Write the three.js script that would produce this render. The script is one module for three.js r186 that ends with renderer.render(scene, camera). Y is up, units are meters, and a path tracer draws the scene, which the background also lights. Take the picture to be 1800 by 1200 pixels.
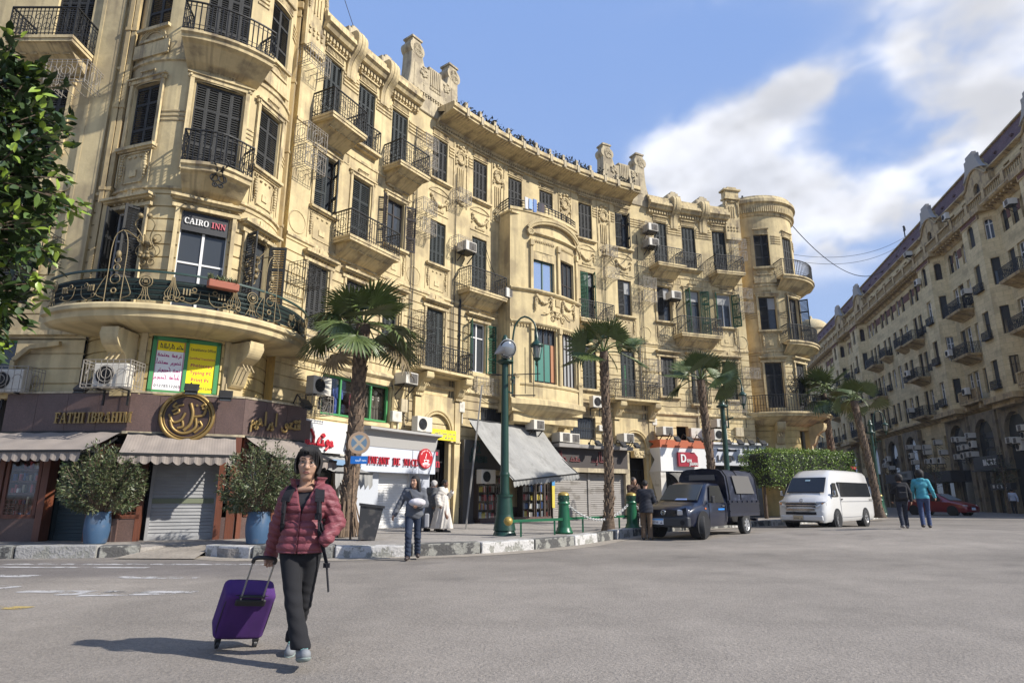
import*as THREE from 'three';
import{mergeGeometries,toCreasedNormals}from 'three/addons/utils/BufferGeometryUtils.js';
import{RoundedBoxGeometry}from 'three/addons/geometries/RoundedBoxGeometry.js';
import{FontLoader}from 'three/addons/loaders/FontLoader.js';
import{TextGeometry}from 'three/addons/geometries/TextGeometry.js';
// ---------- camera, sky, sun, exposure ----------
const scene=new THREE.Scene();
const camera=new THREE.PerspectiveCamera(2*Math.atan(600/1120)*180/Math.PI,1.5,0.05,900);
const PITCH=Math.atan(273/1120),EYE=1.23;
camera.position.set(0,EYE,0);
camera.lookAt(0,EYE+Math.tan(PITCH)*10,-10);
camera.updateMatrixWorld(true);
const renderer=new THREE.WebGLRenderer({antialias:true});
renderer.toneMapping=THREE.LinearToneMapping;
renderer.toneMappingExposure=1.66;
renderer.shadowMap.enabled=true;
const SUN=new THREE.Vector3(0.92,0.715,0.31).normalize();
const sun=new THREE.DirectionalLight(new THREE.Color(1,0.95,0.88),4.1);
sun.position.copy(SUN).multiplyScalar(90).add(new THREE.Vector3(5,0,-25));
sun.target.position.set(5,0,-25);
sun.castShadow=true;sun.shadow.radius=1.4;sun.shadow.mapSize.set(4096,4096);
Object.assign(sun.shadow.camera,{left:-70,right:70,top:70,bottom:-70,near:1,far:260});
scene.add(sun,sun.target);
// ---------- seeded randomness and noise ----------
let seed_=7;
const rnd=()=>{seed_=(seed_+0x6d2b79f5)|0;let t=Math.imul(seed_^(seed_>>>15),1|seed_);t=(t+Math.imul(t^(t>>>7),61|t))^t;return((t^(t>>>14))>>>0)/4294967296;};
const rr=(a,b)=>a+(b-a)*rnd(),pick=(a)=>a[Math.floor(rnd()*a.length)],reseed=(n)=>{seed_=n;};
const clamp=(x,a=0,b=1)=>Math.min(b,Math.max(a,x)),mix=(a,b,t)=>a+(b-a)*t,sstep=(a,b,x)=>{const t=clamp((x-a)/(b-a));return t*t*(3-2*t);};
const hash3=(x,y,z)=>{let h=Math.imul(x,374761393)^Math.imul(y,668265263)^Math.imul(z,2147483629|1);h=Math.imul(h^(h>>>13),1274126177);return((h^(h>>>16))>>>0)/4294967296;};
function vnoise(x,y,z=0,px=0,py=0){
const xi=Math.floor(x),yi=Math.floor(y),zi=Math.floor(z),f=(t)=>t*t*(3-2*t),u=f(x-xi),v=f(y-yi),w=f(z-zi);
const X=(i)=>px?((i%px)+px)%px:i,Y=(i)=>py?((i%py)+py)%py:i;
const a=X(xi),b=X(xi+1),c=Y(yi),d=Y(yi+1);
const L=(k)=>mix(mix(hash3(a,c,k),hash3(b,c,k),u),mix(hash3(a,d,k),hash3(b,d,k),u),v);
return w?mix(L(zi),L(zi+1),w):L(zi);
}
function fbm(x,y,z,oct,per=0){let s=0,a=0.5,n=0;for(let i=0;i<oct;i++){const k=1<<i;s+=a*vnoise(x*k,y*k,z+i*7,per*k,per*k);n+=a;a*=0.55;}return s/n;}
const fbm3=(x,y,z,oct)=>{let s=0,a=0.5,n=0;for(let i=0;i<oct;i++){const k=1<<i;s+=a*vnoise(x*k+i*13.7,y*k+i*3.1,z*k+i*5.3);n+=a;a*=0.55;}return s/n;};
// ---------- sky: clear blue with a cumulus bank over the right-hand street ----------
{
const W=2048,H=1024,data=new Float32Array(W*H*4);
const masses=[[14.5,29.0,3.2,2.4,0.85],[18,25,5,2.6,0.7],[19.5,29.8,4.2,3,1.0],[24.5,31.2,3.6,2.6,0.95],[28.5,32.4,3,2,0.9],[17,27.2,3.6,2.4,0.75],[22,26,6,3.8,1.05],[27,25,4.5,2.6,0.75],[31,22.5,5.5,3,0.85],[24,21.5,7,2.6,0.75],[30,18.2,6,1.5,0.45],[35.5,33,2,3.2,0.75],[36.5,29,2.4,2,0.5],[40.5,31,3.6,7,0.75],[39,24,5,4,0.8],[20,40,6,1.2,0.38],[29,38.5,5,1,0.3],[36,39,4,4,0.5],[46,30,5,10,0.85],[60,40,16,14,0.8],[90,35,22,12,0.8],[150,45,26,14,0.7],[-120,30,22,10,0.6],[-70,55,14,8,0.35]];
for(let j=0;j<H;j++){
const el=(j+0.5)/H*Math.PI-Math.PI/2,e=el*180/Math.PI;
for(let i=0;i<W;i++){
const th=((i+0.5)/W-0.5)*2*Math.PI,dx=Math.cos(th)*Math.cos(el),dy=Math.sin(el),dz=Math.sin(th)*Math.cos(el);
const az=Math.atan2(dx,-dz)*180/Math.PI,o=(j*W+i)*4;
const up=clamp(dy),h=Math.pow(1-up,2.7);
let r=mix(0.265,0.60,h),g=mix(0.435,0.75,h),b=mix(0.86,1.0,h);
if(dy<0){r=0.26;g=0.25;b=0.23;}else{
let m=0;
for(const[a,c,w,k,s]of masses){let d=az-a;if(d>180)d-=360;if(d<-180)d+=360;d*=Math.cos(el);m+=s*Math.exp(-(d*d)/(w*w)-(e-c)*(e-c)/(k*k));}
const q=1/(dy+0.35),X=dx*q,Z=dz*q;
const w1=fbm3(X*9,Z*9,dy*9+3,4)-0.5,w2=fbm3(X*9+40,Z*9,dy*9,4)-0.5,n=fbm3(X*6+9+w1*1.1,Z*6+w2*1.1,dy*7,8),n2=fbm3(X*2.2,Z*2.2+4,2,4),bil=1-Math.abs(2*fbm3(X*11+w2,Z*11+w1,dy*12,5)-1);
const cov=sstep(0.2,1.08,m*0.78+(n-0.5)*1.9*Math.min(1,m+0.2)+(bil-0.7)*0.5*Math.min(1,m)+(n2-0.5)*0.5)*sstep(0.02,0.14,dy);
const veil=0.42*sstep(0.35,0.8,n2*0.6+n*0.4)*sstep(0.0,0.6,m+0.1);
const lit=0.84+0.4*sstep(0.35,0.75,fbm3(X*7+3,Z*7,dy*8+8,5))-0.1*sstep(1.0,1.8,m);
const a=clamp(cov*0.92+veil);
r=mix(r,0.93*lit,a);g=mix(g,0.95*lit,a);b=mix(b,1.02*lit,a);
}
data[o]=r;data[o+1]=g;data[o+2]=b;data[o+3]=1;
}
}
const t=new THREE.DataTexture(data,W,H,THREE.RGBAFormat,THREE.FloatType);
t.mapping=THREE.EquirectangularReflectionMapping;t.magFilter=t.minFilter=THREE.LinearFilter;t.wrapS=THREE.RepeatWrapping;t.needsUpdate=true;
scene.background=t;scene.environment=t;scene.backgroundIntensity=0.56;scene.environmentIntensity=0.56;
}
scene.fog=new THREE.FogExp2(new THREE.Color(0.75,0.83,0.95),0.00022);
// ---------- textures and materials ----------
const repeatTex=(data,N,srgb)=>{const t=new THREE.DataTexture(data,N,N,THREE.RGBAFormat);t.wrapS=t.wrapT=THREE.RepeatWrapping;t.magFilter=THREE.LinearFilter;t.minFilter=THREE.LinearMipmapLinearFilter;t.generateMipmaps=true;if(srgb)t.colorSpace=THREE.SRGBColorSpace;t.needsUpdate=true;return t;};
const toS=(c)=>255*(c<=0.0031308?12.92*c:1.055*Math.pow(c,1/2.4)-0.055);
function surface(N,metres,fn,o={}){
const c=new Uint8Array(N*N*4),b=new Uint8Array(N*N*4);
for(let j=0;j<N;j++)for(let i=0;i<N;i++){
const k=(j*N+i)*4,[r,g,bb,h]=fn(i/N,j/N);
c[k]=toS(clamp(r));c[k+1]=toS(clamp(g));c[k+2]=toS(clamp(bb));c[k+3]=255;
b[k]=b[k+1]=b[k+2]=255*clamp(h??0.5);b[k+3]=255;
}
const m=new THREE.MeshStandardMaterial({roughness:o.rough??0.9,metalness:o.metal??0,vertexColors:!!o.vc});
m.map=repeatTex(c,N,true);m.map.repeat.set(1/metres,1/metres);
if(o.bump){m.bumpMap=repeatTex(b,N,false);m.bumpMap.repeat.set(1/metres,1/metres);m.bumpScale=o.bump;}
if(o.double)m.side=THREE.DoubleSide;
return m;
}
const plain=(r,g,b,rough=0.7,metal=0,o={})=>new THREE.MeshStandardMaterial({color:new THREE.Color().setRGB(r,g,b),roughness:rough,metalness:metal,...o});
const physical=(r,g,b,o)=>new THREE.MeshPhysicalMaterial({color:new THREE.Color().setRGB(r,g,b),...o});
const tinted=(m,r,g,b)=>{const c=m.clone();c.color=new THREE.Color().setRGB(r,g,b);return c;};
const M={};
const stuccoFn=(base,dirt,amount)=>(u,v)=>{
const n=fbm(u*6,v*6,1,6,6),f=fbm(u*40,v*40,3,3,40),drip=fbm(u*36,v*4,5,4,0),big=fbm(u*3,v*3,9,4,3);
const d=amount*(0.75*sstep(0.5,0.74,n)+0.5*sstep(0.52,0.75,vnoise(u*60,v*4,11,60,4)*0.5+big*0.5)),p=0.86+0.22*big+0.16*(f-0.5)+0.3*(drip-0.5);
return[mix(base[0]*p,dirt[0],d),mix(base[1]*p,dirt[1],d),mix(base[2]*p,dirt[2],d),0.5*f+0.5*n];
};
M.stucco=surface(1024,7,stuccoFn([0.58,0.468,0.255],[0.25,0.195,0.12],0.75),{bump:0.012,rough:0.92});
M.trim=surface(512,3,stuccoFn([0.56,0.45,0.25],[0.21,0.165,0.105],0.9),{bump:0.01,rough:0.92});
M.old=surface(512,3,stuccoFn([0.46,0.39,0.26],[0.2,0.165,0.12],0.9),{bump:0.012,rough:0.95});
M.yellow=surface(1024,6,stuccoFn([0.57,0.435,0.185],[0.27,0.19,0.09],0.6),{bump:0.012,rough:0.92});
M.ochre=surface(512,4,stuccoFn([0.62,0.43,0.14],[0.30,0.20,0.09],0.55),{bump:0.01,rough:0.92});
M.stone=surface(1024,8,(u,v)=>{const n=fbm(u*8,v*8,2,6,8),f=fbm(u*60,v*60,4,2,60),row=Math.floor(v*20),s=((u*10+(row%2)*0.5)%1),j=Math.min(s*80,(1-s)*80,((v*20)%1)*40,(1-((v*20)%1))*40)<1.3?0.72:1,t=0.88+0.24*hash3(Math.floor(u*10+(row%2)*0.5)%10,row,5);const d=0.5*sstep(0.5,0.75,n),p=j*t*(0.9+0.2*f);return[mix(0.56*p,0.28,d),mix(0.45*p,0.22,d),mix(0.255*p,0.13,d),j*0.6+0.4*f];},{bump:0.02,rough:0.95});
M.stoneTrim=tinted(M.trim,0.86,0.8,0.76);
M.asphalt=surface(1024,3.2,(u,v)=>{const g=hash3(Math.floor(u*512),Math.floor(v*512),3),f=fbm(u*160,v*160,5,2,160),n=fbm(u*7,v*7,8,5,7),p=0.7+0.36*f+0.2*(g-0.5)+0.34*(n-0.5);const s=g>0.985?1.5:g<0.02?0.6:1;return[0.238*p*s,0.211*p*s,0.18*p*s,f*0.7+g*0.3];},{bump:0.008,rough:0.93,vc:true});
M.paving=surface(1024,4,(u,v)=>{const n=fbm(u*8,v*8,2,6,8),f=fbm(u*90,v*90,4,2,90),p=0.7+0.5*(n-0.5)+0.4*f;return[0.3*p,0.275*p,0.245*p,f];},{bump:0.01,rough:0.95});
const kerb=(c,k)=>surface(512,1.6,(u,v)=>{const n=fbm(u*9,v*9,k,6,9),f=fbm(u*50,v*50,4,3,50),w=sstep(0.36,0.5,n+0.25*(f-0.5));return[mix(0.25,c,w)*(0.8+0.4*f),mix(0.245,c*0.97,w)*(0.8+0.4*f),mix(0.215,c*0.92,w)*(0.8+0.4*f),f*0.5+n*0.5];},{bump:0.02,rough:0.95});
M.kerbWhite=kerb(0.46,21);M.kerbBlack=kerb(0.075,24);M.kerbGrey=kerb(0.3,26);
M.granite=surface(512,1.2,(u,v)=>{const g=hash3(Math.floor(u*300),Math.floor(v*300),9),f=fbm(u*60,v*60,4,3,60),n=fbm(u*4,v*4,2,3,4),p=0.6+0.5*f+0.5*(g-0.5)+0.3*(n-0.5);return[0.115*p,0.07*p,0.058*p,g];},{rough:0.55});
M.fabric=surface(512,1.5,(u,v)=>{const s=Math.sin(u*Math.PI*2*24),n=fbm(u*5,v*5,2,5,5),w=0.5+0.5*Math.sin(u*700)*Math.sin(v*700),p=0.8+0.3*n+0.08*w+(s>0?0.06:-0.05);return[0.26*p,0.222*p,0.19*p,n];},{bump:0.004,rough:0.95,double:true});
M.canvasGrey=surface(512,2.2,(u,v)=>{const n=fbm(u*4,v*4,2,5,4),f=fbm(u*60,v*8,6,3,0),p=0.75+0.35*n+0.2*(f-0.5),d=0.5*sstep(0.55,0.75,fbm(u*7,v*7,12,5,7));return[mix(0.31*p,0.18,d),mix(0.305*p,0.175,d),mix(0.285*p,0.16,d),n];},{bump:0.02,rough:0.95,double:true});
M.bark=surface(512,1.2,(u,v)=>{const n=fbm(u*6,v*20,2,5,0),f=fbm(u*30,v*30,6,3,30),p=0.45+0.9*n*f*2;return[0.12*p,0.085*p,0.058*p,n];},{bump:0.02,rough:0.95});
M.barkPale=surface(512,1.0,(u,v)=>{const n=fbm(u*16,v*4,2,5,0),p=0.6+0.8*n;return[0.2*p,0.14*p,0.092*p,n];},{bump:0.01,rough:0.95});
M.shutter=surface(256,1.4,(u,v)=>{const n=fbm(u*5,v*5,2,5,5),f=fbm(u*40,v*6,6,2,0),p=0.6+0.7*n+0.3*(f-0.5);return[0.03*p,0.03*p,0.028*p,n];},{rough:0.8});
M.shutterBlue=tinted(M.shutter,0.85,1.05,1.1);M.shutterBrown=tinted(M.shutter,1.1,0.85,0.8);M.shutterGreen=tinted(M.shutter,0.5,2.6,1.35);
M.steel=surface(256,2,(u,v)=>{const n=fbm(u*4,v*9,2,5,0),p=0.8+0.4*n;return[0.33*p,0.33*p,0.325*p,n];},{rough:0.6,metal:0.2});
M.steelDirty=surface(256,2,(u,v)=>{const n=fbm(u*4,v*6,2,6,0),d=sstep(0.45,0.7,n),p=0.8+0.4*n;return[mix(0.27,0.15,d)*p,mix(0.25,0.135,d)*p,mix(0.225,0.115,d)*p,n];},{rough:0.75});
M.roof=surface(512,4,(u,v)=>{const row=Math.floor(v*24),s=(u*20+(row%2)*0.5)%1,t=hash3(Math.floor(u*20+(row%2)*0.5)%20,row,3),j=(v*24)%1<0.12||s<0.06?0.6:1,n=fbm(u*4,v*4,3,4,4),p=j*(0.7+0.35*t+0.4*(n-0.5));return[0.155*p,0.085*p,0.085*p,j];},{bump:0.03,rough:0.9});
M.iron=plain(0.018,0.018,0.018,0.6,0.3);M.ironPale=plain(0.26,0.235,0.2,0.75,0.1);M.ironGold=plain(0.24,0.185,0.095,0.6,0.3);M.ironGreen=plain(0.02,0.05,0.04,0.5);
M.white=plain(0.66,0.65,0.62,0.6);M.cream=surface(256,1,(u,v)=>{const n=fbm(u*5,v*5,2,5,5),d=0.55*sstep(0.5,0.75,n);return[mix(0.56,0.3,d),mix(0.53,0.27,d),mix(0.46,0.21,d),n];},{rough:0.7});
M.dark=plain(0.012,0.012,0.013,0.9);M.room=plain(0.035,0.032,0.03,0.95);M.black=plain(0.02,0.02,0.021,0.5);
M.glass=physical(0.045,0.05,0.055,{roughness:0.06,metalness:0,ior:1.5});
M.pane=physical(1,1,1,{roughness:0.02,transmission:1,thickness:0,ior:1.5});
M.mirrorPane=physical(0.75,0.8,0.85,{roughness:0.05,metalness:0.9});
M.greyBlind=plain(0.3,0.3,0.29,0.8);M.wood=surface(256,1,(u,v)=>{const n=fbm(u*24,v*3,2,4,0),p=0.6+0.8*n;return[0.13*p,0.042*p,0.02*p,n];},{rough:0.5});
M.gold=plain(0.30,0.20,0.07,0.42,0.55);M.red=plain(0.42,0.012,0.025,0.45);M.greenPaint=plain(0.05,0.24,0.075,0.5);
M.post=surface(256,1,(u,v)=>{const n=fbm(u*6,v*6,2,5,6),p=0.75+0.5*n;return[0.010*p,0.042*p,0.027*p,n];},{rough:0.38});
M.bollard=surface(256,1,(u,v)=>{const n=fbm(u*6,v*6,2,5,6),p=0.75+0.5*n;return[0.012*p,0.10*p,0.045*p,n];},{rough:0.35});
M.cable=plain(0.03,0.03,0.03,0.7);M.pipe=tinted(M.stucco,0.9,0.86,0.8);
M.concrete=tinted(M.paving,1.0,0.95,0.86);
M.chrome=plain(0.6,0.6,0.6,0.15,1);M.rubber=plain(0.022,0.022,0.022,0.85);M.terracotta=plain(0.3,0.1,0.06,0.8);
// ---------- building helpers ----------
const v3=(x,y,z)=>new THREE.Vector3(x,y,z),I4=new THREE.Matrix4(),D2R=Math.PI/180;
const XF=(x=0,y=0,z=0,rx=0,ry=0,rz=0,sx=1,sy=sx,sz=sx)=>new THREE.Matrix4().compose(v3(x,y,z),new THREE.Quaternion().setFromEuler(new THREE.Euler(rx,ry,rz,'YXZ')),v3(sx,sy,sz));
const boxCache=new Map();
const unitBox=new THREE.BoxGeometry(1,1,1);
function indexed(g){if(!g.index)g.setIndex([...Array(g.attributes.position.count).keys()]);for(const k of Object.keys(g.attributes))if(!['position','normal','uv','color'].includes(k))g.deleteAttribute(k);g.morphAttributes={};return g;}
function metricUV(g){
const p=g.attributes.position,n=g.attributes.normal,uv=new Float32Array(p.count*2);
for(let i=0;i<p.count;i++){const ax=Math.abs(n.getX(i)),ay=Math.abs(n.getY(i)),az=Math.abs(n.getZ(i));if(ay>ax&&ay>az){uv[2*i]=p.getX(i);uv[2*i+1]=p.getZ(i);}else if(ax>az){uv[2*i]=p.getZ(i);uv[2*i+1]=p.getY(i);}else{uv[2*i]=p.getX(i);uv[2*i+1]=p.getY(i);}}
g.setAttribute('uv',new THREE.BufferAttribute(uv,2));return g;
}
class MB{
constructor(){this.g=[];this.m=null;this.keep=false;}
at(m){this.m=m;return this;}
add(g,m,keep){g=indexed(g);if(m)g.applyMatrix4(m);if(!g.attributes.normal)g.computeVertexNormals();if(!(keep&&g.attributes.uv))metricUV(g);if(this.m)g.applyMatrix4(this.m);if(this.g.length&&!this.g[0].attributes.color!==!g.attributes.color)g.deleteAttribute('color');this.g.push(g);return this;}
box(w,h,d,x=0,y=0,z=0,rx=0,ry=0,rz=0){const g=unitBox.clone();g.scale(w,h,d);return this.add(g,XF(x,y,z,rx,ry,rz));}
rbox(w,h,d,r,x=0,y=0,z=0,rx=0,ry=0,rz=0){return this.add(new RoundedBoxGeometry(w,h,d,2,r),XF(x,y,z,rx,ry,rz));}
cyl(r0,r1,h,x=0,y=0,z=0,n=12,rx=0,ry=0,rz=0,open=false){return this.add(new THREE.CylinderGeometry(r0,r1,h,n,1,open),XF(x,y,z,rx,ry,rz));}
ball(r,x,y,z,sx=1,sy=1,sz=1,n=8){return this.add(new THREE.SphereGeometry(r,n+2,n),XF(x,y,z,0,0,0,sx,sy,sz));}
bar(a,b,w,h=w){const d=b.clone().sub(a),l=d.length();if(l<1e-6)return this;const z=d.divideScalar(l),up=Math.abs(z.y)>0.95?v3(1,0,0):v3(0,1,0),x=up.clone().cross(z).normalize(),y=z.clone().cross(x);const g=unitBox.clone();g.scale(w,h,l);return this.add(g,new THREE.Matrix4().makeBasis(x,y,z).setPosition(a.clone().add(b).multiplyScalar(0.5)));}
tube(pts,r,n=5,seg){return this.add(new THREE.TubeGeometry(new THREE.CatmullRomCurve3(pts),seg??pts.length*3,r,n,false));}
poly(pts,w,h=w,closed=false){for(let i=0;i+1<pts.length+(closed?1:0);i++)this.bar(pts[i],pts[(i+1)%pts.length],w,h);return this;}
ring(r,t,x,y,z,rx=0,ry=0,rz=0,n=14,arc=Math.PI*2){return this.add(new THREE.TorusGeometry(r,t,4,n,arc),XF(x,y,z,rx,ry,rz));}
lathe(pts,x=0,y=0,z=0,n=16){return this.add(new THREE.LatheGeometry(pts.map((p)=>new THREE.Vector2(p[0],p[1])),n),XF(x,y,z));}
ext(pts,depth,bevel=0,m,holes){const s=pts instanceof THREE.Shape?pts:new THREE.Shape(pts.map((p)=>new THREE.Vector2(p[0],p[1])));for(const h of holes??[])s.holes.push(h);return this.add(new THREE.ExtrudeGeometry(s,{depth,bevelEnabled:bevel>0,bevelSize:bevel,bevelThickness:bevel,bevelSegments:1,curveSegments:8}),m);}
quads(pos,uv){const g=new THREE.BufferGeometry();g.setAttribute('position',new THREE.Float32BufferAttribute(pos,3));if(uv)g.setAttribute('uv',new THREE.Float32BufferAttribute(uv,2));const ix=[];for(let i=0;i<pos.length/12;i++)ix.push(4*i,4*i+1,4*i+2,4*i,4*i+2,4*i+3);g.setIndex(ix);g.computeVertexNormals();return this.add(g,null,!!uv);}
geo(){return this.g.length===1?this.g[0]:mergeGeometries(this.g);}
build(name,mat,parent,m){if(!this.g.length)return null;return mesh(name,this.geo(),mat,parent,m);}
}
const used=new Map();
function numbered(name){const n=used.get(name)??0;used.set(name,n+1);return n?name+'_'+String(n).padStart(3,'0'):name;}
function mesh(name,g,mat,parent=scene,m){const o=new THREE.Mesh(g,mat);o.name=parent===scene?numbered(name):name;o.castShadow=o.receiveShadow=true;if(parent.inv)o.applyMatrix4(parent.inv.clone().multiply(m??I4));else if(m)o.applyMatrix4(m);parent.add(o);return o;}
function tag(o,label,category,group,kind){Object.assign(o.userData,label?{label}:{},category?{category}:{},group?{group}:{},kind?{kind}:{});return o;}
function thing(name,label,category,m,group){const o=new THREE.Group();o.name=numbered(name);if(m)o.applyMatrix4(m);scene.add(o);o.updateMatrixWorld(true);return tag(o,label,category,group);}
function building(name,label,x,f){const o=thing(name,label,'building',XF(x,0,-f));o.inv=o.matrixWorld.clone().invert();return o;}
function sub(name,parent,m){const o=new THREE.Group();o.name=name;if(parent.inv)o.applyMatrix4(parent.inv.clone().multiply(m??I4));else if(m)o.applyMatrix4(m);parent.add(o);return o;}
function copyOf(o,label,m,group){const c=o.clone();c.name=numbered(o.name.replace(/_\d{3}$/,''));scene.add(c);if(m){c.position.set(0,0,0);c.quaternion.identity();c.scale.set(1,1,1);c.applyMatrix4(m);}c.userData={...o.userData};return tag(c,label,null,group);}
function frame(x,f,nx,nf,y=0){const l=Math.hypot(nx,nf),a=nx/l,c=nf/l;return new THREE.Matrix4().makeBasis(v3(-c,0,-a),v3(0,1,0),v3(a,0,-c)).setPosition(x,y,-f);}
const CC=[20,7.2],RW=29.6,TW=[-9.8,18.4,2.4],TU=[15.6,38.75,2.4];
const arcPos=(a,out,y)=>{const r=RW-out,t=a*D2R;return v3(CC[0]+r*Math.cos(t),y,-(CC[1]+r*Math.sin(t)));};
const arcF=(a,y=0,out=0)=>{const t=a*D2R,r=RW-out;return frame(CC[0]+r*Math.cos(t),CC[1]+r*Math.sin(t),-Math.cos(t),-Math.sin(t),y);};
const towPos=(T)=>(a,out,y)=>{const r=T[2]+out,t=a*D2R;return v3(T[0]+r*Math.cos(t),y,-(T[1]+r*Math.sin(t)));};
const towF=(T,a,y=0,out=0)=>{const t=a*D2R,r=T[2]+out;return frame(T[0]+r*Math.cos(t),T[1]+r*Math.sin(t),Math.cos(t),Math.sin(t),y);};
function sweep(mb,pos,a0,a1,n,prof,len=1){
const P=[],U=[];
for(let i=0;i<n;i++){const s0=mix(a0,a1,i/n),s1=mix(a0,a1,(i+1)/n);let acc=0;
for(let k=0;k+1<prof.length;k++){const[o0,y0]=prof[k],[o1,y1]=prof[k+1],A=pos(s0,o0,y0),B=pos(s1,o0,y0),C=pos(s1,o1,y1),Dd=pos(s0,o1,y1),l=Math.hypot(o1-o0,y1-y0);for(const q of[A,Dd,C,B])P.push(q.x,q.y,q.z);const u0=s0*len,u1=s1*len;U.push(u0,acc,u0,acc-l,u1,acc-l,u1,acc);acc-=l;}}
mb.quads(P,U);
for(const s of[a0,a1]){const pts=prof.map(([o,y])=>pos(s,o,y));const c=pts.reduce((x,y)=>x.add(y),v3(0,0,0)).multiplyScalar(1/prof.length);const Q=[];for(let k=0;k+1<pts.length;k++){const a=pts[k],b=pts[k+1];for(const q of[c,a,b,b])Q.push(q.x,q.y,q.z);}mb.quads(Q);}
}
function wall(mb,pos,a0,a1,step,ys,holes,len,courses=[],depth=0.24){
const dir=Math.sign(a1-a0),A=new Set([a0,a1]),Y=new Set(ys);
for(let i=1,n=Math.ceil(Math.abs(a1-a0)/step);i<n;i++)A.add(+mix(a0,a1,i/n).toFixed(4));
for(const h of holes){A.add(h[0]);A.add(h[1]);Y.add(h[2]);Y.add(h[3]);}
const joints=[];for(const[y0,y1,n]of courses)for(let i=0;i<=n;i++){const y=mix(y0,y1,i/n);joints.push([y-0.022,y+0.022]);Y.add(y-0.022);Y.add(y+0.022);}
const aa=[...A].sort((x,y)=>(x-y)*dir),yy=[...Y].sort((x,y)=>x-y),P=[],U=[];
const q4=(a,b,c,d,u)=>{for(const p of[a,b,c,d])P.push(p.x,p.y,p.z);U.push(...u);};
const inH=(a,y)=>holes.some((h)=>(a-h[0])*(a-h[1])<0&&y>h[2]&&y<h[3]);
for(let j=0;j+1<yy.length;j++){const y0=yy[j],y1=yy[j+1];if(y1-y0<1e-4)continue;const ym=(y0+y1)/2,jt=joints.some((q)=>ym>q[0]&&ym<q[1]),o=jt?-0.04:0;
for(let i=0;i+1<aa.length;i++){const s0=aa[i],s1=aa[i+1];if(inH((s0+s1)/2,ym))continue;const u0=s0*len*dir,u1=s1*len*dir;
q4(pos(s0,o,y0),pos(s1,o,y0),pos(s1,o,y1),pos(s0,o,y1),[u0,y0,u1,y0,u1,y1,u0,y1]);
if(jt){q4(pos(s0,0,y0),pos(s1,0,y0),pos(s1,o,y0),pos(s0,o,y0),[u0,y0,u1,y0,u1,y0,u0,y0]);q4(pos(s0,o,y1),pos(s1,o,y1),pos(s1,0,y1),pos(s0,0,y1),[u0,y1,u1,y1,u1,y1,u0,y1]);}}}
for(const[h0,h1,y0,y1]of holes){const d=-depth,u=[0,y0,0.24,y0,0.24,y1,0,y1],w=[h0*len,0,h1*len,0,h1*len,0.24,h0*len,0.24];
q4(pos(h0,0,y0),pos(h0,d,y0),pos(h0,d,y1),pos(h0,0,y1),u);q4(pos(h1,d,y0),pos(h1,0,y0),pos(h1,0,y1),pos(h1,d,y1),u);
q4(pos(h0,0,y0),pos(h1,0,y0),pos(h1,d,y0),pos(h0,d,y0),w);q4(pos(h0,d,y1),pos(h1,d,y1),pos(h1,0,y1),pos(h0,0,y1),w);}
mb.quads(P,U);
}
// ---------- ground, road, pavement, kerbs ----------
const bump=(x,f)=>0.26*Math.exp(-((x-13)**2+(f-20.6)**2)/(2*3.4*3.4));
const groundY=(x,f)=>bump(x,f);
{
const xs=[],fs=[];
for(let x=-160;x<=200;x+=Math.abs(x-4)<28?0.4:12)xs.push(+x.toFixed(2));
for(let f=-60;f<=420;f+=f>-4&&f<46?0.4:14)fs.push(+f.toFixed(2));
const P=[],C=[],U=[],ix=[];
for(const f of fs)for(const x of xs){
P.push(x,groundY(x,f),-f);U.push(x,f);
const n=fbm(x*0.35+40,f*0.5+40,3,4),n2=fbm(x*0.12+9,f*0.3+5,6,3);
const stain=sstep(0.66,0.74,fbm(x*0.9+3,f*1.3+8,12,4))*0.22,lane=0.07*Math.sin(f*1.1+0.12*x+2*n2);let c=(0.93+0.5*(n-0.5)+0.5*(n2-0.5)+lane)*(1-stain);
const e=0.9*(fbm(x*0.8,f*1.4,2,4)-0.5),dark=sstep(-2.9,-4.4,x+2.6*e)*sstep(10.2,10.9,f+e)*sstep(13.5,12.9,f+0.6*e);
const patch=sstep(0.1,0.6,1.05-Math.hypot((x+4.4)/2.3,(f-6.75-0.13*(x+4))/0.42)+1.3*e)*0.75,patch2=sstep(0.1,0.6,1-Math.hypot((x+5.2)/1.8,(f-6)/0.5)+1.2*e)*0.7;
c*=1-0.38*dark-0.30*Math.max(patch,patch2);
C.push(c,c,c*(1+0.06*(dark+patch)));
}
for(let j=0;j+1<fs.length;j++)for(let i=0;i+1<xs.length;i++){const a=j*xs.length+i,b=a+1,c=a+xs.length,d=c+1;ix.push(a,b,d,a,d,c);}
const g=new THREE.BufferGeometry();g.setAttribute('position',new THREE.Float32BufferAttribute(P,3));g.setAttribute('uv',new THREE.Float32BufferAttribute(U,2));g.setAttribute('color',new THREE.Float32BufferAttribute(C,3));g.setIndex(ix);g.computeVertexNormals();
tag(mesh('road',g,M.asphalt),null,null,null,'structure');
}
const PV=0.18;
const kerbA=[[-24,13.35],[-16,13.55],[-10.3,13.75],[-8.6,13.95],[-7.95,14.3]];
const kerbB=[[-6.55,14.35],[-6.1,13.95],[-4.9,13.72],[-3.5,13.85],[-2.3,14.15],[-1.2,14.6],[0.07,15.6],[1.4,17.05],[2.7,19.2],[3.9,21.3],[5.4,23.6],[7.9,26.0],[10.97,28.4],[14,31.4],[17.2,34.3],[20.7,37.6],[23,42],[25.2,53],[43,128]];
const planCurve=(pts)=>new THREE.CatmullRomCurve3(pts.map(([x,f])=>v3(x,0,-f)),false,'centripetal');
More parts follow.
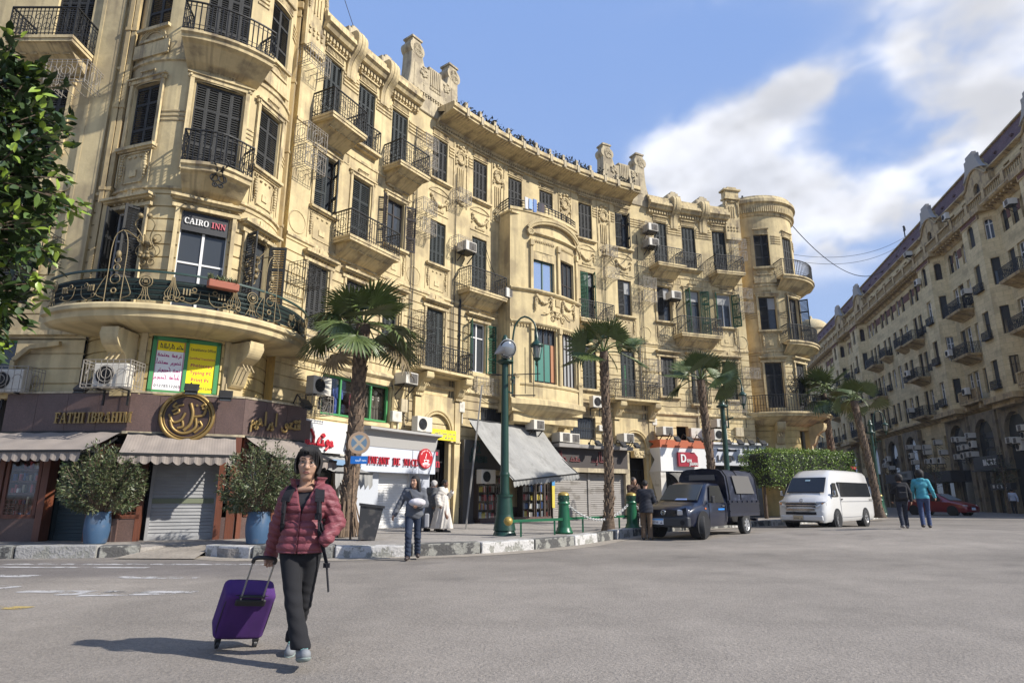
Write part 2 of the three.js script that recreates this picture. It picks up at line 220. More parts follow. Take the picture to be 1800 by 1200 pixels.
{
const cA=planCurve(kerbA).getSpacedPoints(40),cB=planCurve(kerbB).getSpacedPoints(160);
const s=new THREE.Shape();const all=[...cA,v3(-7.6,0,-15.2),v3(-6.8,0,-15.2),...cB,v3(60,0,-140),v3(60,0,-150),v3(-40,0,-150),v3(-40,0,-60),v3(-24,0,-20)];
all.forEach((p,i)=>(i?s.lineTo(p.x,-p.z):s.moveTo(p.x,-p.z)));
const g=new THREE.ExtrudeGeometry(s,{depth:PV+0.3,bevelEnabled:false});g.rotateX(-Math.PI/2);g.translate(0,-0.3,0);
const pav=tag(mesh('pavement',metricUV(indexed(g)),M.paving),null,null,null,'structure');
reseed(31);
const run=(pts,n0,gap,k0,stop,n1)=>{const c=planCurve(pts),L=c.getLength();let d=0,k=k0;while(d<Math.min(L,stop)-0.3){const l=Math.min(gap*rr(0.9,1.1),L-d),a=c.getPointAt(d/L),b=c.getPointAt(Math.min(1,(d+l)/L)),dir=b.clone().sub(a),ll=dir.length();dir.normalize();
const nx=dir.z,nz=-dir.x,mid=a.clone().add(b).multiplyScalar(0.5),hgt=rr(0.23,0.26),w=0.3;
const geo=new RoundedBoxGeometry(w,hgt+0.1,ll-0.02,2,0.035);metricUV(indexed(geo));const P=geo.attributes.position;for(let i=0;i<P.count;i++){const q=0.03*(fbm3(P.getX(i)*5+k*3,P.getY(i)*6,P.getZ(i)*4,3)-0.5);P.setXYZ(i,P.getX(i)+q,P.getY(i)+q,P.getZ(i));}geo.computeVertexNormals();
const gy=groundY(mid.x,-mid.z),white=k%2===0;const m=new THREE.Matrix4().makeRotationY(Math.atan2(dir.x,dir.z)).setPosition(mid.x+nx*0.08*n0,gy+hgt/2-0.05+0.012*(rnd()-0.5),mid.z+nz*0.08*n0);
mesh('kerb_stone',geo,rnd()<(n1??0.15)?M.kerbGrey:white?M.kerbWhite:M.kerbBlack,pav,m);d+=l;k++;}};
run(kerbA,1,1.5,1,99,0.6);run(kerbB,1,1.55,0,62,0.2);
const ramp=new MB();ramp.quads([-8.1,0.02,-13.6,-6.4,0.02,-13.5,-6.75,0.185,-15.25,-7.7,0.185,-15.25]);ramp.build('ramp',M.concrete,pav);
for(const[pts,w]of[[kerbA,0.5],[kerbB,0.55]]){const c=planCurve(pts).getSpacedPoints(120),P=[];const off=(i,o)=>{const a=c[Math.max(0,i-1)],b=c[Math.min(c.length-1,i+1)],d=b.clone().sub(a).normalize();return[c[i].x-d.z*-o,c[i].z+d.x*-o];};
for(let i=0;i+1<c.length&&i<75;i++){const e0=w*(0.7+0.9*fbm(i*0.4,1,2,3)),e1=w*(0.7+0.9*fbm((i+1)*0.4,1,2,3));const A=off(i,-0.05),B=off(i+1,-0.05),Cc=off(i+1,-e1),Dd=off(i,-e0);for(const q of[A,B,Cc,Dd])P.push(q[0],groundY(q[0],-q[1])+0.006,q[1]);}
const mb=new MB();mb.quads(P);tag(mb.build('gutter_dust',M.concrete),null,null,null,'structure');}
}
{
const N=256,mk=(k,r,g,b)=>{const c=new Uint8Array(N*N*4);for(let j=0;j<N;j++)for(let i=0;i<N;i++){const n=fbm(i/N*10,j/N*10,k,5,10),f=hash3(i,j,k),o=(j*N+i)*4;c[o]=toS(r);c[o+1]=toS(g);c[o+2]=toS(b);c[o+3]=n+0.25*(f-0.5)>0.47?255:0;}const t=repeatTex(c,N,true);t.repeat.set(0.6,0.6);return new THREE.MeshStandardMaterial({map:t,alphaTest:0.5,roughness:0.9});};
const white=mk(4,0.42,0.41,0.4),yellow=mk(14,0.42,0.31,0.1);
const strip=(name,m,pts,w0)=>{const w=w0*1.5;const P=[];for(let i=0;i+1<pts.length;i++){const[x0,f0]=pts[i],[x1,f1]=pts[i+1],l=Math.hypot(x1-x0,f1-f0),nx=-(f1-f0)/l*w/2,nf=(x1-x0)/l*w/2;P.push(x0-nx,0.005,-(f0-nf),x1-nx,0.005,-(f1-nf),x1+nx,0.005,-(f1+nf),x0+nx,0.005,-(f0+nf));}const mb=new MB();mb.quads(P);return tag(mb.build(name,m),null,null,null,'structure');};
strip('road_marking',white,[[-9.5,12.6],[-4.6,12.55]],0.14);strip('road_marking',white,[[-13,12.2],[-6.5,12.0]],0.12);strip('road_marking',white,[[-13,10.9],[-7.6,10.75]],0.2);strip('road_marking',white,[[-6.2,10.6],[-4.9,10.5]],0.16);
strip('road_marking',white,[[-12,9.7],[-6.9,9.45]],0.24);
strip('road_marking',white,[[-6.6,9.05],[-4.2,9.0]],0.13);strip('road_marking',white,[[-5.9,8.72],[-5.3,9.02],[-4.8,8.98]],0.12);strip('road_marking',white,[[-5.55,8.68],[-4.4,8.85]],0.1);
strip('road_marking',yellow,[[-9,8.0],[-5.5,7.75]],0.13);strip('road_marking',yellow,[[-9,7.4],[-5.6,7.35]],0.12);
}
// ---------- windows, balconies, ornament shared by the old facades ----------
const geoCache=new Map(),cached=(k,f)=>{if(!geoCache.has(k))geoCache.set(k,f());return geoCache.get(k);};
const r05=(x)=>Math.round(x*20)/20;
const leafGeo=(w,h)=>cached('leaf'+[w,h],()=>{const b=new MB(),t=0.04;b.box(0.06,h,t,0.03,h/2,0).box(0.06,h,t,w-0.03,h/2,0);for(const y of[0.04,h*0.3,h*0.72,h-0.04])b.box(w-0.12,0.08,t,w/2,y,0);const n=Math.round(h/0.075);for(let i=1;i<n;i++)b.box(w-0.1,0.062,0.012,w/2,h*i/n,0,-0.62);return b.geo();});
const boxGeo=(w,h,d)=>cached('box'+[w,h,d],()=>{const b=new MB();b.box(w,h,d);return b.geo();});
const frameGeo=(w,h,t,cols,bars)=>cached('fr'+[w,h,t,cols,bars],()=>{const b=new MB();b.box(t,h,0.07,-w/2+t/2,h/2,0).box(t,h,0.07,w/2-t/2,h/2,0).box(w-2*t,t,0.07,0,t/2,0).box(w-2*t,t,0.07,0,h-t/2,0);for(let i=1;i<cols;i++)b.box(t*1.2,h-2*t,0.06,-w/2+w*i/cols,h/2,0.004);for(const y of bars)b.box(w-2*t,t*0.9,0.05,0,h*y,-0.002);return b.geo();});
function addWindow(root,F,w,h,type,o={}){
w=r05(w);h=r05(h);
const g=sub('window',root,F),mat=o.mat??M.shutter;
const leaf=(lw,x,y,z,turn,hh=h-0.04)=>mesh('shutter',leafGeo(r05(lw),r05(hh)),mat,g,XF(x,y,z,0,turn,0));
const glass=(fm,cols,bars,z=-0.17)=>{mesh('frame',frameGeo(w,h,0.055,cols,bars),fm,g,XF(0,0,z));mesh('pane',boxGeo(w-0.08,h-0.08,0.008),o.pane??M.glass,g,XF(0,h/2,z-0.012));};
if(type==='C'){const n=o.n??(w>0.8?4:2);for(let i=0;i<n;i++)leaf(w/n,-w/2+w/n*i,0.02,-0.1+(i%2?0.004:0),0);}
if(type==='A'){leaf(w/2,-w/2,0.02,-0.08,-rr(0.15,0.4));leaf(w/2,w/2,0.02,-0.1,Math.PI+rr(0.9,1.25));glass(M.shutterBrown,2,[0.72]);}
if(type==='O'){leaf(w/2,-w/2-0.02,0.02,0.02,Math.PI+(o.l??0.35));leaf(w/2,w/2+0.02,0.02,0.02,-(o.r??0.35));glass(o.fm??M.shutterBrown,2,[0.7]);}
if(type==='H'){leaf(w/2-0.02,-w/2+0.03,0.02,-0.12,-1.2);leaf(w/2-0.02,w/2-0.03,0.02,-0.12,Math.PI+1.2);glass(o.fm??M.white,2,[0.72]);}
if(type==='G'){glass(o.fm??M.white,o.cols??2,o.bars??[0.7]);}
if(type==='L'){leaf(w/2,-w/2,0.02,-0.1,0);glass(M.shutterBrown,2,[0.7]);mesh('blind',boxGeo(w/2-0.06,r05(h*0.35),0.02),M.greyBlind,g,XF(w/4,h*0.8,-0.14));}
if(o.blind)mesh('blind',boxGeo(w-0.12,r05(h*o.blind),0.02),M.greyBlind,g,XF(0,h*(1-o.blind/2)-0.03,-0.14));
if(o.green)mesh('panel',boxGeo(r05(w/3),r05(h*0.65),0.03),M.greenPaint,g,XF(-w*0.15,h*0.36,-0.11));
const s=new MB();
if(o.sur===2){
s.box(0.11,h+0.06,0.06,-w/2-0.1,h/2,0.03).box(0.11,h+0.06,0.06,w/2+0.1,h/2,0.03).box(w+0.42,0.12,0.07,0,h+0.1,0.035).box(w+0.5,0.045,0.12,0,h+0.185,0.06);
s.box(w*0.55,0.045,0.1,0,h+0.235,0.05).box(w*0.55,0.04,0.1,0,h+0.395,0.05);for(let i=0;i<9;i++)s.box(0.026,0.13,0.07,-w*0.25+w*0.5*i/8,h+0.315,0.035);
for(const x of[-1,1])s.cyl(0.035,0.035,0.05,x*(w/2+0.14),h+0.1,0.08,8,Math.PI/2);
}
if(o.sur===1){
s.box(0.1,h,0.06,-w/2-0.1,h/2,0.03).box(0.1,h,0.06,w/2+0.1,h/2,0.03).box(w+0.5,0.1,0.08,0,h+0.06,0.04).box(w+0.64,0.07,0.24,0,h+0.3,0.12).box(w+0.54,0.05,0.16,0,h+0.24,0.08);for(let i=0;i<7;i++)s.box(0.05,0.05,0.08,-w*0.45+w*0.9*i/6,h+0.17,0.04);
const sh=new THREE.Shape();sh.moveTo(-w/2-0.15,0);sh.quadraticCurveTo(0,0.62,w/2+0.15,0);sh.lineTo(-w/2-0.15,0);s.ext(sh,0.05,0,XF(0,h+0.335,0));s.box(0.16,0.2,0.04,0,h+0.46,0.07);
}
if(o.sur===3){s.box(w+0.1,0.06,0.12,0,h+0.36,0.06).box(w+0.04,0.05,0.05,0,h+0.09,0.025);const n=13;for(let i=0;i<n;i++)s.box(0.032,0.19,0.06,-w/2+w*(i+0.5)/n,h+0.22,0.03);}
if(o.sill)s.box(w+0.42,0.09,0.17,0,-0.05,0.085).box(w+0.34,0.05,0.11,0,-0.12,0.055);
s.build('surround',M.trim,g);
return g;
}
function drop(b,x,y,len,r=0.055){const n=Math.round(len/0.085);for(let i=0;i<n;i++){const k=Math.sin(Math.PI*(i+0.7)/n)*0.6+0.5;b.ball(r*k*rr(0.9,1.2),x+rr(-0.015,0.015),y-i*0.085,0.035,1,1,0.9,4);}b.ring(0.05,0.016,x,y+0.06,0.03);}
function festoon(b,w,y,sag,r=0.065){const n=Math.round(w/0.075);for(let i=0;i<=n;i++){const t=i/n*2-1;b.ball(r*(0.65+0.6*(1-t*t))*rr(0.85,1.2),t*w/2,y-sag*(1-t*t)+rr(-0.02,0.02),0.045,1,1,0.9,4);}for(const s of[-1,1]){b.ball(0.09,s*w/2,y+0.03,0.05,1,1.1,0.8,5);for(let i=0;i<4;i++)b.ball(0.05,s*w/2+rr(-0.05,0.05),y-0.1-i*0.08,0.04,1,1,0.8,4);}}
function wreath(b,x,y,rx,ry){for(let i=0;i<22;i++){const t=i/22*Math.PI*2;b.ball(0.07*rr(0.8,1.3),x+rx*Math.cos(t),y+ry*Math.sin(t),0.05,1,1,0.9,4);}b.ball(0.1,x,y,0.0,rx*7,ry*7,0.5,8);}
function carvedPanel(b,w,h){
b.box(w,0.03,0.03,0,h,0.015).box(w*0.62,0.025,0.03,0,0.06,0.015);for(const s of[-1,1]){b.box(0.03,h,0.03,s*w/2,h/2,0.015);drop(b,s*(w/2-0.14),h-0.12,h*0.75);b.box(0.025,h*0.55,0.025,s*w*0.31,h*0.36,0.012);}
for(let i=-1;i<=1;i++)b.ball(0.05,i*w*0.17,h-0.13,0.02,1.1,0.8,0.6,5);b.box(w*0.2,0.2,0.03,0,h*0.35,0.015);
}
function railing(b,pts,h=0.92,o={}){
const up=(p,y)=>v3(p.x,p.y+y,p.z),T=o.t??0.016;
for(let i=0;i+1<pts.length;i++){const a=pts[i],c=pts[i+1],L=a.distanceTo(c),n=Math.max(1,Math.round(L/(o.gap??0.115))),d=c.clone().sub(a).normalize();
b.bar(up(a,h),up(c,h),0.05,0.035).bar(up(a,h-0.13),up(c,h-0.13),T).bar(up(a,0.09),up(c,0.09),T*1.2).bar(up(a,0.22),up(c,0.22),T*0.8);
for(let k=0;k<=n;k++){const p=a.clone().lerp(c,k/n);b.bar(up(p,0),up(p,k===0||k===n?h:h-0.02),k===0?T*1.7:T);}
if(L>0.5&&!o.plain){const ry=Math.atan2(-d.z,d.x),m=Math.max(1,Math.round(L/1.1));for(let k=0;k<m;k++){const p=a.clone().lerp(c,(k+0.5)/m);b.ring(0.19,T*0.7,p.x,p.y+h*0.52,p.z,0,ry);b.ring(0.12,T*0.55,p.x,p.y+h*0.52,p.z,0,ry);for(const s of[-0.34,0.34]){const q=p.clone().addScaledVector(d,s);b.ring(0.09,T*0.6,q.x,q.y+h*0.68,q.z,0,ry).ring(0.09,T*0.6,q.x,q.y+h*0.36,q.z,0,ry);}}}
}
}
function addBalcony(root,F,w,out,o={}){
const g=sub('balcony',root,F),s=new MB(),t=0.2;
if(o.flat)s.box(w,0.1,out,0,-0.05,out/2).box(w-0.1,0.08,out*0.6,0,-0.14,out*0.3);
else{
s.box(w,0.09,out,0,-0.045,out/2).box(w-0.05,0.1,out-0.03,0,-0.14,(out-0.03)/2);
s.ext([[0,0],[out-0.12,0],[out-0.2,-0.06],[0.35,-0.3],[0.12,-0.42],[0,-0.42]],w-0.35,0,XF((w-0.35)/2,-0.19,0,0,-Math.PI/2,0));
for(let i=0;i<5;i++)s.box(w*0.1,0.03,out*0.4,-w*0.32+w*0.16*i,-0.3,out*0.5,0.35);
s.box(w*0.7,0.08,0.1,0,-0.65,0.05);
}
s.build('slab',o.mat??M.trim,g);
const r=new MB(),x=w/2-0.05,z=out-0.05;railing(r,[v3(-x,0,0),v3(-x,0,z),v3(x,0,z),v3(x,0,0)],o.h??0.95,{...o,t:o.t??0.017});r.build('railing',o.iron??M.iron,g);
return g;
}
function roundBalcony(root,T,a0,a1,y,out,o={}){
const g=sub('balcony',root),s=new MB(),pos=towPos(T),n=Math.max(6,Math.round(Math.abs(a1-a0)/5)),shape=o.shape??(()=>1);
const P=(a,q,yy)=>{const t=(a-a0)/(a1-a0);return pos(a,q*shape(t),yy);};
sweep(s,P,a0,a1,n,[[0,y],[out,y],[out+0.04,y-0.03],[out+0.04,y-0.1],[out-0.03,y-0.14],[out-0.05,y-0.24],[out*0.75,y-0.3],[out*0.3,y-0.5-(o.deep??0.1)],[0.02,y-0.62-(o.deep??0.1)]],T[2]*D2R);
s.build('slab',M.trim,g);
const r=new MB(),pts=[];for(let i=0;i<=n*2;i++)pts.push(P(mix(a0,a1,i/n/2),out-0.06,y));pts.unshift(P(a0,0,y));pts.push(P(a1,0,y));
railing(r,pts,o.h??0.95,{t:0.016,gap:0.13});r.build('railing',M.iron,g);
return g;
}
function bracket(b,w,out,h,m){const s=new THREE.Shape();s.moveTo(0,0);s.lineTo(out,0);s.bezierCurveTo(out+0.02,-h*0.2,out*0.95,-h*0.32,out*0.7,-h*0.4);s.bezierCurveTo(out*0.35,-h*0.5,out*0.42,-h*0.85,out*0.2,-h*0.95);s.lineTo(0,-h);s.lineTo(0,0);const mm=(m??I4).clone().multiply(XF(w/2,0,0,0,-Math.PI/2,0));b.ext(s,w,0.012,mm);const r=out*0.2;b.add(new THREE.CylinderGeometry(r,r,w+0.05,12),(m??I4).clone().multiply(XF(0,-r*0.9,out*0.82,0,0,Math.PI/2)));for(const x of[-0.3,0,0.3])b.add(boxGeo(0.03,0.02,out*0.8).clone(),(m??I4).clone().multiply(XF(x*w,-h*0.42,out*0.55,0.9)));}
// ---------- the curved corner building: left flank, round corner tower, concave front, far turret ----------
const A=building('curved_apartment_building','long ochre stucco apartment building with a concave front between two round corner towers',6,30);
const WLEN=-RW*D2R,TLEN=2.4*D2R;
const bay={W1:153.7,W2:150.1,W3:146.4,W4:141.6,W5:136.6,W6:132.1,W7:128,W8:122.75,W9:117.8,W10:112.6,W11:108.8,W12:104.75};
const HW=0.9,FL=[6.55,10.8,14.72];
{
reseed(101);
const holes=[],winSpec=[];
const add=(b,fl,h,type,o={})=>{const y=o.y??FL[fl],hw=o.hw??HW,c=o.c??bay[b];holes.push([c+hw,c-hw,y,y+h]);winSpec.push([c,y,2*hw*D2R*RW,h,type,o]);};
const B={mat:M.shutterBlue},K={mat:M.shutter};
add('W1',2,2.85,'C',{...B,y:13.95,sur:3});add('W2',2,2.6,'C',{...B,y:14.2,sur:3});add('W3',2,2.85,'C',{...B,y:13.95,sur:3});
add('W4',2,2.05,'C',{...K,sur:3,sill:1});add('W5',2,2.05,'C',{...K,sur:3,sill:1});add('W6',2,2.4,'C',{...K,sur:3,y:14.35});add('W7',2,2.4,'C',{...K,sur:3,y:14.35});
add('W8',2,2.1,'C',{...K,sur:3,sill:1});add('W9',2,2.1,'A',{...K,sur:3,sill:1});
add('W10',2,2.85,'C',{...B,y:13.95,sur:3});add('W11',2,2.6,'C',{...B,y:14.2,sur:3});add('W12',2,2.85,'C',{...B,y:13.95,sur:3});
add('W1',1,2.05,'A',{...B,sur:2,sill:1});add('W2',1,2.75,'C',{...B,y:10.05,sur:2,n:2});add('W3',1,2.0,'O',{mat:M.shutterBrown,sur:2,sill:1,l:0.5,r:0.4});
add('W4',1,2.0,'C',{...B,sill:1});add('W5',1,2.75,'C',{...B,y:10.1});add('W8',1,2.75,'A',{mat:M.shutterGreen,y:10.1,sur:0,blind:0.25});add('W9',1,2.05,'L',{...K,sill:1});
add('W10',1,2.05,'L',{...K,sur:2,sill:1});add('W11',1,2.75,'O',{mat:M.shutterGreen,y:10.1,sur:2,l:1.5,r:0.5,fm:M.shutterBlue,blind:0.22});add('W12',1,2.0,'O',{mat:M.shutterGreen,sur:2,sill:1,l:0.9,r:0.9,fm:M.white,blind:0.3});
add('W1',0,2.25,'C',{...K,sur:1});add('W2',0,2.25,'C',{...K,sur:1});add('W3',0,2.25,'C',{...B,sur:1,sill:1});
add('W4',0,2.6,'C',{...B,y:6.25,sur:1,hw:0.95});add('W5',0,2.25,'O',{mat:M.shutterGreen,sur:1,l:1.0,r:0.3,fm:M.white});add('W8',0,2.25,'C',{...B,sill:1});add('W9',0,2.6,'C',{...B,y:6.25,green:1,hw:0.95});
add('W10',0,2.2,'C',{...K,sur:1,sill:1});add('W11',0,2.5,'C',{...B,y:6.3,sur:1});add('W12',0,2.2,'C',{...K,sur:1,sill:1});
const mez=(a0,a1,y0,y1)=>holes.push([a0,a1,y0,y1]);
mez(152.6,146.0,3.88,5.25);mez(136.2,132.4,4.1,5.05);mez(125.4,122.2,4.0,5.1);mez(112,110.5,4.2,4.95);mez(142.75,139.75,0.0,3.6);mez(119.0,116.0,0.0,3.5);
const w=new MB();wall(w,arcPos,156.7,102.2,1.1,[0,5.55,18.0],holes,WLEN,[[6.0,9.25,9],[3.7,5.6,5]]);w.build('wall',M.stucco,A);
for(const[c,y,ww,h,type,o]of winSpec)addWindow(A,arcF(c,y),ww,h,type,o);
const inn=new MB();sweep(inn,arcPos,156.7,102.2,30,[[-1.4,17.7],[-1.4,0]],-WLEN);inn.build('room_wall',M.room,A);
const rf=new MB();sweep(rf,arcPos,157.5,101.5,30,[[-11,17.95],[-0.05,17.95]],-WLEN);sweep(rf,arcPos,157.5,101.5,30,[[-11,0],[-11,17.95]],-WLEN);rf.build('roof',M.old,A);
const strip=(...q)=>{const k=new MB();sweep(k,...q);k.build('string_course',M.trim,A);};
strip(arcPos,156.7,102.2,60,[[0,5.72],[0.1,5.66],[0.12,5.56],[0.03,5.48],[0,5.48]],-WLEN);
strip(arcPos,156.7,102.2,60,[[0,9.5],[0.05,9.46],[0.05,9.38],[0,9.34]],-WLEN);
for(const[a0,a1]of[[156.7,144.4],[115.2,102.2]])strip(arcPos,a0,a1,16,[[0,13.62],[0.04,13.6],[0.04,13.5],[0,13.48]],-WLEN);
const fb=new MB();const gaps=(l)=>l.slice(0,-1).map((c,i)=>[c-1.0,l[i+1]+1.0]);
for(const[a0,a1]of[[156.6,154.7],...gaps([bay.W1,bay.W2,bay.W3,bay.W4]),...gaps([bay.W9,bay.W10,bay.W11,bay.W12]),[103.7,102.2],[140.5,139.9],[138.1,137.6],[121.7,121.2],[119.2,118.8]])for(let i=0;i<4;i++)sweep(fb,arcPos,a0,a1,3,[[0,16.28+i*0.15],[0.045,16.26+i*0.15],[0.045,16.19+i*0.15],[0,16.17+i*0.15]],-WLEN);
fb.build('fluted_band',M.trim,A);
for(const[a0,a1,cons]of[[155.4,144.6,[152,148.3]],[114.3,103.6,[110.7,106.8]]]){
const c=new MB();sweep(c,arcPos,a0,a1,20,[[0.12,18.35],[0.2,18.33],[0.2,18.2],[0.34,18.16],[0.36,17.95],[0.48,17.9],[0.5,17.72],[0.4,17.66],[0.32,17.52],[0.12,17.48],[0.1,17.24],[0,17.2]],-WLEN);
sweep(c,arcPos,a0,a1,20,[[-0.3,18.35],[0.12,18.35]],-WLEN);
const n=Math.round((a0-a1)/0.34);for(let i=0;i<n;i++)c.at(arcF(mix(a0,a1,(i+0.5)/n))).box(0.1,0.2,0.1,0,17.38,0.15);c.at(null);
c.build('cornice',M.trim,A);
for(const a of cons){const k=new MB();k.at(arcF(a));for(let i=-1;i<=1;i++){const s=new THREE.Shape();s.moveTo(0,16.55);s.lineTo(0.1,16.55);s.bezierCurveTo(0.1,17.1,0.16,17.3,0.4,17.5);s.bezierCurveTo(0.66,17.75,0.66,18.3,0.42,18.42);s.lineTo(0.0,18.42);s.lineTo(0,16.55);k.ext(s,0.15,0.015,XF(i*0.17+0.075,0,i?-0.03:0,0,-Math.PI/2,0));}for(const s of[-1,1])k.ball(0.07,s*0.42,16.75,0.02,1,1,0.7,6);k.build('console',M.trim,A);const ch=new MB();ch.at(arcF(a));ch.box(0.9,0.35,0.5,0.1,18.52,-0.15).box(0.55,0.14,0.5,0.1,18.76,-0.15).box(0.3,0.1,0.4,0.1,18.88,-0.15);ch.build('parapet_block',M.old,A);}
}
for(const a of[156.0,102.9]){const p=new MB();p.at(arcF(a));p.box(0.98,2.6,0.16,0,17.6,0.08).box(1.06,0.12,0.5,0,18.95,0.1).box(0.9,0.5,0.45,0,19.2,0.08).box(1.15,0.1,0.6,0,19.5,0.1).box(0.6,0.14,0.5,0,19.6,0.1);p.ball(0.2,0,19.1,0.2,1,1,0.6,8);for(const s of[-1,1]){drop(p.at(arcF(a,0,0.16)),s*0.42,18.8,1.0,0.07);p.at(arcF(a));}festoon(p.at(arcF(a,0,0.16)),0.7,18.9,0.15);for(let i=0;i<3;i++)p.box(0.04,0.75,0.05,-0.15+i*0.15,18.1,0.02);for(let i=0;i<4;i++)p.box(0.09,0.09,0.06,-0.3+i*0.2,17.1,0.02).box(0.09,0.09,0.06,-0.3+i*0.2,16.9,0.02);p.build('end_pier',M.trim,A);}
for(const[a,flip]of[[142.6,1],[117.2,-1]]){
const p=new MB(),F=arcF(a,0,0.0);p.at(F);
const W=1.5;const s=new THREE.Shape();s.moveTo(-W-0.25,17.6);s.lineTo(-W-0.25,18.1);s.bezierCurveTo(-W-0.05,18.5,-W+0.05,19,-W+0.05,20.3);s.lineTo(-W+0.6,20.3);s.bezierCurveTo(-W+0.75,19.9,-W+0.75,19.75,-W+0.85,19.7);s.lineTo(-0.36,19.75);s.lineTo(-0.36,19.95);s.lineTo(0.36,19.95);s.lineTo(0.36,19.75);s.lineTo(W-0.75,19.7);s.bezierCurveTo(W-0.7,19.8,W-0.65,20,W-0.6,20.3);s.lineTo(W-0.05,20.3);s.bezierCurveTo(W-0.05,19,W+0.05,18.6,W+0.35,18.1);s.lineTo(W+0.35,17.6);s.lineTo(-W-0.25,17.6);
p.ext(s,0.55,0.03,XF(0,0,-0.5));
for(const x of[-W+0.32,W-0.32]){p.cyl(0.34,0.34,0.62,x-0.08,20.42,-0.22,16,Math.PI/2).cyl(0.34,0.34,0.62,x+0.1,20.36,-0.22,16,Math.PI/2);p.box(0.5,0.3,0.5,x,20.75,-0.22).box(0.62,0.09,0.6,x,20.92,-0.22).box(0.34,0.1,0.36,x,21.02,-0.22);wreath(p,x+0.1,20.25,0.2,0.16);p.box(0.26,1.3,0.04,x,19.0,0.08);}
for(let i=0;i<6;i++)p.box(0.07,0.85,0.06,-0.29+i*0.116,19.45,0.09);for(let i=0;i<6;i++)p.box(0.08,0.1,0.05,-0.3+i*0.12,18.9,0.09);
for(const x of[-0.72,0.72]){for(let i=0;i<26;i++)p.ball(rr(0.05,0.085),x+rr(-0.2,0.2),19.5+rr(-0.28,0.2),0.09,1,1,0.8,4);drop(p,x,19.1,0.55,0.07);}
p.box(2.2,0.07,0.1,0,18.45,0.1);for(let i=0;i<14;i++)p.box(0.07,0.09,0.08,-1+i*0.154,18.37,0.09);
p.build('attic_gable',M.old,A);
}
{const e=new MB();sweep(e,arcPos,142.2,116.6,40,[[-0.5,18.24],[1.05,18.16],[1.1,18.1],[1.1,17.93],[1.02,17.9],[1.02,17.8],[0.05,17.62],[0,17.5],[0,17.3]],-WLEN);const n=74;for(let i=0;i<=n;i++){const a=mix(141.9,116.9,i/n);e.at(arcF(a));e.box(0.06,0.07,0.95,0,17.74,0.52,-0.16);}e.at(null);sweep(e,arcPos,142.2,116.6,40,[[0,17.36],[0.09,17.34],[0.09,17.26],[0,17.24]],-WLEN);for(let i=0;i<90;i++){e.at(arcF(mix(141.8,117,(i+0.5)/90)));e.box(0.06,0.12,0.07,0,17.42,0.035);}e.build('eave',M.trim,A);
const po=new MB();for(let i=0;i<13;i++){po.at(arcF(mix(140.4,117.8,i/12)));po.rbox(0.18,0.42,0.18,0.04,0,18.35,0.92).box(0.16,0.4,0.1,0,18.0,1.08);}po.build('parapet_post',M.old,A);
for(const[a,h,w2]of[[135.8,1.1,0.8],[131.2,1.25,0.85],[128.6,0.95,0.7]]){const c=new MB();c.at(arcF(a,18,-0.9));c.box(w2,h,0.6,0,h/2,0).box(w2+0.1,0.1,0.7,0,h,0);if(a!==131.2)for(let i=0;i<9;i++)c.ball(0.12,rr(-0.3,0.3),h+0.1,rr(-0.2,0.25),1,0.8,1,5);c.build('roof_block',M.old,A);}}
for(const a of[139.1,134.35,125.5,120.3]){const p=new MB();p.at(arcF(a));p.box(0.06,3.2,0.05,-0.42,15.6,0.02).box(0.06,3.2,0.05,0.42,15.6,0.02);wreath(p,0,16.42,0.22,0.3);p.ring(0.2,0.04,0,16.42,0.05,0,0,0,14);for(const s of[-1,1]){for(let i=0;i<8;i++)p.ball(rr(0.05,0.08),s*rr(0.22,0.36),16.42+rr(-0.5,0.55),0.05,1,1,0.8,4);}for(let i=0;i<7;i++)p.ball(rr(0.05,0.08),rr(-0.25,0.25),16.9+rr(-0.05,0.1),0.05,1,1,0.8,4);for(let i=0;i<4;i++)p.box(0.05,1.1,0.05,-0.18+i*0.12,15.3,0.03);for(let i=0;i<16;i++)p.ball(rr(0.045,0.08),rr(-0.24,0.24),14.25+rr(-0.2,0.22),0.05,1,1,0.8,4);p.build('cartouche',M.trim,A);}
for(const b of['W4','W5','W8','W9']){const p=new MB();p.at(arcF(bay[b],13.15));p.box(1.25,0.04,0.04,0,0.98,0.02).box(1.2,0.04,0.04,0,0.0,0.02);festoon(p,0.95,0.72,0.32,0.075);p.box(0.6,0.1,0.03,0,0.16,0.015);for(let i=0;i<7;i++)p.box(0.04,0.1,0.04,-0.27+i*0.09,0.16,0.03);const sh=new THREE.Shape();sh.moveTo(-0.6,1.02);sh.quadraticCurveTo(0,1.5,0.6,1.02);sh.quadraticCurveTo(0,1.42,-0.6,1.02);p.ext(sh,0.04);p.build('festoon_panel',M.trim,A);}
for(const b of['W1','W3','W4','W9','W10','W12']){const p=new MB();p.at(arcF(bay[b],9.62));carvedPanel(p,1.35,0.98);p.build('carved_panel',M.trim,A);}
for(const a of[155.9,144.2,138.8,115.3,102.9]){const p=new MB();p.at(arcF(a,9.95));p.ring(0.38,0.03,0,0,0.0,0,0,0,22);p.build('roundel',M.trim,A);}
for(const b of['W4','W5','W8','W9','W1','W3','W10','W12']){const p=new MB();p.at(arcF(bay[b],5.95));p.box(1.4,0.03,0.03,0,0.4,0.015).box(1.0,0.03,0.03,0,0.06,0.015).box(0.03,0.3,0.03,-0.7,0.25,0.015).box(0.03,0.3,0.03,0.7,0.25,0.015);p.build('apron_panel',M.trim,A);}
for(const b of['W1','W2','W3','W10','W11','W12']){const p=new MB();p.at(arcF(bay[b],13.3));for(const s of[-1,1])p.box(0.04,0.35,0.04,s*0.75,0,0.015).box(0.3,0.04,0.04,s*0.9,-0.17,0.015).box(0.04,0.3,0.04,s*1.05,-0.02,0.015);p.build('relief_line',M.trim,A);}
const wdt=(d)=>d*D2R*RW;
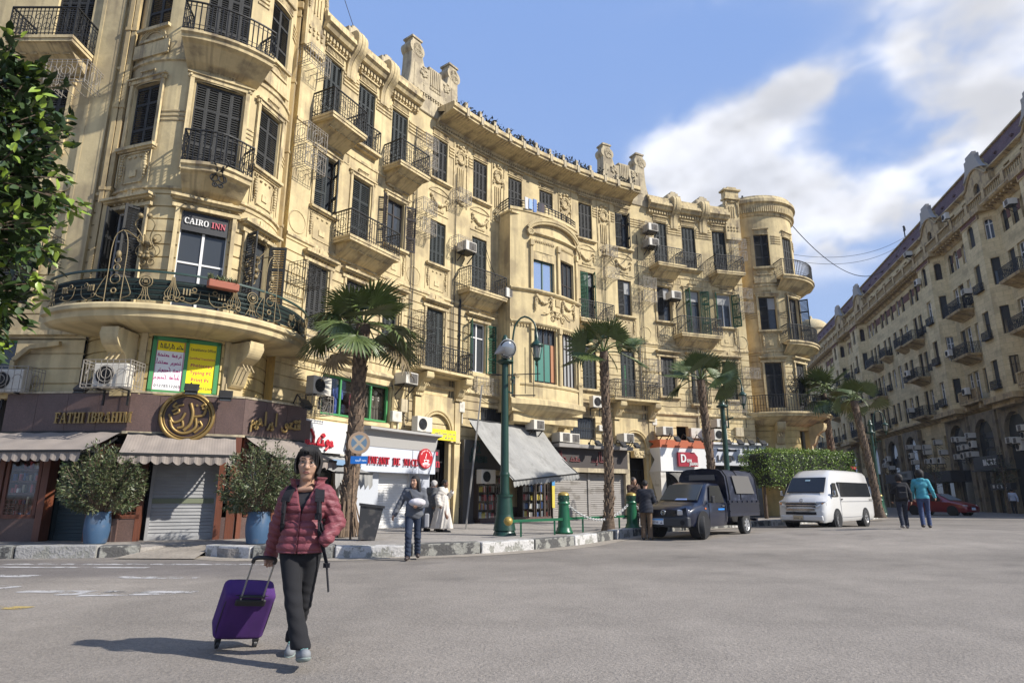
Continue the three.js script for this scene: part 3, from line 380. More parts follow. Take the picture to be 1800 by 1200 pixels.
for(const[b,y,d,out,o]of[['W1',13.93,3.5,1.0],['W3',13.93,3.4,1.0],['W10',13.93,3.7,1.0],['W12',13.93,3.7,1.0],['W5',10.02,4.6,0.85,{c:136.9}],['W8',10.02,4.5,0.85],['W2',10.02,5.2,0.9],['W11',10.02,5.3,0.95,{c:109.1}]])addBalcony(A,arcF(o?.c??bay[b],y),wdt(d),out);
for(const[a,y,d]of[[bay.W2,14.12,2.5],[bay.W11,14.12,2.6],[bay.W2,6.0,2.3],[bay.W11,6.2,2.4]])addBalcony(A,arcF(a,y),wdt(d),0.3,{flat:1});
for(const[a,d]of[[141.25,5.9],[117.5,5.8]]){
addBalcony(A,arcF(a+0.4,6.12),wdt(d),0.85,{flat:1,mat:M.stucco});
const p=new MB(),F=arcF(a,0,0.0);p.at(F);
for(const s of[-1,1]){p.at(null);bracket(p,0.34,0.7,0.75,F.clone().multiply(XF(s*1.12,5.95,0.1)));p.at(F);p.box(0.4,0.1,0.24,s*1.12,5.15,0.12).box(0.32,4.9,0.16,s*1.12,2.6,0.08);p.box(0.3,0.06,0.22,s*1.12,3.4,0.11);}
const arch=new THREE.Shape();arch.moveTo(-0.98,3.4);arch.lineTo(-0.98,5.2);arch.lineTo(0.98,5.2);arch.lineTo(0.98,3.4);arch.lineTo(0.76,3.4);arch.absarc(0,3.75,0.76,0,Math.PI,false);arch.lineTo(-0.76,3.4);arch.lineTo(-0.98,3.4);p.ext(arch,0.1,0.01,XF(0,0,0.0));
p.ring(0.86,0.055,0,3.75,0.12,0,0,0,20,Math.PI).ring(0.74,0.04,0,3.75,0.12,0,0,0,20,Math.PI);for(const s of[-1,1])p.ball(0.12,s*0.9,3.68,0.12,1,1,0.8,8);
p.build('portal',M.stucco,A);
const dr=new MB();dr.at(F);dr.box(1.5,0.05,0.08,0,2.6,-0.3);for(let i=0;i<9;i++)dr.box(0.025,2.4,0.025,-0.68+i*0.17,1.4,-0.3);for(let i=0;i<7;i++){const t=Math.PI*(i+0.5)/7;dr.bar(v3(0,3.4,-0.3),v3(0.72*Math.cos(t),3.4+0.95*Math.sin(t),-0.3),0.025);}dr.box(1.5,0.06,0.08,0,3.38,-0.3);dr.build('door_grille',M.iron,A);
}
const gb=new MB();sweep(gb,arcPos,156.7,102.2,40,[[0.02,0.8],[0.02,0.1]],-WLEN);gb.build('base_course',M.granite,A);
}
// ---------- the bow window (oriel) in the middle ----------
{
const g=sub('oriel',A),a0=134.35,a1=125.4,ac=(a0+a1)/2,F=arcF(ac),hw=(a0-a1)/2*D2R*28.8,ret=0.95,sag=0.38;
const Rb=(hw*hw+sag*sag)/(2*sag);
const P=(s,out,y)=>{
const t=s*Math.asin(hw/Rb),x=(Rb+out)*Math.sin(t),z=ret+(Rb+out)*Math.cos(t)-(Rb-sag);return v3(x,y,z).applyMatrix4(F);};
const len=hw*1.05,holes=[[-0.46,0.1,10.68,12.55],[0.3,0.78,10.68,12.5],[-0.46,0.12,6.25,8.85],[0.3,0.8,6.25,8.85]];
const w=new MB();wall(w,P,-1,1,0.12,[5.4,14.5],holes,len,[],0.14);w.at(F);for(const s of[-1,1])w.box(0.2,9.0,ret+0.02,s*(hw-0.1),9.95,ret/2);w.box(hw*2,0.1,ret+0.3,0,14.3,ret/2);w.at(null);w.build('wall',M.stucco,g);
const t=new MB();
sweep(t,P,-1,1,14,[[0,14.62],[0.05,14.6],[0.05,14.46],[0,14.44]],len);
for(const[y,o]of[[10.62,0.14],[9.05,0.12],[6.2,0.1]])sweep(t,P,-1,1,14,[[0,y],[o,y-0.02],[o,y-0.08],[o*0.6,y-0.14],[0,y-0.18]],len);
for(const[y0,y1]of[[10.62,13.1],[6.2,9]])for(const s of[-0.52,0.2,0.86]){t.add(boxGeo(0.13,y1-y0,0.1).clone(),frameAt(P,s,(y0+y1)/2,0.05));t.add(boxGeo(0.2,0.26,0.16).clone(),frameAt(P,s,y1-0.2,0.08));}
for(const y of[13.06,8.98])for(const[s0,s1]of[[-0.46,0.1],[0.3,0.78]])for(let i=0;i<12;i++)t.add(boxGeo(0.04,0.1,0.06).clone(),frameAt(P,mix(s0,s1,(i+0.5)/12),y,0.03));
for(let i=0;i<30;i++)t.add(boxGeo(0.05,0.09,0.07).clone(),frameAt(P,-0.95+1.9*i/29,8.82,0.03));
{const pts=[],n=22;for(let i=0;i<=n;i++){const s=mix(-0.62,0.93,i/n),u=(s+0.62)/1.55*2-1;pts.push(P(s,0.16,13.42+0.8*Math.sqrt(Math.max(0,1-u*u*0.96))));}for(const[dy,dz,r]of[[0,0,0.085],[-0.13,-0.06,0.06],[0.1,-0.05,0.05]])t.add(new THREE.TubeGeometry(new THREE.CatmullRomCurve3(pts.map((p)=>p.clone().add(v3(0,dy,0)))),40,r,6),null);for(const s of[-0.62,0.93]){t.add(new THREE.TorusGeometry(0.14,0.06,5,14),frameAt(P,s+(s<0?0.05:-0.05),13.42,0.18));t.add(new THREE.TorusGeometry(0.05,0.05,5,10),frameAt(P,s+(s<0?0.05:-0.05),13.42,0.18));}sweep(t,P,-0.55,0.86,12,[[0,13.52],[0.14,13.5],[0.14,13.42],[0,13.36]],len);}
sweep(t,P,-1,1,14,[[0,6.05],[0.06,6.0],[0.06,5.5],[0.2,5.42],[0.22,5.2],[0.1,5.1],[0.0,5.0],[-0.25,4.85],[-0.5,4.7],[-0.6,4.4]],len);
t.at(F);for(const s of[-1,1]){t.box(0.3,0.7,0.5,s*(hw-0.4),4.75,0.45,0.35).box(0.26,1.0,0.14,s*(hw-0.25),5.95,ret+0.16).cyl(0.13,0.13,0.14,s*(hw-0.25),6.45,ret+0.16,12,Math.PI/2);}
t.ext([[0,0],[1.0,0],[0.9,-0.2],[0.35,-1.0],[0,-1.15]],1.1,0.02,XF(0.95,4.95,0,0,-Math.PI/2,0));t.box(hw*2-0.1,0.6,ret+0.2,0,5.2,ret/2).box(hw*2-0.5,0.5,0.9,0,4.72,0.45);t.at(null);
t.build('moulding',M.stucco,g);
const f=new MB();for(const s of[-0.62,0.55]){f.at(frameAt(P,s===-0.62?-0.22:0.52,9.25,0.01));festoon(f,0.85,1.05,0.25,0.07);for(const q of[-1,1])drop(f,q*0.5,0.95,0.7,0.06);}f.at(frameAt(P,0.18,9.25,0.01));for(let i=0;i<16;i++)f.ball(rr(0.04,0.08),rr(-0.22,0.22),0.35+rr(-0.15,0.15),0.04,1,1,0.8,4);for(const s of[-1,1]){f.ring(0.12,0.03,s*0.32,0.16,0.03);f.tube([v3(s*0.2,0.5,0.03),v3(s*0.5,0.45,0.03),v3(s*0.75,0.3,0.03),v3(s*1.0,0.3,0.03)],0.035,4);}for(let i=0;i<4;i++)f.box(0.05,0.35,0.05,-0.12+i*0.08,0.95,0.02);f.at(null);f.build('relief',M.trim,g);
const op=(s0,s1,y,h,type,o)=>{const a=P(s0,0,y),b=P(s1,0,y),m=a.clone().add(b).multiplyScalar(0.5),d=b.clone().sub(a),nrm=v3(-d.z,0,d.x).normalize().negate();const Fm=new THREE.Matrix4().makeBasis(d.clone().normalize(),v3(0,1,0),d.clone().normalize().cross(v3(0,1,0))).setPosition(m);return addWindow(A,Fm,d.length(),h,type,o);};
op(-0.46,0.1,10.68,1.5,'G',{fm:plain(0.03,0.09,0.09,0.5),cols:2,bars:[],pane:M.mirrorPane});op(0.3,0.78,10.68,1.87,'G',{fm:M.shutterBrown,cols:3,bars:[0.35],pane:M.glass});
const w3=op(-0.46,0.12,6.25,2.6,'G',{fm:M.shutterBrown,cols:4,bars:[0.72],pane:M.glass}),w4=op(0.3,0.8,6.25,2.6,'G',{fm:M.shutterBrown,cols:4,bars:[0.72],pane:M.greyBlind});
const gp=plain(0.03,0.16,0.12,0.5);for(let i=0;i<4;i++)mesh('panel',boxGeo(0.3,1.75,0.02),i===3?plain(0.36,0.15,0.06,0.6):gp,w3,XF(-0.56+i*0.375,0.98,-0.14));
const bx=new MB();bx.add(boxGeo(1.4,0.42,0.03).clone(),frameAt(P,-0.18,12.36,-0.05));bx.build('blind_panel',M.trim,g);
const r=new MB(),pts=[];for(let i=0;i<=10;i++)pts.push(P(-1+2*i/10,-0.1,14.55));pts.unshift(v3(-hw+0.1,14.55,0).applyMatrix4(F));railing(r,pts,0.5,{plain:1,gap:0.3,t:0.03});r.build('railing',M.iron,g);
const sw=new MB();sw.at(F);sw.box(1.3,0.95,0.08,0.75,14.95,ret*0.55,0,0.35);sw.build('terrace_screen',M.stucco,g);
}
function frameAt(P,s,y,out){const a=P(s-0.01,out,y),b=P(s+0.01,out,y),x=b.sub(a).normalize(),z=x.clone().cross(v3(0,1,0));return new THREE.Matrix4().makeBasis(x,v3(0,1,0),z).setPosition(P(s,out,y));}
// ---------- the two round towers ----------
function tower(T,a0,a1,wins,mz){
const holes=wins.filter((q)=>!q.skip).map((q)=>[q.a-q.hw,q.a+q.hw,q.y,q.y+q.h]),pos=towPos(T),len=T[2]*D2R;
if(mz)holes.push(mz);
for(const[y0,y1,mat]of[[T===TW?3.76:0,5.5,M.yellow],[5.5,18.3,M.stucco]]){const w=new MB();wall(w,pos,a0,a1,6,[y0,y1],holes.filter((h)=>h[2]>=y0&&h[3]<=y1),len,y0<5?[[3.8,5.25,4]]:[[6.0,9.3,9]],0.28);w.build('wall',mat,A);}
for(const q of wins){const F=towF(T,q.a,q.y,-0.05),ww=2*Math.sin(q.hw*D2R)*T[2];addWindow(A,F,ww,q.h,q.t,q.o);}
const s=new MB();const band=(y,o,h)=>{const s=new MB();sweep(s,pos,a0,a1,30,[[0,y],[o,y-0.02],[o,y-h],[0,y-h-0.03]],len);s.build('string_course',M.trim,A);};
band(9.55,0.06,0.09);band(5.55,0.1,0.14);band(13.62,0.05,0.1);
const clear=(y,f)=>{let c=a0;for(const h of holes.filter((h)=>h[2]<y&&h[3]>y).sort((p,q)=>p[0]-q[0])){if(h[0]-4>c)f(c,h[0]-4);c=h[1]+4;}if(c<a1)f(c,a1);};
for(let i=0;i<4;i++){clear(16.3+i*0.15,(p,q)=>sweep(s,pos,p,q,6,[[0,16.33+i*0.15],[0.04,16.31+i*0.15],[0.04,16.25+i*0.15],[0,16.23+i*0.15]],len));if(i<3)clear(11.5,(p,q)=>sweep(s,pos,p,q,6,[[0,11.62+i*0.14],[0.025,11.61+i*0.14],[0.025,11.57+i*0.14],[0,11.56+i*0.14]],len));}
s.build('fluted_band',M.trim,A);
const c=new MB();sweep(c,pos,a0-25,a1+25,44,[[-2.3,19.5],[0.0,19.42],[0.16,19.38],[0.2,19.25],[0.34,19.12],[0.36,18.9],[0.22,18.82],[0.2,18.72],[0.12,18.3],[0.06,18.1],[0,18.06]],len);for(let i=0;i<64;i++)c.add(boxGeo(0.08,0.42,0.14).clone(),towF(T,mix(a0,a1,i/63),18.48,0.16));c.build('cornice',M.trim,A);
for(const q of wins.filter((k)=>k.y>10&&k.y<12&&!k.bal)){const p=new MB();p.at(towF(T,q.a,9.62,0));carvedPanel(p,1.15,0.98);p.build('carved_panel',M.trim,A);const p2=new MB();p2.at(towF(T,q.a,13.75,0));p2.box(1.2,0.1,0.1,0,0.9,0.05).box(1.3,0.45,0.05,0,0.2,0.02).box(0.9,0.08,0.08,0,0.5,0.04);for(let i=0;i<3;i++)p2.ring(0.5-i*0.07,0.02,0,0.45,0.02,0,0,0,12,Math.PI);p2.build('relief_line',M.trim,A);}
}
{
reseed(202);
const K={mat:M.shutter};
tower(TW,-133,16,[
{a:-108.5,hw:11.5,y:14.75,h:2.1,t:'C',o:{...K,sur:3,n:2}},{a:-58,hw:14.5,y:13.95,h:2.85,t:'C',o:{...K,sur:3}},{a:-15,hw:11.5,y:14.75,h:2.1,t:'C',o:{...K,sur:3,n:2}},
{a:-108.5,hw:11.5,y:10.8,h:2.05,t:'C',o:{...K,sur:2,n:2,sill:1}},{a:-58,hw:15.5,y:10.1,h:2.8,t:'C',o:{...K,sur:2},bal:1},{a:-17,hw:11.5,y:10.8,h:2.05,t:'C',o:{...K,sur:2,n:2,sill:1}},
{a:-108,hw:13,y:5.95,h:2.95,t:'H',o:{...K,sur:1}},{a:-57,hw:15,y:5.95,h:2.95,t:'G',o:{fm:M.white,cols:2,bars:[0.5],sur:1}},{a:-17,hw:12,y:5.95,h:2.7,t:'O',o:{...K,sur:1,l:1.3,r:1.2}}],[-79,-38,3.8,5.3]);
tower(TU,-150,30,[
{a:-98.4,hw:10.5,y:14.75,h:2.1,t:'C',o:{...K,sur:3,n:2,sill:1}},{a:-53.2,hw:12,y:13.95,h:2.85,t:'C',o:{...K,sur:3}},
{a:-98.4,hw:11.5,y:10.8,h:2.05,t:'L',o:{...K,sur:2,sill:1}},{a:-53.2,hw:12.5,y:10.1,h:2.8,t:'O',o:{mat:M.shutterBlue,sur:2,l:0.4,r:1.2},bal:1},
{a:-98.4,hw:11.5,y:6.2,h:2.65,t:'C',o:{...K,sur:1,n:2}},{a:-53.2,hw:12,y:5.95,h:2.9,t:'C',o:{...K,sur:1}}],[-70,-50,3.7,4.9]);
roundBalcony(A,TW,-80,-34,13.98,0.82);roundBalcony(A,TW,-73,-38,10.05,0.82,{shape:(t)=>0.78+0.22*Math.sin(Math.PI*t)**2});
roundBalcony(A,TU,-84,-4,13.98,0.95);roundBalcony(A,TU,-84,-10,10.0,0.85);roundBalcony(A,TU,-140,20,5.85,1.1);
for(const[T,angs]of[[TW,[-92,-28]],[TU,[-100,-45]]])for(const a of angs){const p=new MB();bracket(p,0.42,0.85,1.25,towF(T,a,5.3,-0.02));p.add(boxGeo(0.55,0.5,0.1).clone(),towF(T,a,3.95,0.05));p.build('bracket',M.stucco,A);}
const fr=new MB();for(let i=0;i<24;i++)fr.add(boxGeo(0.05,0.13,0.06).clone(),towF(TW,mix(-80,-37,i/23),5.42,0.03));for(const a of[-83,-34.5])fr.add(boxGeo(0.16,1.6,0.07).clone(),towF(TW,a,4.55,0.03));fr.build('frieze',M.trim,A);
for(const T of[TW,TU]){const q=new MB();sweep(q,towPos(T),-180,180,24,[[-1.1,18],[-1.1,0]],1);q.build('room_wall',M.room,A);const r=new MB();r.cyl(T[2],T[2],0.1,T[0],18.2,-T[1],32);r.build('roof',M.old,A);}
}
// ---------- tower's big first-floor balcony: dark cloth backing, gilded ironwork ----------
{
const g=sub('balcony',A),a0=-128,a1=22,pos=towPos(TW),s=new MB(),n=40;
sweep(s,pos,a0,a1,n,[[0,5.85],[1.16,5.85],[1.2,5.8],[1.2,5.7],[1.12,5.66],[1.1,5.52],[1.0,5.45],[0.9,5.42],[0.06,5.36],[0,5.36]],2.4*D2R);s.build('slab',M.stucco,g);
const cl=new MB();sweep(cl,pos,a0,a1,n,[[1.02,6.52],[1.01,6.0],[1.0,5.98],[1.01,6.52]],2.4*D2R);cl.build('cloth_backing',plain(0.008,0.014,0.012,0.95),g);
const r=new MB(),pts=[],up=(p,y)=>v3(p.x,p.y+y,p.z);for(let i=0;i<=60;i++)pts.push(pos(mix(a0,a1,i/60),1.08,5.85));
for(let i=0;i<60;i++){r.bar(up(pts[i],0.84),up(pts[i+1],0.84),0.05,0.05);for(const y of[0.1,0.24,0.36,0.48,0.6])r.bar(up(pts[i],y),up(pts[i+1],y),0.014);}r.build('railing',M.ironGreen,g);
const o=new MB();const at=(a,y)=>towF(TW,a,5.85+y,1.1);
const key=(a)=>{o.at(at(a,0));o.ring(0.15,0.015,0,0.56,0).ring(0.09,0.011,0,0.56,0);for(const s2 of[-1,-0.35,0.35,1])o.tube([v3(s2*0.05,0.42,0),v3(s2*0.07,0.25,0),v3(s2*0.16,0.06,0)],0.01,4);o.box(0.2,0.02,0.02,0,0.2,0).box(0.07,0.07,0.07,0,0.56,0);};
const fan=(a)=>{o.at(at(a,0));for(const s2 of[-1,-0.6,-0.25,0.25,0.6,1])o.tube([v3(s2*0.02,0.74,0),v3(s2*0.07,0.5,0),v3(s2*0.17,0.3,0),v3(s2*0.12,0.18,0)],0.01,4);o.ring(0.07,0.011,0,0.2,0).ring(0.05,0.016,-0.12,0.16,0).ring(0.05,0.016,0.12,0.16,0);};
const bow=(a)=>{o.at(at(a,0));for(const s2 of[-1,1]){o.tube([v3(s2*0.1,0.44,0),v3(s2*0.14,0.2,0),v3(s2*0.28,0.1,0),v3(s2*0.5,0.14,0)],0.011,4);o.ring(0.05,0.011,s2*0.5,0.19,0).ring(0.05,0.014,s2*0.24,0.46,0);for(let i=0;i<3;i++)o.box(0.03,0.16,0.03,s2*(0.34+i*0.07),0.38,0);}o.box(0.7,0.014,0.014,0,0.38,0);};
for(const a of[-78,-36])key(a);for(const a of[-68,-44])fan(a);for(const a of[-106,-56,-6])bow(a);for(const a of[-122,8])key(a);
for(const a of[-90,-27]){o.at(at(a,0));for(const s2 of[-1,1]){o.tube([v3(s2*0.2,0,0),v3(s2*0.2,0.8,0),v3(s2*0.19,1.5,0),v3(s2*0.12,1.8,0),v3(0,1.92,-0.05),v3(0,1.95,-0.5),v3(0,1.9,-1.0)],0.012,5);o.tube([v3(s2*0.2,0.1,0),v3(s2*0.42,0.2,0),v3(s2*0.36,0.42,0),v3(s2*0.22,0.7,0)],0.01,4);}o.ring(0.12,0.012,0,0.6,0).ring(0.08,0.016,0,0.9,0).ring(0.08,0.016,0,1.1,0).ball(0.065,0,1.25,0,1,1.6,1,6).ring(0.06,0.02,0,0.3,0);
o.at(towF(TW,a+2,7.7,0.03));for(const s2 of[-1,1]){o.ring(0.16,0.017,s2*0.16,-0.1,0.05).ring(0.12,0.015,s2*0.2,0.25,0.05).tube([v3(s2*0.05,-0.45,0.04),v3(s2*0.22,-0.15,0.06),v3(s2*0.1,0.2,0.2),v3(s2*0.26,0.55,0.35),v3(s2*0.1,0.72,0.4)],0.017,5).ball(0.07,s2*0.12,0.75,0.4).ring(0.09,0.02,s2*0.12,-0.42,0.05);}for(let i=0;i<10;i++)o.ball(rr(0.04,0.08),rr(-0.2,0.2),rr(-0.3,0.3),0.08,1,1,1,4);}
o.at(null);o.build('gilded_ironwork',M.ironGold,g);
for(const[F,k]of[[towF(TU,-74,7.6,0.02),1.1],[towF(TW,-55,9.75,0.62),0.62]]){const q=new MB();q.at(F);for(const s2 of[-1,1]){q.tube([v3(s2*0.05,-0.5,0.04).multiplyScalar(k),v3(s2*0.24,-0.15,0.06).multiplyScalar(k),v3(s2*0.1,0.2,0.25).multiplyScalar(k),v3(s2*0.3,0.55,0.45).multiplyScalar(k),v3(s2*0.12,0.72,0.5).multiplyScalar(k)],0.022,5);for(const[x,y,r]of[[0.17,-0.1,0.16],[0.2,0.28,0.12],[0.12,-0.42,0.09]])q.ring(r*k,0.02,s2*x*k,y*k,0.08*k);}q.tube([v3(0,0.1,0.1),v3(0.1,0.3,0.5),v3(0,0.1,0.85)].map((w2)=>w2.multiplyScalar(k)),0.02,5);q.build('iron_scroll',M.iron,A);}
}
// ---------- left flank, return walls, far right flank ----------
{
reseed(303);
const Z=16.45,pos=(x,out,y)=>v3(x,y,-(Z-out)),holes=[[-13.85,-12.75,13.95,16.75],[-17.0,-15.7,14.2,16.75],[-14.2,-13.05,10.85,12.95],[-14.3,-13.1,6.3,8.85],[-16.2,-13.15,3.9,5.3]];
const w=new MB();wall(w,pos,-30,-11.35,1,[3.76,5.5,19],holes,1,[[6.0,9.3,9],[3.7,5.3,4]]);w.build('wall',M.stucco,A);
const F=(x,y)=>frame(x,Z,0,-1,y),K={mat:M.shutter};
addWindow(A,F(-13.3,13.95),1.1,2.8,'C',{...K,sur:3});addWindow(A,F(-16.35,14.2),1.3,2.55,'C',{mat:M.shutterBlue,sur:3});addWindow(A,F(-13.62,10.85),1.15,2.1,'C',{...K,sur:2,sill:1});addWindow(A,F(-13.7,6.3),1.2,2.55,'C',{...K,sur:1});addWindow(A,F(-14.7,3.9),3.05,1.4,'G',{fm:M.greenPaint,cols:3,bars:[]});
addBalcony(A,F(-13.4,13.93),1.95,1.0);addBalcony(A,F(-16.35,14.15),1.6,0.3,{flat:1});
const s=new MB();for(const[y,o,h]of[[9.55,0.06,0.1],[5.55,0.1,0.14],[13.62,0.05,0.1]])sweep(s,pos,-30,-11.6,6,[[0,y],[o,y-0.02],[o,y-h],[0,y-h-0.03]],1);s.build('string_course',M.trim,A);
const p=new MB();for(const x of[-12.35,-11.75])p.box(0.1,12,0.1,x,12,-(Z-0.05));p.box(0.5,13,0.14,-12.05,12,-(Z-0.02));p.at(F(-12.75,9.95));p.ring(0.36,0.03,0,0,0,0,0,0,22);p.build('pilaster',M.stucco,A);
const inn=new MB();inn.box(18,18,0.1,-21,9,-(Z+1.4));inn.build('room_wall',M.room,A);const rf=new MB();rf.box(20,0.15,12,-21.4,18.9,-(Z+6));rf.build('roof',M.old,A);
const e0=arcPos(156.7,0,0),t0=towPos(TW)(14,0,0),r=new MB();const rp=(q,out,y)=>v3(mix(t0.x,e0.x,q),y,mix(t0.z,e0.z,q));wall(r,rp,0,1,0.5,[0,5.5,18.3],[],1,[[6.0,9.3,9],[3.7,5.3,4]]);r.build('return_wall',M.ochre,A);
const e1=arcPos(102.2,0,0),t1=towPos(TU)(-148,0,0),r2=new MB();wall(r2,(q,out,y)=>v3(mix(e1.x,t1.x,q),y,mix(e1.z,t1.z,q)),0,1,0.5,[0,18.3],[],1);r2.build('return_wall',M.ochre,A);
for(const pts of[[[e0.x-0.18,17.8,e0.z+0.12],[e0.x-0.18,5.9,e0.z+0.12]],[[-11.45,18,-(Z-0.12)],[-11.45,5.9,-(Z-0.12)]],[[-11.3,18,-(Z-0.1)],[-11.3,5.9,-(Z-0.1)]],[[-13.05,3.8,-(Z-0.12)],[-13.05,4.7,-(Z-0.12)],[-12.7,5.05,-(Z-0.12)],[-11.9,5.15,-(Z-0.14)]]]){const t=new MB();for(let i=0;i+1<pts.length;i++){t.bar(v3(...pts[i]),v3(...pts[i+1]),0.12);}const q=v3(...pts[0]);t.box(0.26,0.24,0.24,q.x,q.y,q.z);for(let y=7;y<q.y;y+=2.6)if(pts.length===2)t.box(0.17,0.1,0.17,q.x,y,q.z);t.build('drain_pipe',M.pipe,A);}
const cb=new MB();for(const[a,y0,y1]of[[144.6,3.8,17.4],[144.3,4,16],[139.6,3.5,16],[139.9,5,12],[120.4,5,15],[120.8,6,14.5],[115.9,4.5,16],[115.5,6,13],[103.3,5,17],[153.0,5.4,6.2]]){const pts=[];for(let y=y0;y<=y1;y+=0.8)pts.push(arcPos(a+rr(-0.05,0.05),0.05,y));cb.tube(pts,0.018,4,pts.length*2);}for(const[a0,y0,a1,y1,sg]of[[138.5,11.6,139.7,10.4,0.1],[136,12.6,134.6,11.2,0.15],[117,14.5,119.8,13.9,0.5],[119.5,14.2,115.6,13.5,0.8],[146.2,5.4,143.6,4.2,0.5],[152,5.5,146,5.3,0.25],[137.6,6.0,133.8,5.4,0.35],[124,3.7,118,4.9,0.4],[107.6,5.5,103,4.6,0.4]]){const pts=[];for(let i=0;i<=8;i++){const t=i/8;pts.push(arcPos(mix(a0,a1,t),0.07,mix(y0,y1,t)-sg*4*t*(1-t)));}cb.tube(pts,0.014,4);}cb.build('wall_cables',M.cable,A);
for(const[aa,y,w2,h2]of[[144.9,4.6,0.35,0.5],[145.6,4.15,0.5,0.4],[138.6,4.9,0.3,0.45],[128.3,4.2,0.35,0.5],[121.6,4.6,0.4,0.3],[114.9,5.1,0.3,0.35],[109.7,4.6,0.7,0.55],[106.4,4.55,0.45,0.4],[104.3,4.75,0.5,0.5]]){const bx=new MB();bx.at(arcF(aa,y));bx.rbox(w2,h2,0.16,0.02,0,0,0.08).box(0.04,0.5,0.04,w2*0.3,-h2/2-0.25,0.05);bx.build('service_box',pick([M.steelDirty,M.cream,M.old]),A);}
for(const[aa,y0,y1]of[[145.9,3.6,9.3],[138.9,3.5,9.6],[128.6,3.7,6],[121,3.7,9.4],[116.2,4.1,9.2],[109.2,4,9]]){const pp=new MB();pp.bar(arcPos(aa,0.06,y0),arcPos(aa,0.06,y1),0.07);for(let y=y0+0.6;y<y1;y+=1.3)pp.box(0.11,0.05,0.11,arcPos(aa,0.06,y).x,y,arcPos(aa,0.06,y).z);pp.build('pipe',pick([M.pipe,M.iron,M.old]),A);}
const d=[0.2334,0.972],q=(s2,out,y)=>v3(TU[0]+2.1+d[0]*s2+0.972*out,y,-(TU[1]+d[1]*s2-0.2334*out));const fl=new MB();wall(fl,q,0,70,6,[0,18],[],1);fl.build('wall',M.stucco,A);
}
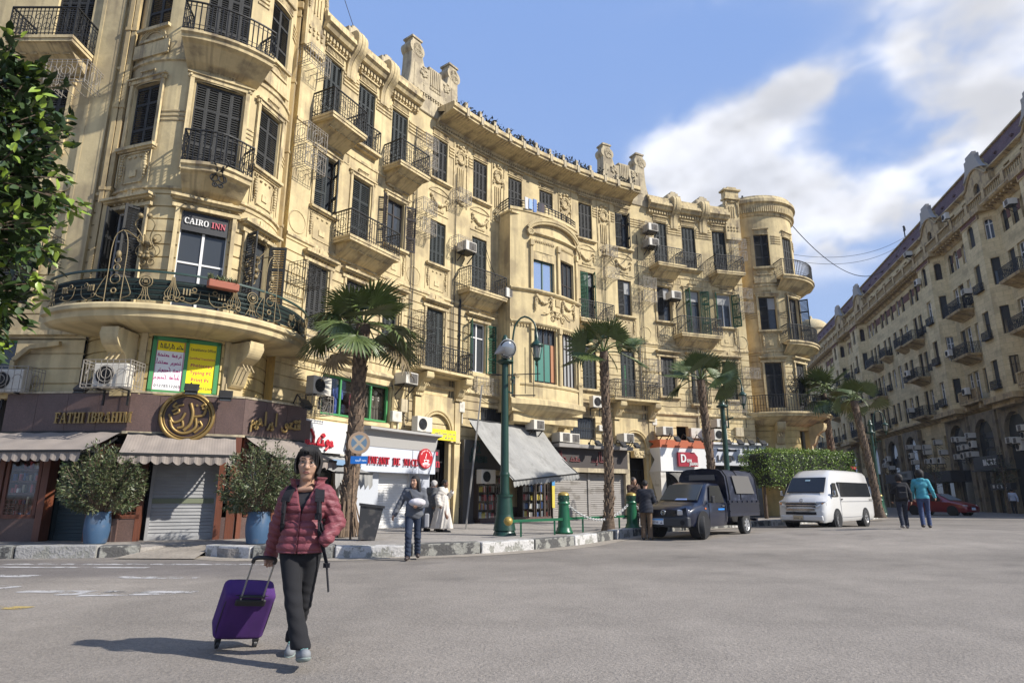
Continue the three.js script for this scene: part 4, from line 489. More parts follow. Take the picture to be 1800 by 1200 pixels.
// ---------- the long stone block across the side street, in shade ----------
const BN=[0.9724,-0.2334],BD=[0.2334,0.9724],BDIST=25.9;
const bPos=(s,out,y)=>v3(BN[0]*(BDIST-out)+BD[0]*s,y,-(BN[1]*(BDIST-out)+BD[1]*s));
const bF=(s,y=0,out=0)=>frame(BN[0]*(BDIST-out)+BD[0]*s,BN[1]*(BDIST-out)+BD[1]*s,-BN[0],-BN[1],y);
const B=building('stone_apartment_block','long shaded stone apartment block with mansard roof, gables and iron balconies',41,60);
const bBays=[46.2,55.4,65.4,90,100,124.5],bS0=136,bS1=43.6;
{
reseed(404);
const rows=[9.5,13.35,17.2],inBay=(s)=>bBays.some((b)=>Math.abs(s-b)<2.3);
const wins=[],holes=[];
const flat=[49.4,50.8,52.2,59.2,60.9,62,68.9,70.6,72,74.6,76.2,78.2,80.2,81.8,84.2,85.6,87,93.2,95,96.6,103.5,105.2,107.4,110,113,115.6,118.5,120.4,128,130.5,133];
const doors=new Set([50.8,60.9,72,78.2,84.2,95,105.2,115.6]);
for(const s of flat)for(const y of rows){const door=doors.has(s),h=door?2.55:2.05,y0=door?y-0.45:y,hw=door?0.5:0.46;holes.push([s+hw,s-hw,y0,y0+h]);wins.push([s,y0,2*hw,h,0]);}
for(const s of flat){holes.push([s+0.45,s-0.45,20.75,22.5]);wins.push([s,20.75,0.9,1.75,0,'arch']);}
for(const s of flat.concat(bBays))if(s<100&&Math.floor(s*10)%3!==1){holes.push([s+0.45,s-0.45,5.0,6.9]);}
const w=new MB();wall(w,bPos,bS0,bS1,8,[0,8.4,23.4],holes,-1,[],0.3);w.build('wall',M.stone,B);
for(const b of bBays){
const g=sub('canted_bay',B),pts=[[b+2.3,0],[b+1.4,1.0],[b-1.4,1.0],[b-2.3,0]];
for(let k=0;k<3;k++){const[s0,o0]=pts[k],[s1,o1]=pts[k+1],P=(q,out,y)=>bPos(mix(s0,s1,q),mix(o0,o1,q)+(k===1?out:out*0.7),y).add(k===1?v3(0,0,0):bPos(k===0?0.7*out:-0.7*out,0,0).sub(bPos(0,0,0))),L=Math.hypot(s1-s0,o1-o0),hs=k===1?[0.5-0.5/L,0.5+0.5/L]:[0.5-0.3/L,0.5+0.3/L],hl=[];for(const y of rows)hl.push([...hs,y-0.2,y+1.95]);hl.push([...hs,20.7,22.5]);
const m=new MB();wall(m,P,0,1,0.5,[8.4,23.4],hl,L,[],0.25);m.build('wall',M.stone,g);
for(const h of hl){const a=P(h[0],0,h[2]),c=P(h[1],0,h[2]),x=c.clone().sub(a),F=new THREE.Matrix4().makeBasis(x.clone().normalize(),v3(0,1,0),x.clone().normalize().cross(v3(0,1,0))).setPosition(a.add(c).multiplyScalar(0.5));bWin(F,x.length(),h[3]-h[2],h[2]>20,k===1&&h[2]<20);}}
const t=new MB();t.at(bF(b,23.1,0.55));t.box(4.4,0.5,1.3,0,0.1,0);t.at(bF(b,8.5,0.5));t.box(4.6,0.4,1.4,0,0,0).box(3.4,0.4,1.0,0,-0.4,-0.1);t.at(bF(b,20.2,0.5));t.box(3.0,0.55,1.1,0,2.6,0);t.build('moulding',M.stoneTrim,g);
const a=new MB();a.at(bF(b,23.4,0.0));const sh=new THREE.Shape();sh.moveTo(-2.1,0);sh.lineTo(-2.1,2.9);sh.bezierCurveTo(-1.6,3.0,-1.6,3.9,-0.9,4.2);sh.lineTo(-0.9,4.6);sh.lineTo(-0.45,4.6);sh.lineTo(-0.45,4.85);sh.lineTo(0.45,4.85);sh.lineTo(0.45,4.6);sh.lineTo(0.9,4.6);sh.lineTo(0.9,4.2);sh.bezierCurveTo(1.6,3.9,1.6,3,2.1,2.9);sh.lineTo(2.1,0);sh.lineTo(-2.1,0);const hole=new THREE.Path();hole.moveTo(-0.5,1.0);hole.lineTo(0.5,1.0);hole.lineTo(0.5,2.3);hole.absarc(0,2.3,0.5,0,Math.PI,false);hole.lineTo(-0.5,1.0);a.ext(sh,0.5,0,XF(0,0,-0.5),[hole]);const ar=[],n=18;for(let i=0;i<=n;i++){const t2=i/n*2-1;ar.push(v3(t2*2.2,2.9+1.15*Math.max(0,Math.cos(t2*1.9))-(Math.abs(t2)>0.83?0:0),0.05));}a.tube(ar,0.1,5);a.build('gable',M.stoneTrim,B);const gc=new MB();gc.at(bF(b,23.4,0.12));const sg=new THREE.Shape();sg.moveTo(-1.75,3.55);sg.bezierCurveTo(-1.2,4.0,-1.1,4.3,-0.95,4.75);sg.lineTo(-0.95,5.15);sg.lineTo(-0.6,5.15);sg.lineTo(-0.6,5.45);sg.lineTo(0.6,5.45);sg.lineTo(0.6,5.15);sg.lineTo(0.95,5.15);sg.lineTo(0.95,4.75);sg.bezierCurveTo(1.1,4.3,1.2,4.0,1.75,3.55);sg.quadraticCurveTo(0,4.5,-1.75,3.55);gc.ext(sg,0.3,0.02,XF(0,0,-0.3));gc.build('gable_cap',plain(0.36,0.335,0.3,0.95),B);
const gl=new MB();gl.at(bF(b,23.4,-0.25));gl.box(1.0,1.9,0.05,0,1.9,0);gl.build('window',M.glass,B);
}
function bWin(F,w2,h,arch,grille){
const g=sub('window',B,F),k=rnd();w2=r05(w2);h=r05(h);
mesh('frame',frameGeo(w2,h,0.06,2,k<0.6?[0.7]:[0.35,0.7]),k<0.35?M.white:M.shutterBrown,g,XF(0,0,-0.2));mesh('pane',boxGeo(w2-0.08,h-0.08,0.01),k>0.75?M.shutterBrown:M.glass,g,XF(0,h/2,-0.22));
if(k>0.45&&k<0.8)mesh('shutter',boxGeo(r05(w2-0.1),r05(h*(k<0.6?0.45:0.95)),0.03),M.shutter,g,XF(0,h-h*(k<0.6?0.45:0.95)/2-0.03,-0.16));
if(grille)mesh('guard',cached('guard'+w2,()=>{const r=new MB();railing(r,[v3(-w2/2-0.1,0,0),v3(-w2/2-0.1,0,0.25),v3(w2/2+0.1,0,0.25),v3(w2/2+0.1,0,0)],0.55,{plain:1,t:0.025,gap:0.14});r.box(w2+0.3,0.08,0.3,0,-0.04,0.14);return r.geo();}),M.iron,g);
if(arch){const a=new MB();const sh=new THREE.Shape();sh.moveTo(-w2/2-0.02,h-0.5);sh.lineTo(-w2/2-0.02,h+0.02);sh.lineTo(w2/2+0.02,h+0.02);sh.lineTo(w2/2+0.02,h-0.5);sh.absarc(0,h-0.5,w2/2,0,Math.PI,false);a.ext(sh,0.06,0,XF(0,0,-0.06));a.build('arch',M.stoneTrim,g);}
return g;}
for(const[s,y,ww,h,,arch]of wins)bWin(bF(s,y),ww,h,!!arch,!arch&&!doors.has(s)&&rnd()<0.5);
const rp=new MB();for(let i=0;i+1<flat.length;i++){const a=flat[i],b=flat[i+1];if(b-a<3&&!bBays.some((q)=>q>a&&q<b)){rp.at(bF((a+b)/2,21.9));rp.box(b-a-1.0,0.75,0.05,0,0,0.025);}}for(const b of bBays){rp.at(bF(b,22.65,1.0));rp.box(2.8,0.35,0.05,0,0.15,0.03);}rp.build('spandrel',plain(0.14,0.065,0.05,0.9),B);
const c=new MB();const band=(y,prof)=>sweep(c,bPos,bS0,bS1,10,prof.map(([o,dy])=>[o,y+dy]),-1);
band(23.4,[[0,0.16],[0.95,0.14],[1.0,0],[0.9,-0.12],[0.3,-0.22],[0.1,-0.5],[0,-0.55]]);band(8.6,[[0,0.14],[0.5,0.1],[0.52,-0.08],[0.3,-0.2],[0.1,-0.42],[0,-0.44]]);band(26.7,[[-0.6,0.1],[-0.2,0.1],[-0.15,-0.05],[-0.5,-0.2],[-0.5,-0.4]]);
for(let s=bS1;s<bS0;s+=0.55){c.at(bF(s));c.box(0.18,0.16,0.6,0,23.16,0.4);}c.at(null);c.build('cornice',M.stoneTrim,B);
const bal=new MB(),bst=new MB();sweep(bal,bPos,bS0,bS1,10,[[0.6,24.5],[0.9,24.5],[0.9,24.36],[0.6,24.36]],-1);sweep(bal,bPos,bS0,bS1,10,[[0.6,23.68],[0.9,23.68],[0.9,23.56]],-1);for(let s=bS1;s<bS0;s+=3){bal.at(bF(s));bal.box(0.4,0.95,0.4,0,24.05,0.75);}bal.at(null);bal.build('balustrade_rail',M.stoneTrim,B);
for(let s=bS1;s<bS0;s+=0.3){bst.at(bF(s));bst.cyl(0.05,0.075,0.7,0,24.0,0.75,6);}tag(bst.build('balusters',M.stoneTrim,B),null,null,null,'stuff');
const at=new MB(),ah=[];for(let s=44.2;s<134;s+=2.45)if(!bBays.some((b)=>Math.abs(b-s)<2.2))ah.push([s+0.45,s-0.45,24.3,26.0]);
wall(at,(s,o,y)=>bPos(s,o-0.5,y),bS0,bS1,10,[23.4,26.7],ah,-1,[],0.2);at.build('attic_wall',M.stone,B);for(const h of ah)bWin(bF((h[0]+h[1])/2,h[2],-0.5),0.9,1.7,false,false);
const rm=new MB();sweep(rm,bPos,bS0,bS1,20,[[-1.7,29.5],[-0.55,26.75]],-1);rm.build('mansard_roof',M.roof,B);
const rc=new MB();sweep(rc,bPos,bS0,bS1,10,[[-9,29.7],[-1.55,29.62],[-1.5,29.45],[-1.8,29.4]],-1);rc.build('roof_ridge',M.stoneTrim,B);
const vt=new MB();for(let s=45;s<134;s+=2.6)for(const q of[0.45]){vt.at(bF(s+q*2,mix(26.8,29.4,q),-0.5-1.15*q));vt.box(0.25,0.16,0.2,0,0.02,0.04);}vt.build('roof_vent',M.roof,B);
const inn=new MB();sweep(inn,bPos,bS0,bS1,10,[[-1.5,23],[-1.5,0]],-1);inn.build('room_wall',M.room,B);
const en=new MB();for(const s of[bS1,bS0]){const q=[bPos(s,0,0),bPos(s,-9,0),bPos(s,-9,29.6),bPos(s,-1.7,29.5),bPos(s,-0.5,26.7),bPos(s,0,23.4)];const P=[];for(let i=1;i+1<q.length;i++)for(const p of[q[0],q[i],q[i+1],q[i+1]])P.push(p.x,p.y,p.z);en.quads(P);}sweep(en,bPos,bS0,bS1,4,[[-9,29.6],[-9,0]],-1);en.build('end_wall',M.stone,B);
for(const s of[50.8,60.6,71.6,84.6,95,105.4,115.6])for(const y of rows){if(y<10&&s<62){const q=sub('balcony',B,bF(s,y-0.5));const m=new MB();m.box(3.6,0.22,1.0,0,-0.11,0.5).box(3.6,0.1,0.14,0,0.9,0.93).box(3.6,0.1,0.16,0,0.08,0.93);for(const x of[-1.7,0,1.7])m.box(0.2,0.9,0.2,x,0.45,0.92);for(let i=0;i<16;i++)m.cyl(0.05,0.07,0.75,-1.6+i*0.213,0.5,0.92,6);for(const x of[-1.3,1.3])m.box(0.35,0.5,0.8,x,-0.45,0.4);m.build('stone_balustrade',M.stoneTrim,q);}else addBalcony(B,bF(s,y-0.48),2.9,1.15,{mat:M.stoneTrim,t:0.022});}
for(const s of[75.4,80.6])addBalcony(B,bF(s,17.0),2.0,0.9,{mat:M.stoneTrim,t:0.022});
const lo=new MB(),dk=new MB();for(const s of[...bBays,60.4,77,83]){lo.at(bF(s,0));const ar=new THREE.Shape();ar.moveTo(-2.3,4.2);ar.lineTo(-2.3,8.0);ar.lineTo(2.3,8.0);ar.lineTo(2.3,4.2);ar.lineTo(1.6,4.2);ar.lineTo(1.6,5.9);ar.absarc(0,5.9,1.6,0,Math.PI,false);ar.lineTo(-1.6,4.2);lo.ext(ar,0.4,0,XF(0,0,0.02));for(const x of[-1.95,1.95])lo.box(0.7,4.2,0.42,x,2.1,0.22);dk.at(bF(s,0));dk.box(3.2,7.3,0.06,0,3.65,0.06);}for(let s=44;s<132;s+=3.3){lo.at(bF(s,0));lo.box(0.5,4.0,0.3,0,2.0,0.15);dk.at(bF(s+1.65,0));dk.box(2.7,3.2,0.05,0,1.75,0.04);}lo.build('shop_pier',tinted(M.old,0.5,0.48,0.46),B);dk.build('shop_window',M.glass,B);
const sl=new MB();for(const[s,wd,y,out]of[[50,6,3.4,1.0],[70,8,3.1,1.2],[82,7,3.3,0.8],[95,8,3.2,1.0],[108,9,3.2,1.0]]){sl.at(bF(s,y));sl.box(wd,0.9,out,0,0,out/2).box(wd+0.2,0.1,out+0.3,0,-0.5,out/2);}sl.build('shop_fascia',plain(0.03,0.028,0.027,0.7),B);
}
{const D=building('domed_building','stone domed building far down the side street between the two blocks',76,156);const m=new MB();m.cyl(4.2,4.4,4,76,38,-156,20).cyl(3.6,3.6,2.4,76,41,-156,20);const pts=[];for(let i=0;i<=10;i++){const t=i/10*Math.PI/2;pts.push([3.9*Math.cos(t),42+3.0*Math.sin(t)]);}m.lathe(pts,76,0,-156,20);m.cyl(0.2,0.5,1.0,76,45.4,-156,8);m.build('dome',M.stone,D);const w=new MB();w.box(26,36,20,78,18,-158);w.build('wall',M.stone,D);const wn=new MB();for(let i=0;i<10;i++){const t=i/10*Math.PI*2;wn.box(0.9,1.8,0.3,76+4.15*Math.cos(t),38.2,-156+4.15*Math.sin(t),0,-t+Math.PI/2);}wn.build('window',M.glass,D);}
// ---------- Arabic lettering drawn stroke by stroke, right to left ----------
const ARB={
'ا':[0.35,0,[[[0.15,1.9],[0.15,0]]]],'ل':[0.5,1,[[[0,0],[0.2,0],[0.22,1.9]],[[0.2,0],[0.5,0]]]],'ب':[0.55,1,[[[0,0],[0.22,0],[0.25,0.6],[0.28,0],[0.55,0]]],[[0.25,-0.4]]],'ت':[0.6,1,[[[0,0],[0.25,0],[0.28,0.6],[0.31,0],[0.6,0]]],[[0.15,1],[0.42,1]]],'ن':[0.55,1,[[[0,0],[0.22,0],[0.25,0.6],[0.28,0],[0.55,0]]],[[0.25,1]]],'ي':[0.55,1,[[[0,0],[0.22,0],[0.25,0.6],[0.28,0],[0.55,0]]],[[0.12,-0.4],[0.38,-0.4]]],
'ى':[1.1,0,[[[0,0],[0.15,0.5],[0.4,0.55],[0.5,0.2],[0.2,-0.15],[0.3,-0.5],[0.7,-0.55],[1.05,-0.3],[1.1,0]]]],'م':[0.6,1,[[[0,0],[0.15,0.05],[0.2,0.4],[0.42,0.4],[0.45,0.02],[0.2,-0.05],[0.6,0]]]],'ﻡ':[0.6,0,[[[0,0],[0.1,0.4],[0.35,0.45],[0.45,0.1],[0.2,-0.05],[0.45,-0.1],[0.5,-1.0]]]],'ه':[0.8,1,[[[0,0],[0.2,0.1],[0.45,0.9],[0.65,0.5],[0.4,0.05],[0.25,0.45],[0.5,0.5],[0.6,0.1],[0.8,0]]]],'ة':[0.6,0,[[[0,0],[0.1,0.7],[0.4,0.75],[0.5,0.2],[0.25,0],[0,0.1]]],[[0.15,1.1],[0.4,1.1]]],
'ر':[0.5,0,[[[0,0.35],[0.12,0.1],[0.25,-0.35],[0.5,-0.55]]]],'ز':[0.5,0,[[[0,0.35],[0.12,0.1],[0.25,-0.35],[0.5,-0.55]]],[[0.1,0.75]]],'و':[0.6,0,[[[0.1,0.1],[0.15,0.5],[0.4,0.5],[0.4,0.1],[0.1,0.05],[0.35,-0.3],[0.6,-0.5]]]],'د':[0.6,0,[[[0.1,0.8],[0.35,0.3],[0.3,0.02],[0,0.02],[0.6,0.04]]]],'ح':[0.9,1,[[[0.75,0.65],[0.2,0.75],[0.6,0.3],[0.3,0],[0.9,0]],[[0,0],[0.5,0.1]]]],'ج':[0.9,1,[[[0.75,0.65],[0.2,0.75],[0.6,0.3],[0.3,0],[0.9,0]],[[0,0],[0.5,0.1]]],[[0.5,-0.4]]],'خ':[0.9,1,[[[0.75,0.65],[0.2,0.75],[0.6,0.3],[0.3,0],[0.9,0]],[[0,0],[0.5,0.1]]],[[0.5,1.1]]],'ف':[0.65,1,[[[0,0],[0.2,0.1],[0.15,0.6],[0.42,0.65],[0.42,0.15],[0.2,0.05],[0.65,0]]],[[0.3,1.1]]],
'س':[1.0,1,[[[0,0],[0.15,0.02],[0.18,0.5],[0.25,0],[0.42,0.02],[0.45,0.5],[0.52,0],[0.7,0.02],[0.72,0.5],[0.78,0],[1,0]]]],'ص':[1.1,1,[[[0,0],[0.15,0.1],[0.5,0.65],[0.85,0.5],[0.85,0.05],[0.15,0],[1.1,0]]]],'ط':[1.0,1,[[[0,0],[0.15,0.1],[0.5,0.6],[0.8,0.45],[0.8,0.05],[0.15,0],[1,0]],[[0.45,0.1],[0.45,1.8]]]],'ع':[0.7,1,[[[0,0],[0.25,0.05],[0.15,0.55],[0.5,0.6],[0.4,0.1],[0.7,0]]]],'ك':[0.8,1,[[[0,0],[0.3,0.1],[0.25,0.8],[0.75,1.6]],[[0.3,0.05],[0.8,0]]]],' ':[0.5,0,[]],
};
function arabicStrokes(text){let x=0;const out=[],dots=[];let joined=false;for(const ch of text){const g=ARB[ch]??ARB['ب'],[adv,j,st,dt]=g;for(const s of st)out.push(s.map(([a,b])=>[x+a,b]));for(const d of dt??[])dots.push([x+d[0],d[1]]);x+=adv+(j?0:0.18);joined=j;}return{w:x,strokes:out,dots};}
function arabicCanvas(ctx,text,right,base,size,color,weight=0.2){const t=arabicStrokes(text);ctx.strokeStyle=ctx.fillStyle=color;ctx.lineWidth=size*weight;ctx.lineCap=ctx.lineJoin='round';for(const s of t.strokes){ctx.beginPath();s.forEach(([x,y],i)=>(i?ctx.lineTo(right-x*size,base-y*size):ctx.moveTo(right-x*size,base-y*size)));ctx.stroke();}for(const[x,y]of t.dots){const d=size*0.2;ctx.fillRect(right-x*size-d/2,base-y*size-d/2,d,d);}return t.w*size;}
function arabicSolid(mb,text,size,r,depth=0.7){const t=arabicStrokes(text);for(const s of t.strokes)mb.add(new THREE.TubeGeometry(new THREE.CatmullRomCurve3(s.map(([x,y])=>v3(-x*size+t.w*size/2,y*size,0)),false,'catmullrom',0.3),s.length*4,r,5),XF(0,0,0,0,0,0,1,1,depth));for(const[x,y]of t.dots)mb.box(r*2.4,r*2.4,r*2,-x*size+t.w*size/2,y*size,0,0,0,0.78);return t.w*size;}
const[fSans,fSerif]=await Promise.all(['fonts/droid/droid_sans_bold.typeface.json','fonts/droid/droid_serif_bold.typeface.json'].map((u)=>new FontLoader().loadAsync(u)));
function solidText(mb,text,size,depth,font=fSans,m=I4,sx=1){const g=new TextGeometry(text,{font,size,depth,curveSegments:4,bevelEnabled:false});g.computeBoundingBox();const b=g.boundingBox;g.translate(-(b.min.x+b.max.x)/2,0,0);g.scale(sx,1,1);mb.add(g,m);return(b.max.x-b.min.x)*sx;}
function printed(w,h,W,H,draw,o={}){const c=document.createElement('canvas');c.width=W;c.height=H;draw(c.getContext('2d'),W,H);const t=new THREE.CanvasTexture(c);t.colorSpace=THREE.SRGBColorSpace;t.magFilter=THREE.LinearFilter;return new THREE.MeshStandardMaterial({map:t,roughness:o.rough??0.6});}
const plate=(w,h)=>new THREE.PlaneGeometry(w,h);
function roller(mb,w,h,pitch=0.085){const n=Math.round(h/pitch);for(let i=0;i<n;i++)mb.box(w,pitch*0.78,0.022,0,pitch*(i+0.5),0,-0.22).box(w,pitch*0.3,0.012,0,pitch*(i+1),-0.008);mb.box(w,0.1,0.05,0,0.05,0.01);for(const s of[-1,1])mb.box(0.07,h,0.09,s*(w/2+0.02),h/2,0.02);}
function awning(name,label,Aw,Bw,Cw,Dw,mat,o={}){
const t=thing(name,label,'awning',XF(Dw.x,0,Dw.z)),inv=t.matrixWorld.clone().invert();t.inv=inv;
const n=o.n??28,k=10,P=[],U=[],at=(u,q)=>{const p=Aw.clone().lerp(Bw,u).lerp(Dw.clone().lerp(Cw,u),q);p.y-=(o.sag??0.05)*Math.sin(Math.PI*q)*(0.7+0.5*Math.sin(u*9))+(o.wave??0.012)*Math.sin(u*(o.freq??40)+3*Math.sin(q*3));return p;};
const L=Aw.distanceTo(Bw),H=Aw.distanceTo(Dw);
for(let i=0;i<n;i++)for(let j=0;j<k;j++){const u0=i/n,u1=(i+1)/n,q0=j/k,q1=(j+1)/k;for(const[u,q]of[[u0,q1],[u1,q1],[u1,q0],[u0,q0]]){const p=at(u,q);P.push(p.x,p.y,p.z);U.push(u*L,-q*H);}}
const g=new THREE.BufferGeometry();g.setAttribute('position',new THREE.Float32BufferAttribute(P,3));g.setAttribute('uv',new THREE.Float32BufferAttribute(U,2));const ix=[];for(let i=0;i<P.length/12;i++)ix.push(4*i,4*i+1,4*i+2,4*i,4*i+2,4*i+3);g.setIndex(ix);g.computeVertexNormals();
mesh('cloth',toCreasedNormals(g,0.9),mat,t);
if(o.val){const P2=[],U2=[],m=Math.round(L/0.22),d=Cw.clone().sub(Dw);const out=Dw.clone().sub(Aw).setY(0).normalize();for(let i=0;i<m*6;i++){const u0=i/m/6,u1=(i+1)/m/6,l=(u)=>o.val*(0.72+0.28*Math.abs(Math.sin(u*m*Math.PI))),wv=(u)=>0.03*Math.sin(u*m*Math.PI*2+1);const a=at(u0,1),b=at(u1,1);for(const[p,u,y]of[[a,u0,l(u0)],[b,u1,l(u1)],[b,u1,0],[a,u0,0]]){const w=y?wv(u):0;P2.push(p.x+out.x*w,p.y-y,p.z+out.z*w);U2.push(u*L,-y);}}const mb=new MB();mb.quads(P2,U2);mb.build('valance',o.valMat??mat,t);}
const f=new MB();f.bar(at(0,1),at(1,1),0.05).bar(Aw,Bw,0.06);for(const u of[0.02,0.98]){const a=Aw.clone().lerp(Bw,u),d=at(u,1),m=a.clone().lerp(d,0.5).add(v3(0,-0.25,0));a.y-=0.15;f.bar(a,m,0.04).bar(m,d,0.04);}f.build('arm',M.iron,t);
return t;
}
const spotGeo=()=>{const g=new MB();g.box(0.3,0.12,0.22,0,0,0.1,0.9).box(0.34,0.02,0.26,0,0.05,0.03,0.9);return g.geo();};
const spotProto={};
function spotlight(F,label,arm=0.7,rise=0.35,group='spotlights over the shop fronts'){
const t=thing('spotlight',label,'spotlight',F,group);
const a=new MB();a.bar(v3(0,0,0),v3(-0.05,rise,arm*0.45),0.03).bar(v3(-0.05,rise,arm*0.45),v3(0,0.02,arm),0.03).box(0.12,0.12,0.04);a.build('arm',M.iron,t);
const h=new MB();h.rbox(0.3,0.13,0.24,0.02,0,-0.04,arm+0.08,0.75).box(0.34,0.02,0.28,0,0.035,arm+0.06,0.75);h.build('lamp_head',M.black,t);mesh('lens',boxGeo(0.26,0.01,0.2),M.glass,t,XF(0,-0.105,arm+0.14,0.75));return t;}
// ---------- corner shop: brown granite front under the round tower ----------
{
reseed(505);
const Y0=PV,Y1=2.82,Y2=3.78;
const pl=[[-12.9,16.15],[-9.6,15.9],[-7.15,16.95],[-6.05,18.75]];
const t=thing('granite_shopfront','brown granite shop front with gold lettering under the round corner tower','shop front',XF(-9.5,0,-16));t.inv=t.matrixWorld.clone().invert();
const seg=(i)=>{const[x0,f0]=pl[i],[x1,f1]=pl[i+1],dx=x1-x0,df=f1-f0,L=Math.hypot(dx,df);return{L,F:frame((x0+x1)/2,(f0+f1)/2,df/L,-dx/L)};};
const S=[0,1,2].map(seg);
for(let i=0;i<3;i++){const n=i===2?3:4,w=S[i].L/n;for(let k=0;k<n;k++){const m=new MB();m.box(w-0.008,Y2-Y1-0.008,0.2,0,0,0);m.build('granite_slab',M.granite,t,S[i].F.clone().multiply(XF(-S[i].L/2+w*(k+0.5),(Y1+Y2)/2,-0.1)));}}
const cap=new MB();for(const s of S){cap.at(s.F);cap.box(s.L,0.05,0.8,0,Y2+0.03,-0.38).box(s.L,0.06,0.9,0,Y1-0.03,-0.45);}cap.build('soffit',M.old,t);
const rs=new MB();roller(rs,1.45,2.6);rs.build('roller_shutter',M.steel,t,S[1].F.clone().multiply(XF(0.12,Y0,-0.32)));const tr=new MB();for(const y of[0.95,2.05])tr.box(1.43,0.12,0.012,0,y,0);tr.build('shutter_stripe',plain(0.17,0.19,0.12,0.7),t,S[1].F.clone().multiply(XF(0.12,Y0,-0.292)));
const rs2=new MB();roller(rs2,1.1,2.6);rs2.build('roller_shutter',plain(0.03,0.05,0.055,0.6),t,S[0].F.clone().multiply(XF(0.35,Y0,-0.5)));
const goods=[plain(0.55,0.53,0.5,0.5),plain(0.32,0.04,0.04,0.5),plain(0.05,0.07,0.2,0.5),plain(0.35,0.3,0.2,0.5),plain(0.08,0.08,0.08,0.4)];
const showcase=(F,w,h,y0,depth=0.4)=>{const c=sub('show_case',t,F.clone().multiply(XF(0,y0,0)));const f=new MB();for(const s of[-1,1])f.box(0.08,h,0.1,s*(w/2-0.04),h/2,0).box(0.03,h,depth,s*(w/2-0.015),h/2,-depth/2);f.box(w,0.09,0.1,0,0.045,0).box(w,0.09,0.1,0,h-0.045,0).box(w,h,0.03,0,h/2,-depth);f.build('case_frame',M.wood,c);
const sh=new MB(),n=6;for(let i=1;i<n;i++)sh.box(w-0.16,0.025,depth-0.08,0,h*i/n,-depth/2);sh.build('shelf',M.wood,c);const gs=goods.map(()=>new MB());for(let i=0;i<n;i++)for(let x=-w/2+0.13;x<w/2-0.12;x+=0.065){if(rnd()<0.25)continue;const hh=rr(0.08,0.2);gs[Math.floor(rnd()*5)].box(0.05,hh,0.08,x,h*i/n+hh/2+0.03,-rr(0.1,0.25));}gs.forEach((q,i)=>{const m=q.build('goods',goods[i],c);if(m)m.userData.kind='stuff';});mesh('glass',boxGeo(w-0.16,h-0.18,0.006),M.pane,c,XF(0,h/2,0.02));
const gr=new MB();for(let x=-w/2+0.1;x<w/2;x+=0.11)gr.box(0.012,h*0.24,0.012,x,h*0.14,0.05);for(let y=0.04;y<h*0.28;y+=0.1)gr.box(w-0.1,0.012,0.012,0,y,0.05);gr.build('wire_guard',M.wood,c);};
showcase(S[0].F.clone().multiply(XF(-0.85,0,-0.05,0,0.12)),0.85,1.75,0.72);showcase(S[0].F.clone().multiply(XF(1.35,0,-0.1,0,-0.2)),0.5,1.8,0.7);showcase(S[1].F.clone().multiply(XF(-1.05,0,-0.05)),0.5,1.8,0.72);showcase(S[2].F.clone().multiply(XF(-0.35,0,-0.05)),0.85,1.85,0.72);showcase(S[2].F.clone().multiply(XF(0.62,0,-0.05)),0.5,1.85,0.72);
for(const[i,x,w]of[[0,-1.45,0.14],[0,-0.28,0.18],[0,0.98,0.12],[1,-0.82,0.12],[1,0.96,0.16],[1,1.25,0.2],[2,-0.88,0.14],[2,0.18,0.14]]){const pn=new MB();pn.box(w,Y1-Y0,0.3,0,(Y1-Y0)/2,-0.16);pn.build('timber_post',M.wood,t,S[i].F.clone().multiply(XF(x,Y0,0)));}
for(const[i,x,w]of[[0,-0.9,1.15],[0,1.4,0.7],[1,-1.1,0.5],[1,1.18,0.36],[2,0,1.9]]){const m=new MB();m.box(w,0.54,0.3,0,0,0);m.build('granite_slab',M.granite,t,S[i].F.clone().multiply(XF(x,Y0+0.27,-0.17)));}
const bk=new MB();for(const s of S){bk.at(s.F);bk.box(s.L,Y1,0.05,0,Y1/2,-0.62);}bk.build('back_panel',M.dark,t);
const g1=new MB();solidText(g1,'FATHI IBRAHIM',0.27,0.05,fSerif,I4,0.66);tag(mesh('shop_lettering',g1.geo(),M.gold,scene,S[0].F.clone().multiply(XF(0.78,3.02,0.03))),'gold latin capital letters on the left granite fascia','lettering');
const g2=new MB();arabicSolid(g2,'فتحى ابراهيﻡ',0.2,0.035);tag(mesh('shop_lettering',g2.geo(),M.gold,scene,S[2].F.clone().multiply(XF(-0.05,3.12,0.06))),'gold arabic letters on the right granite fascia','lettering');
const md=thing('round_shop_medallion','round gold-rimmed medallion with arabic calligraphy on the granite fascia','sign',S[1].F.clone().multiply(XF(0.0,3.22,0.06)));
const d1=new MB();d1.cyl(0.6,0.6,0.1,0,0,0.02,36,Math.PI/2);d1.build('disc',plain(0.04,0.02,0.015,0.5),md);const d2=new MB();d2.ring(0.6,0.055,0,0,0.07,0,0,0,40).ring(0.53,0.015,0,0,0.09,0,0,0,40);d2.build('rim',M.gold,md);
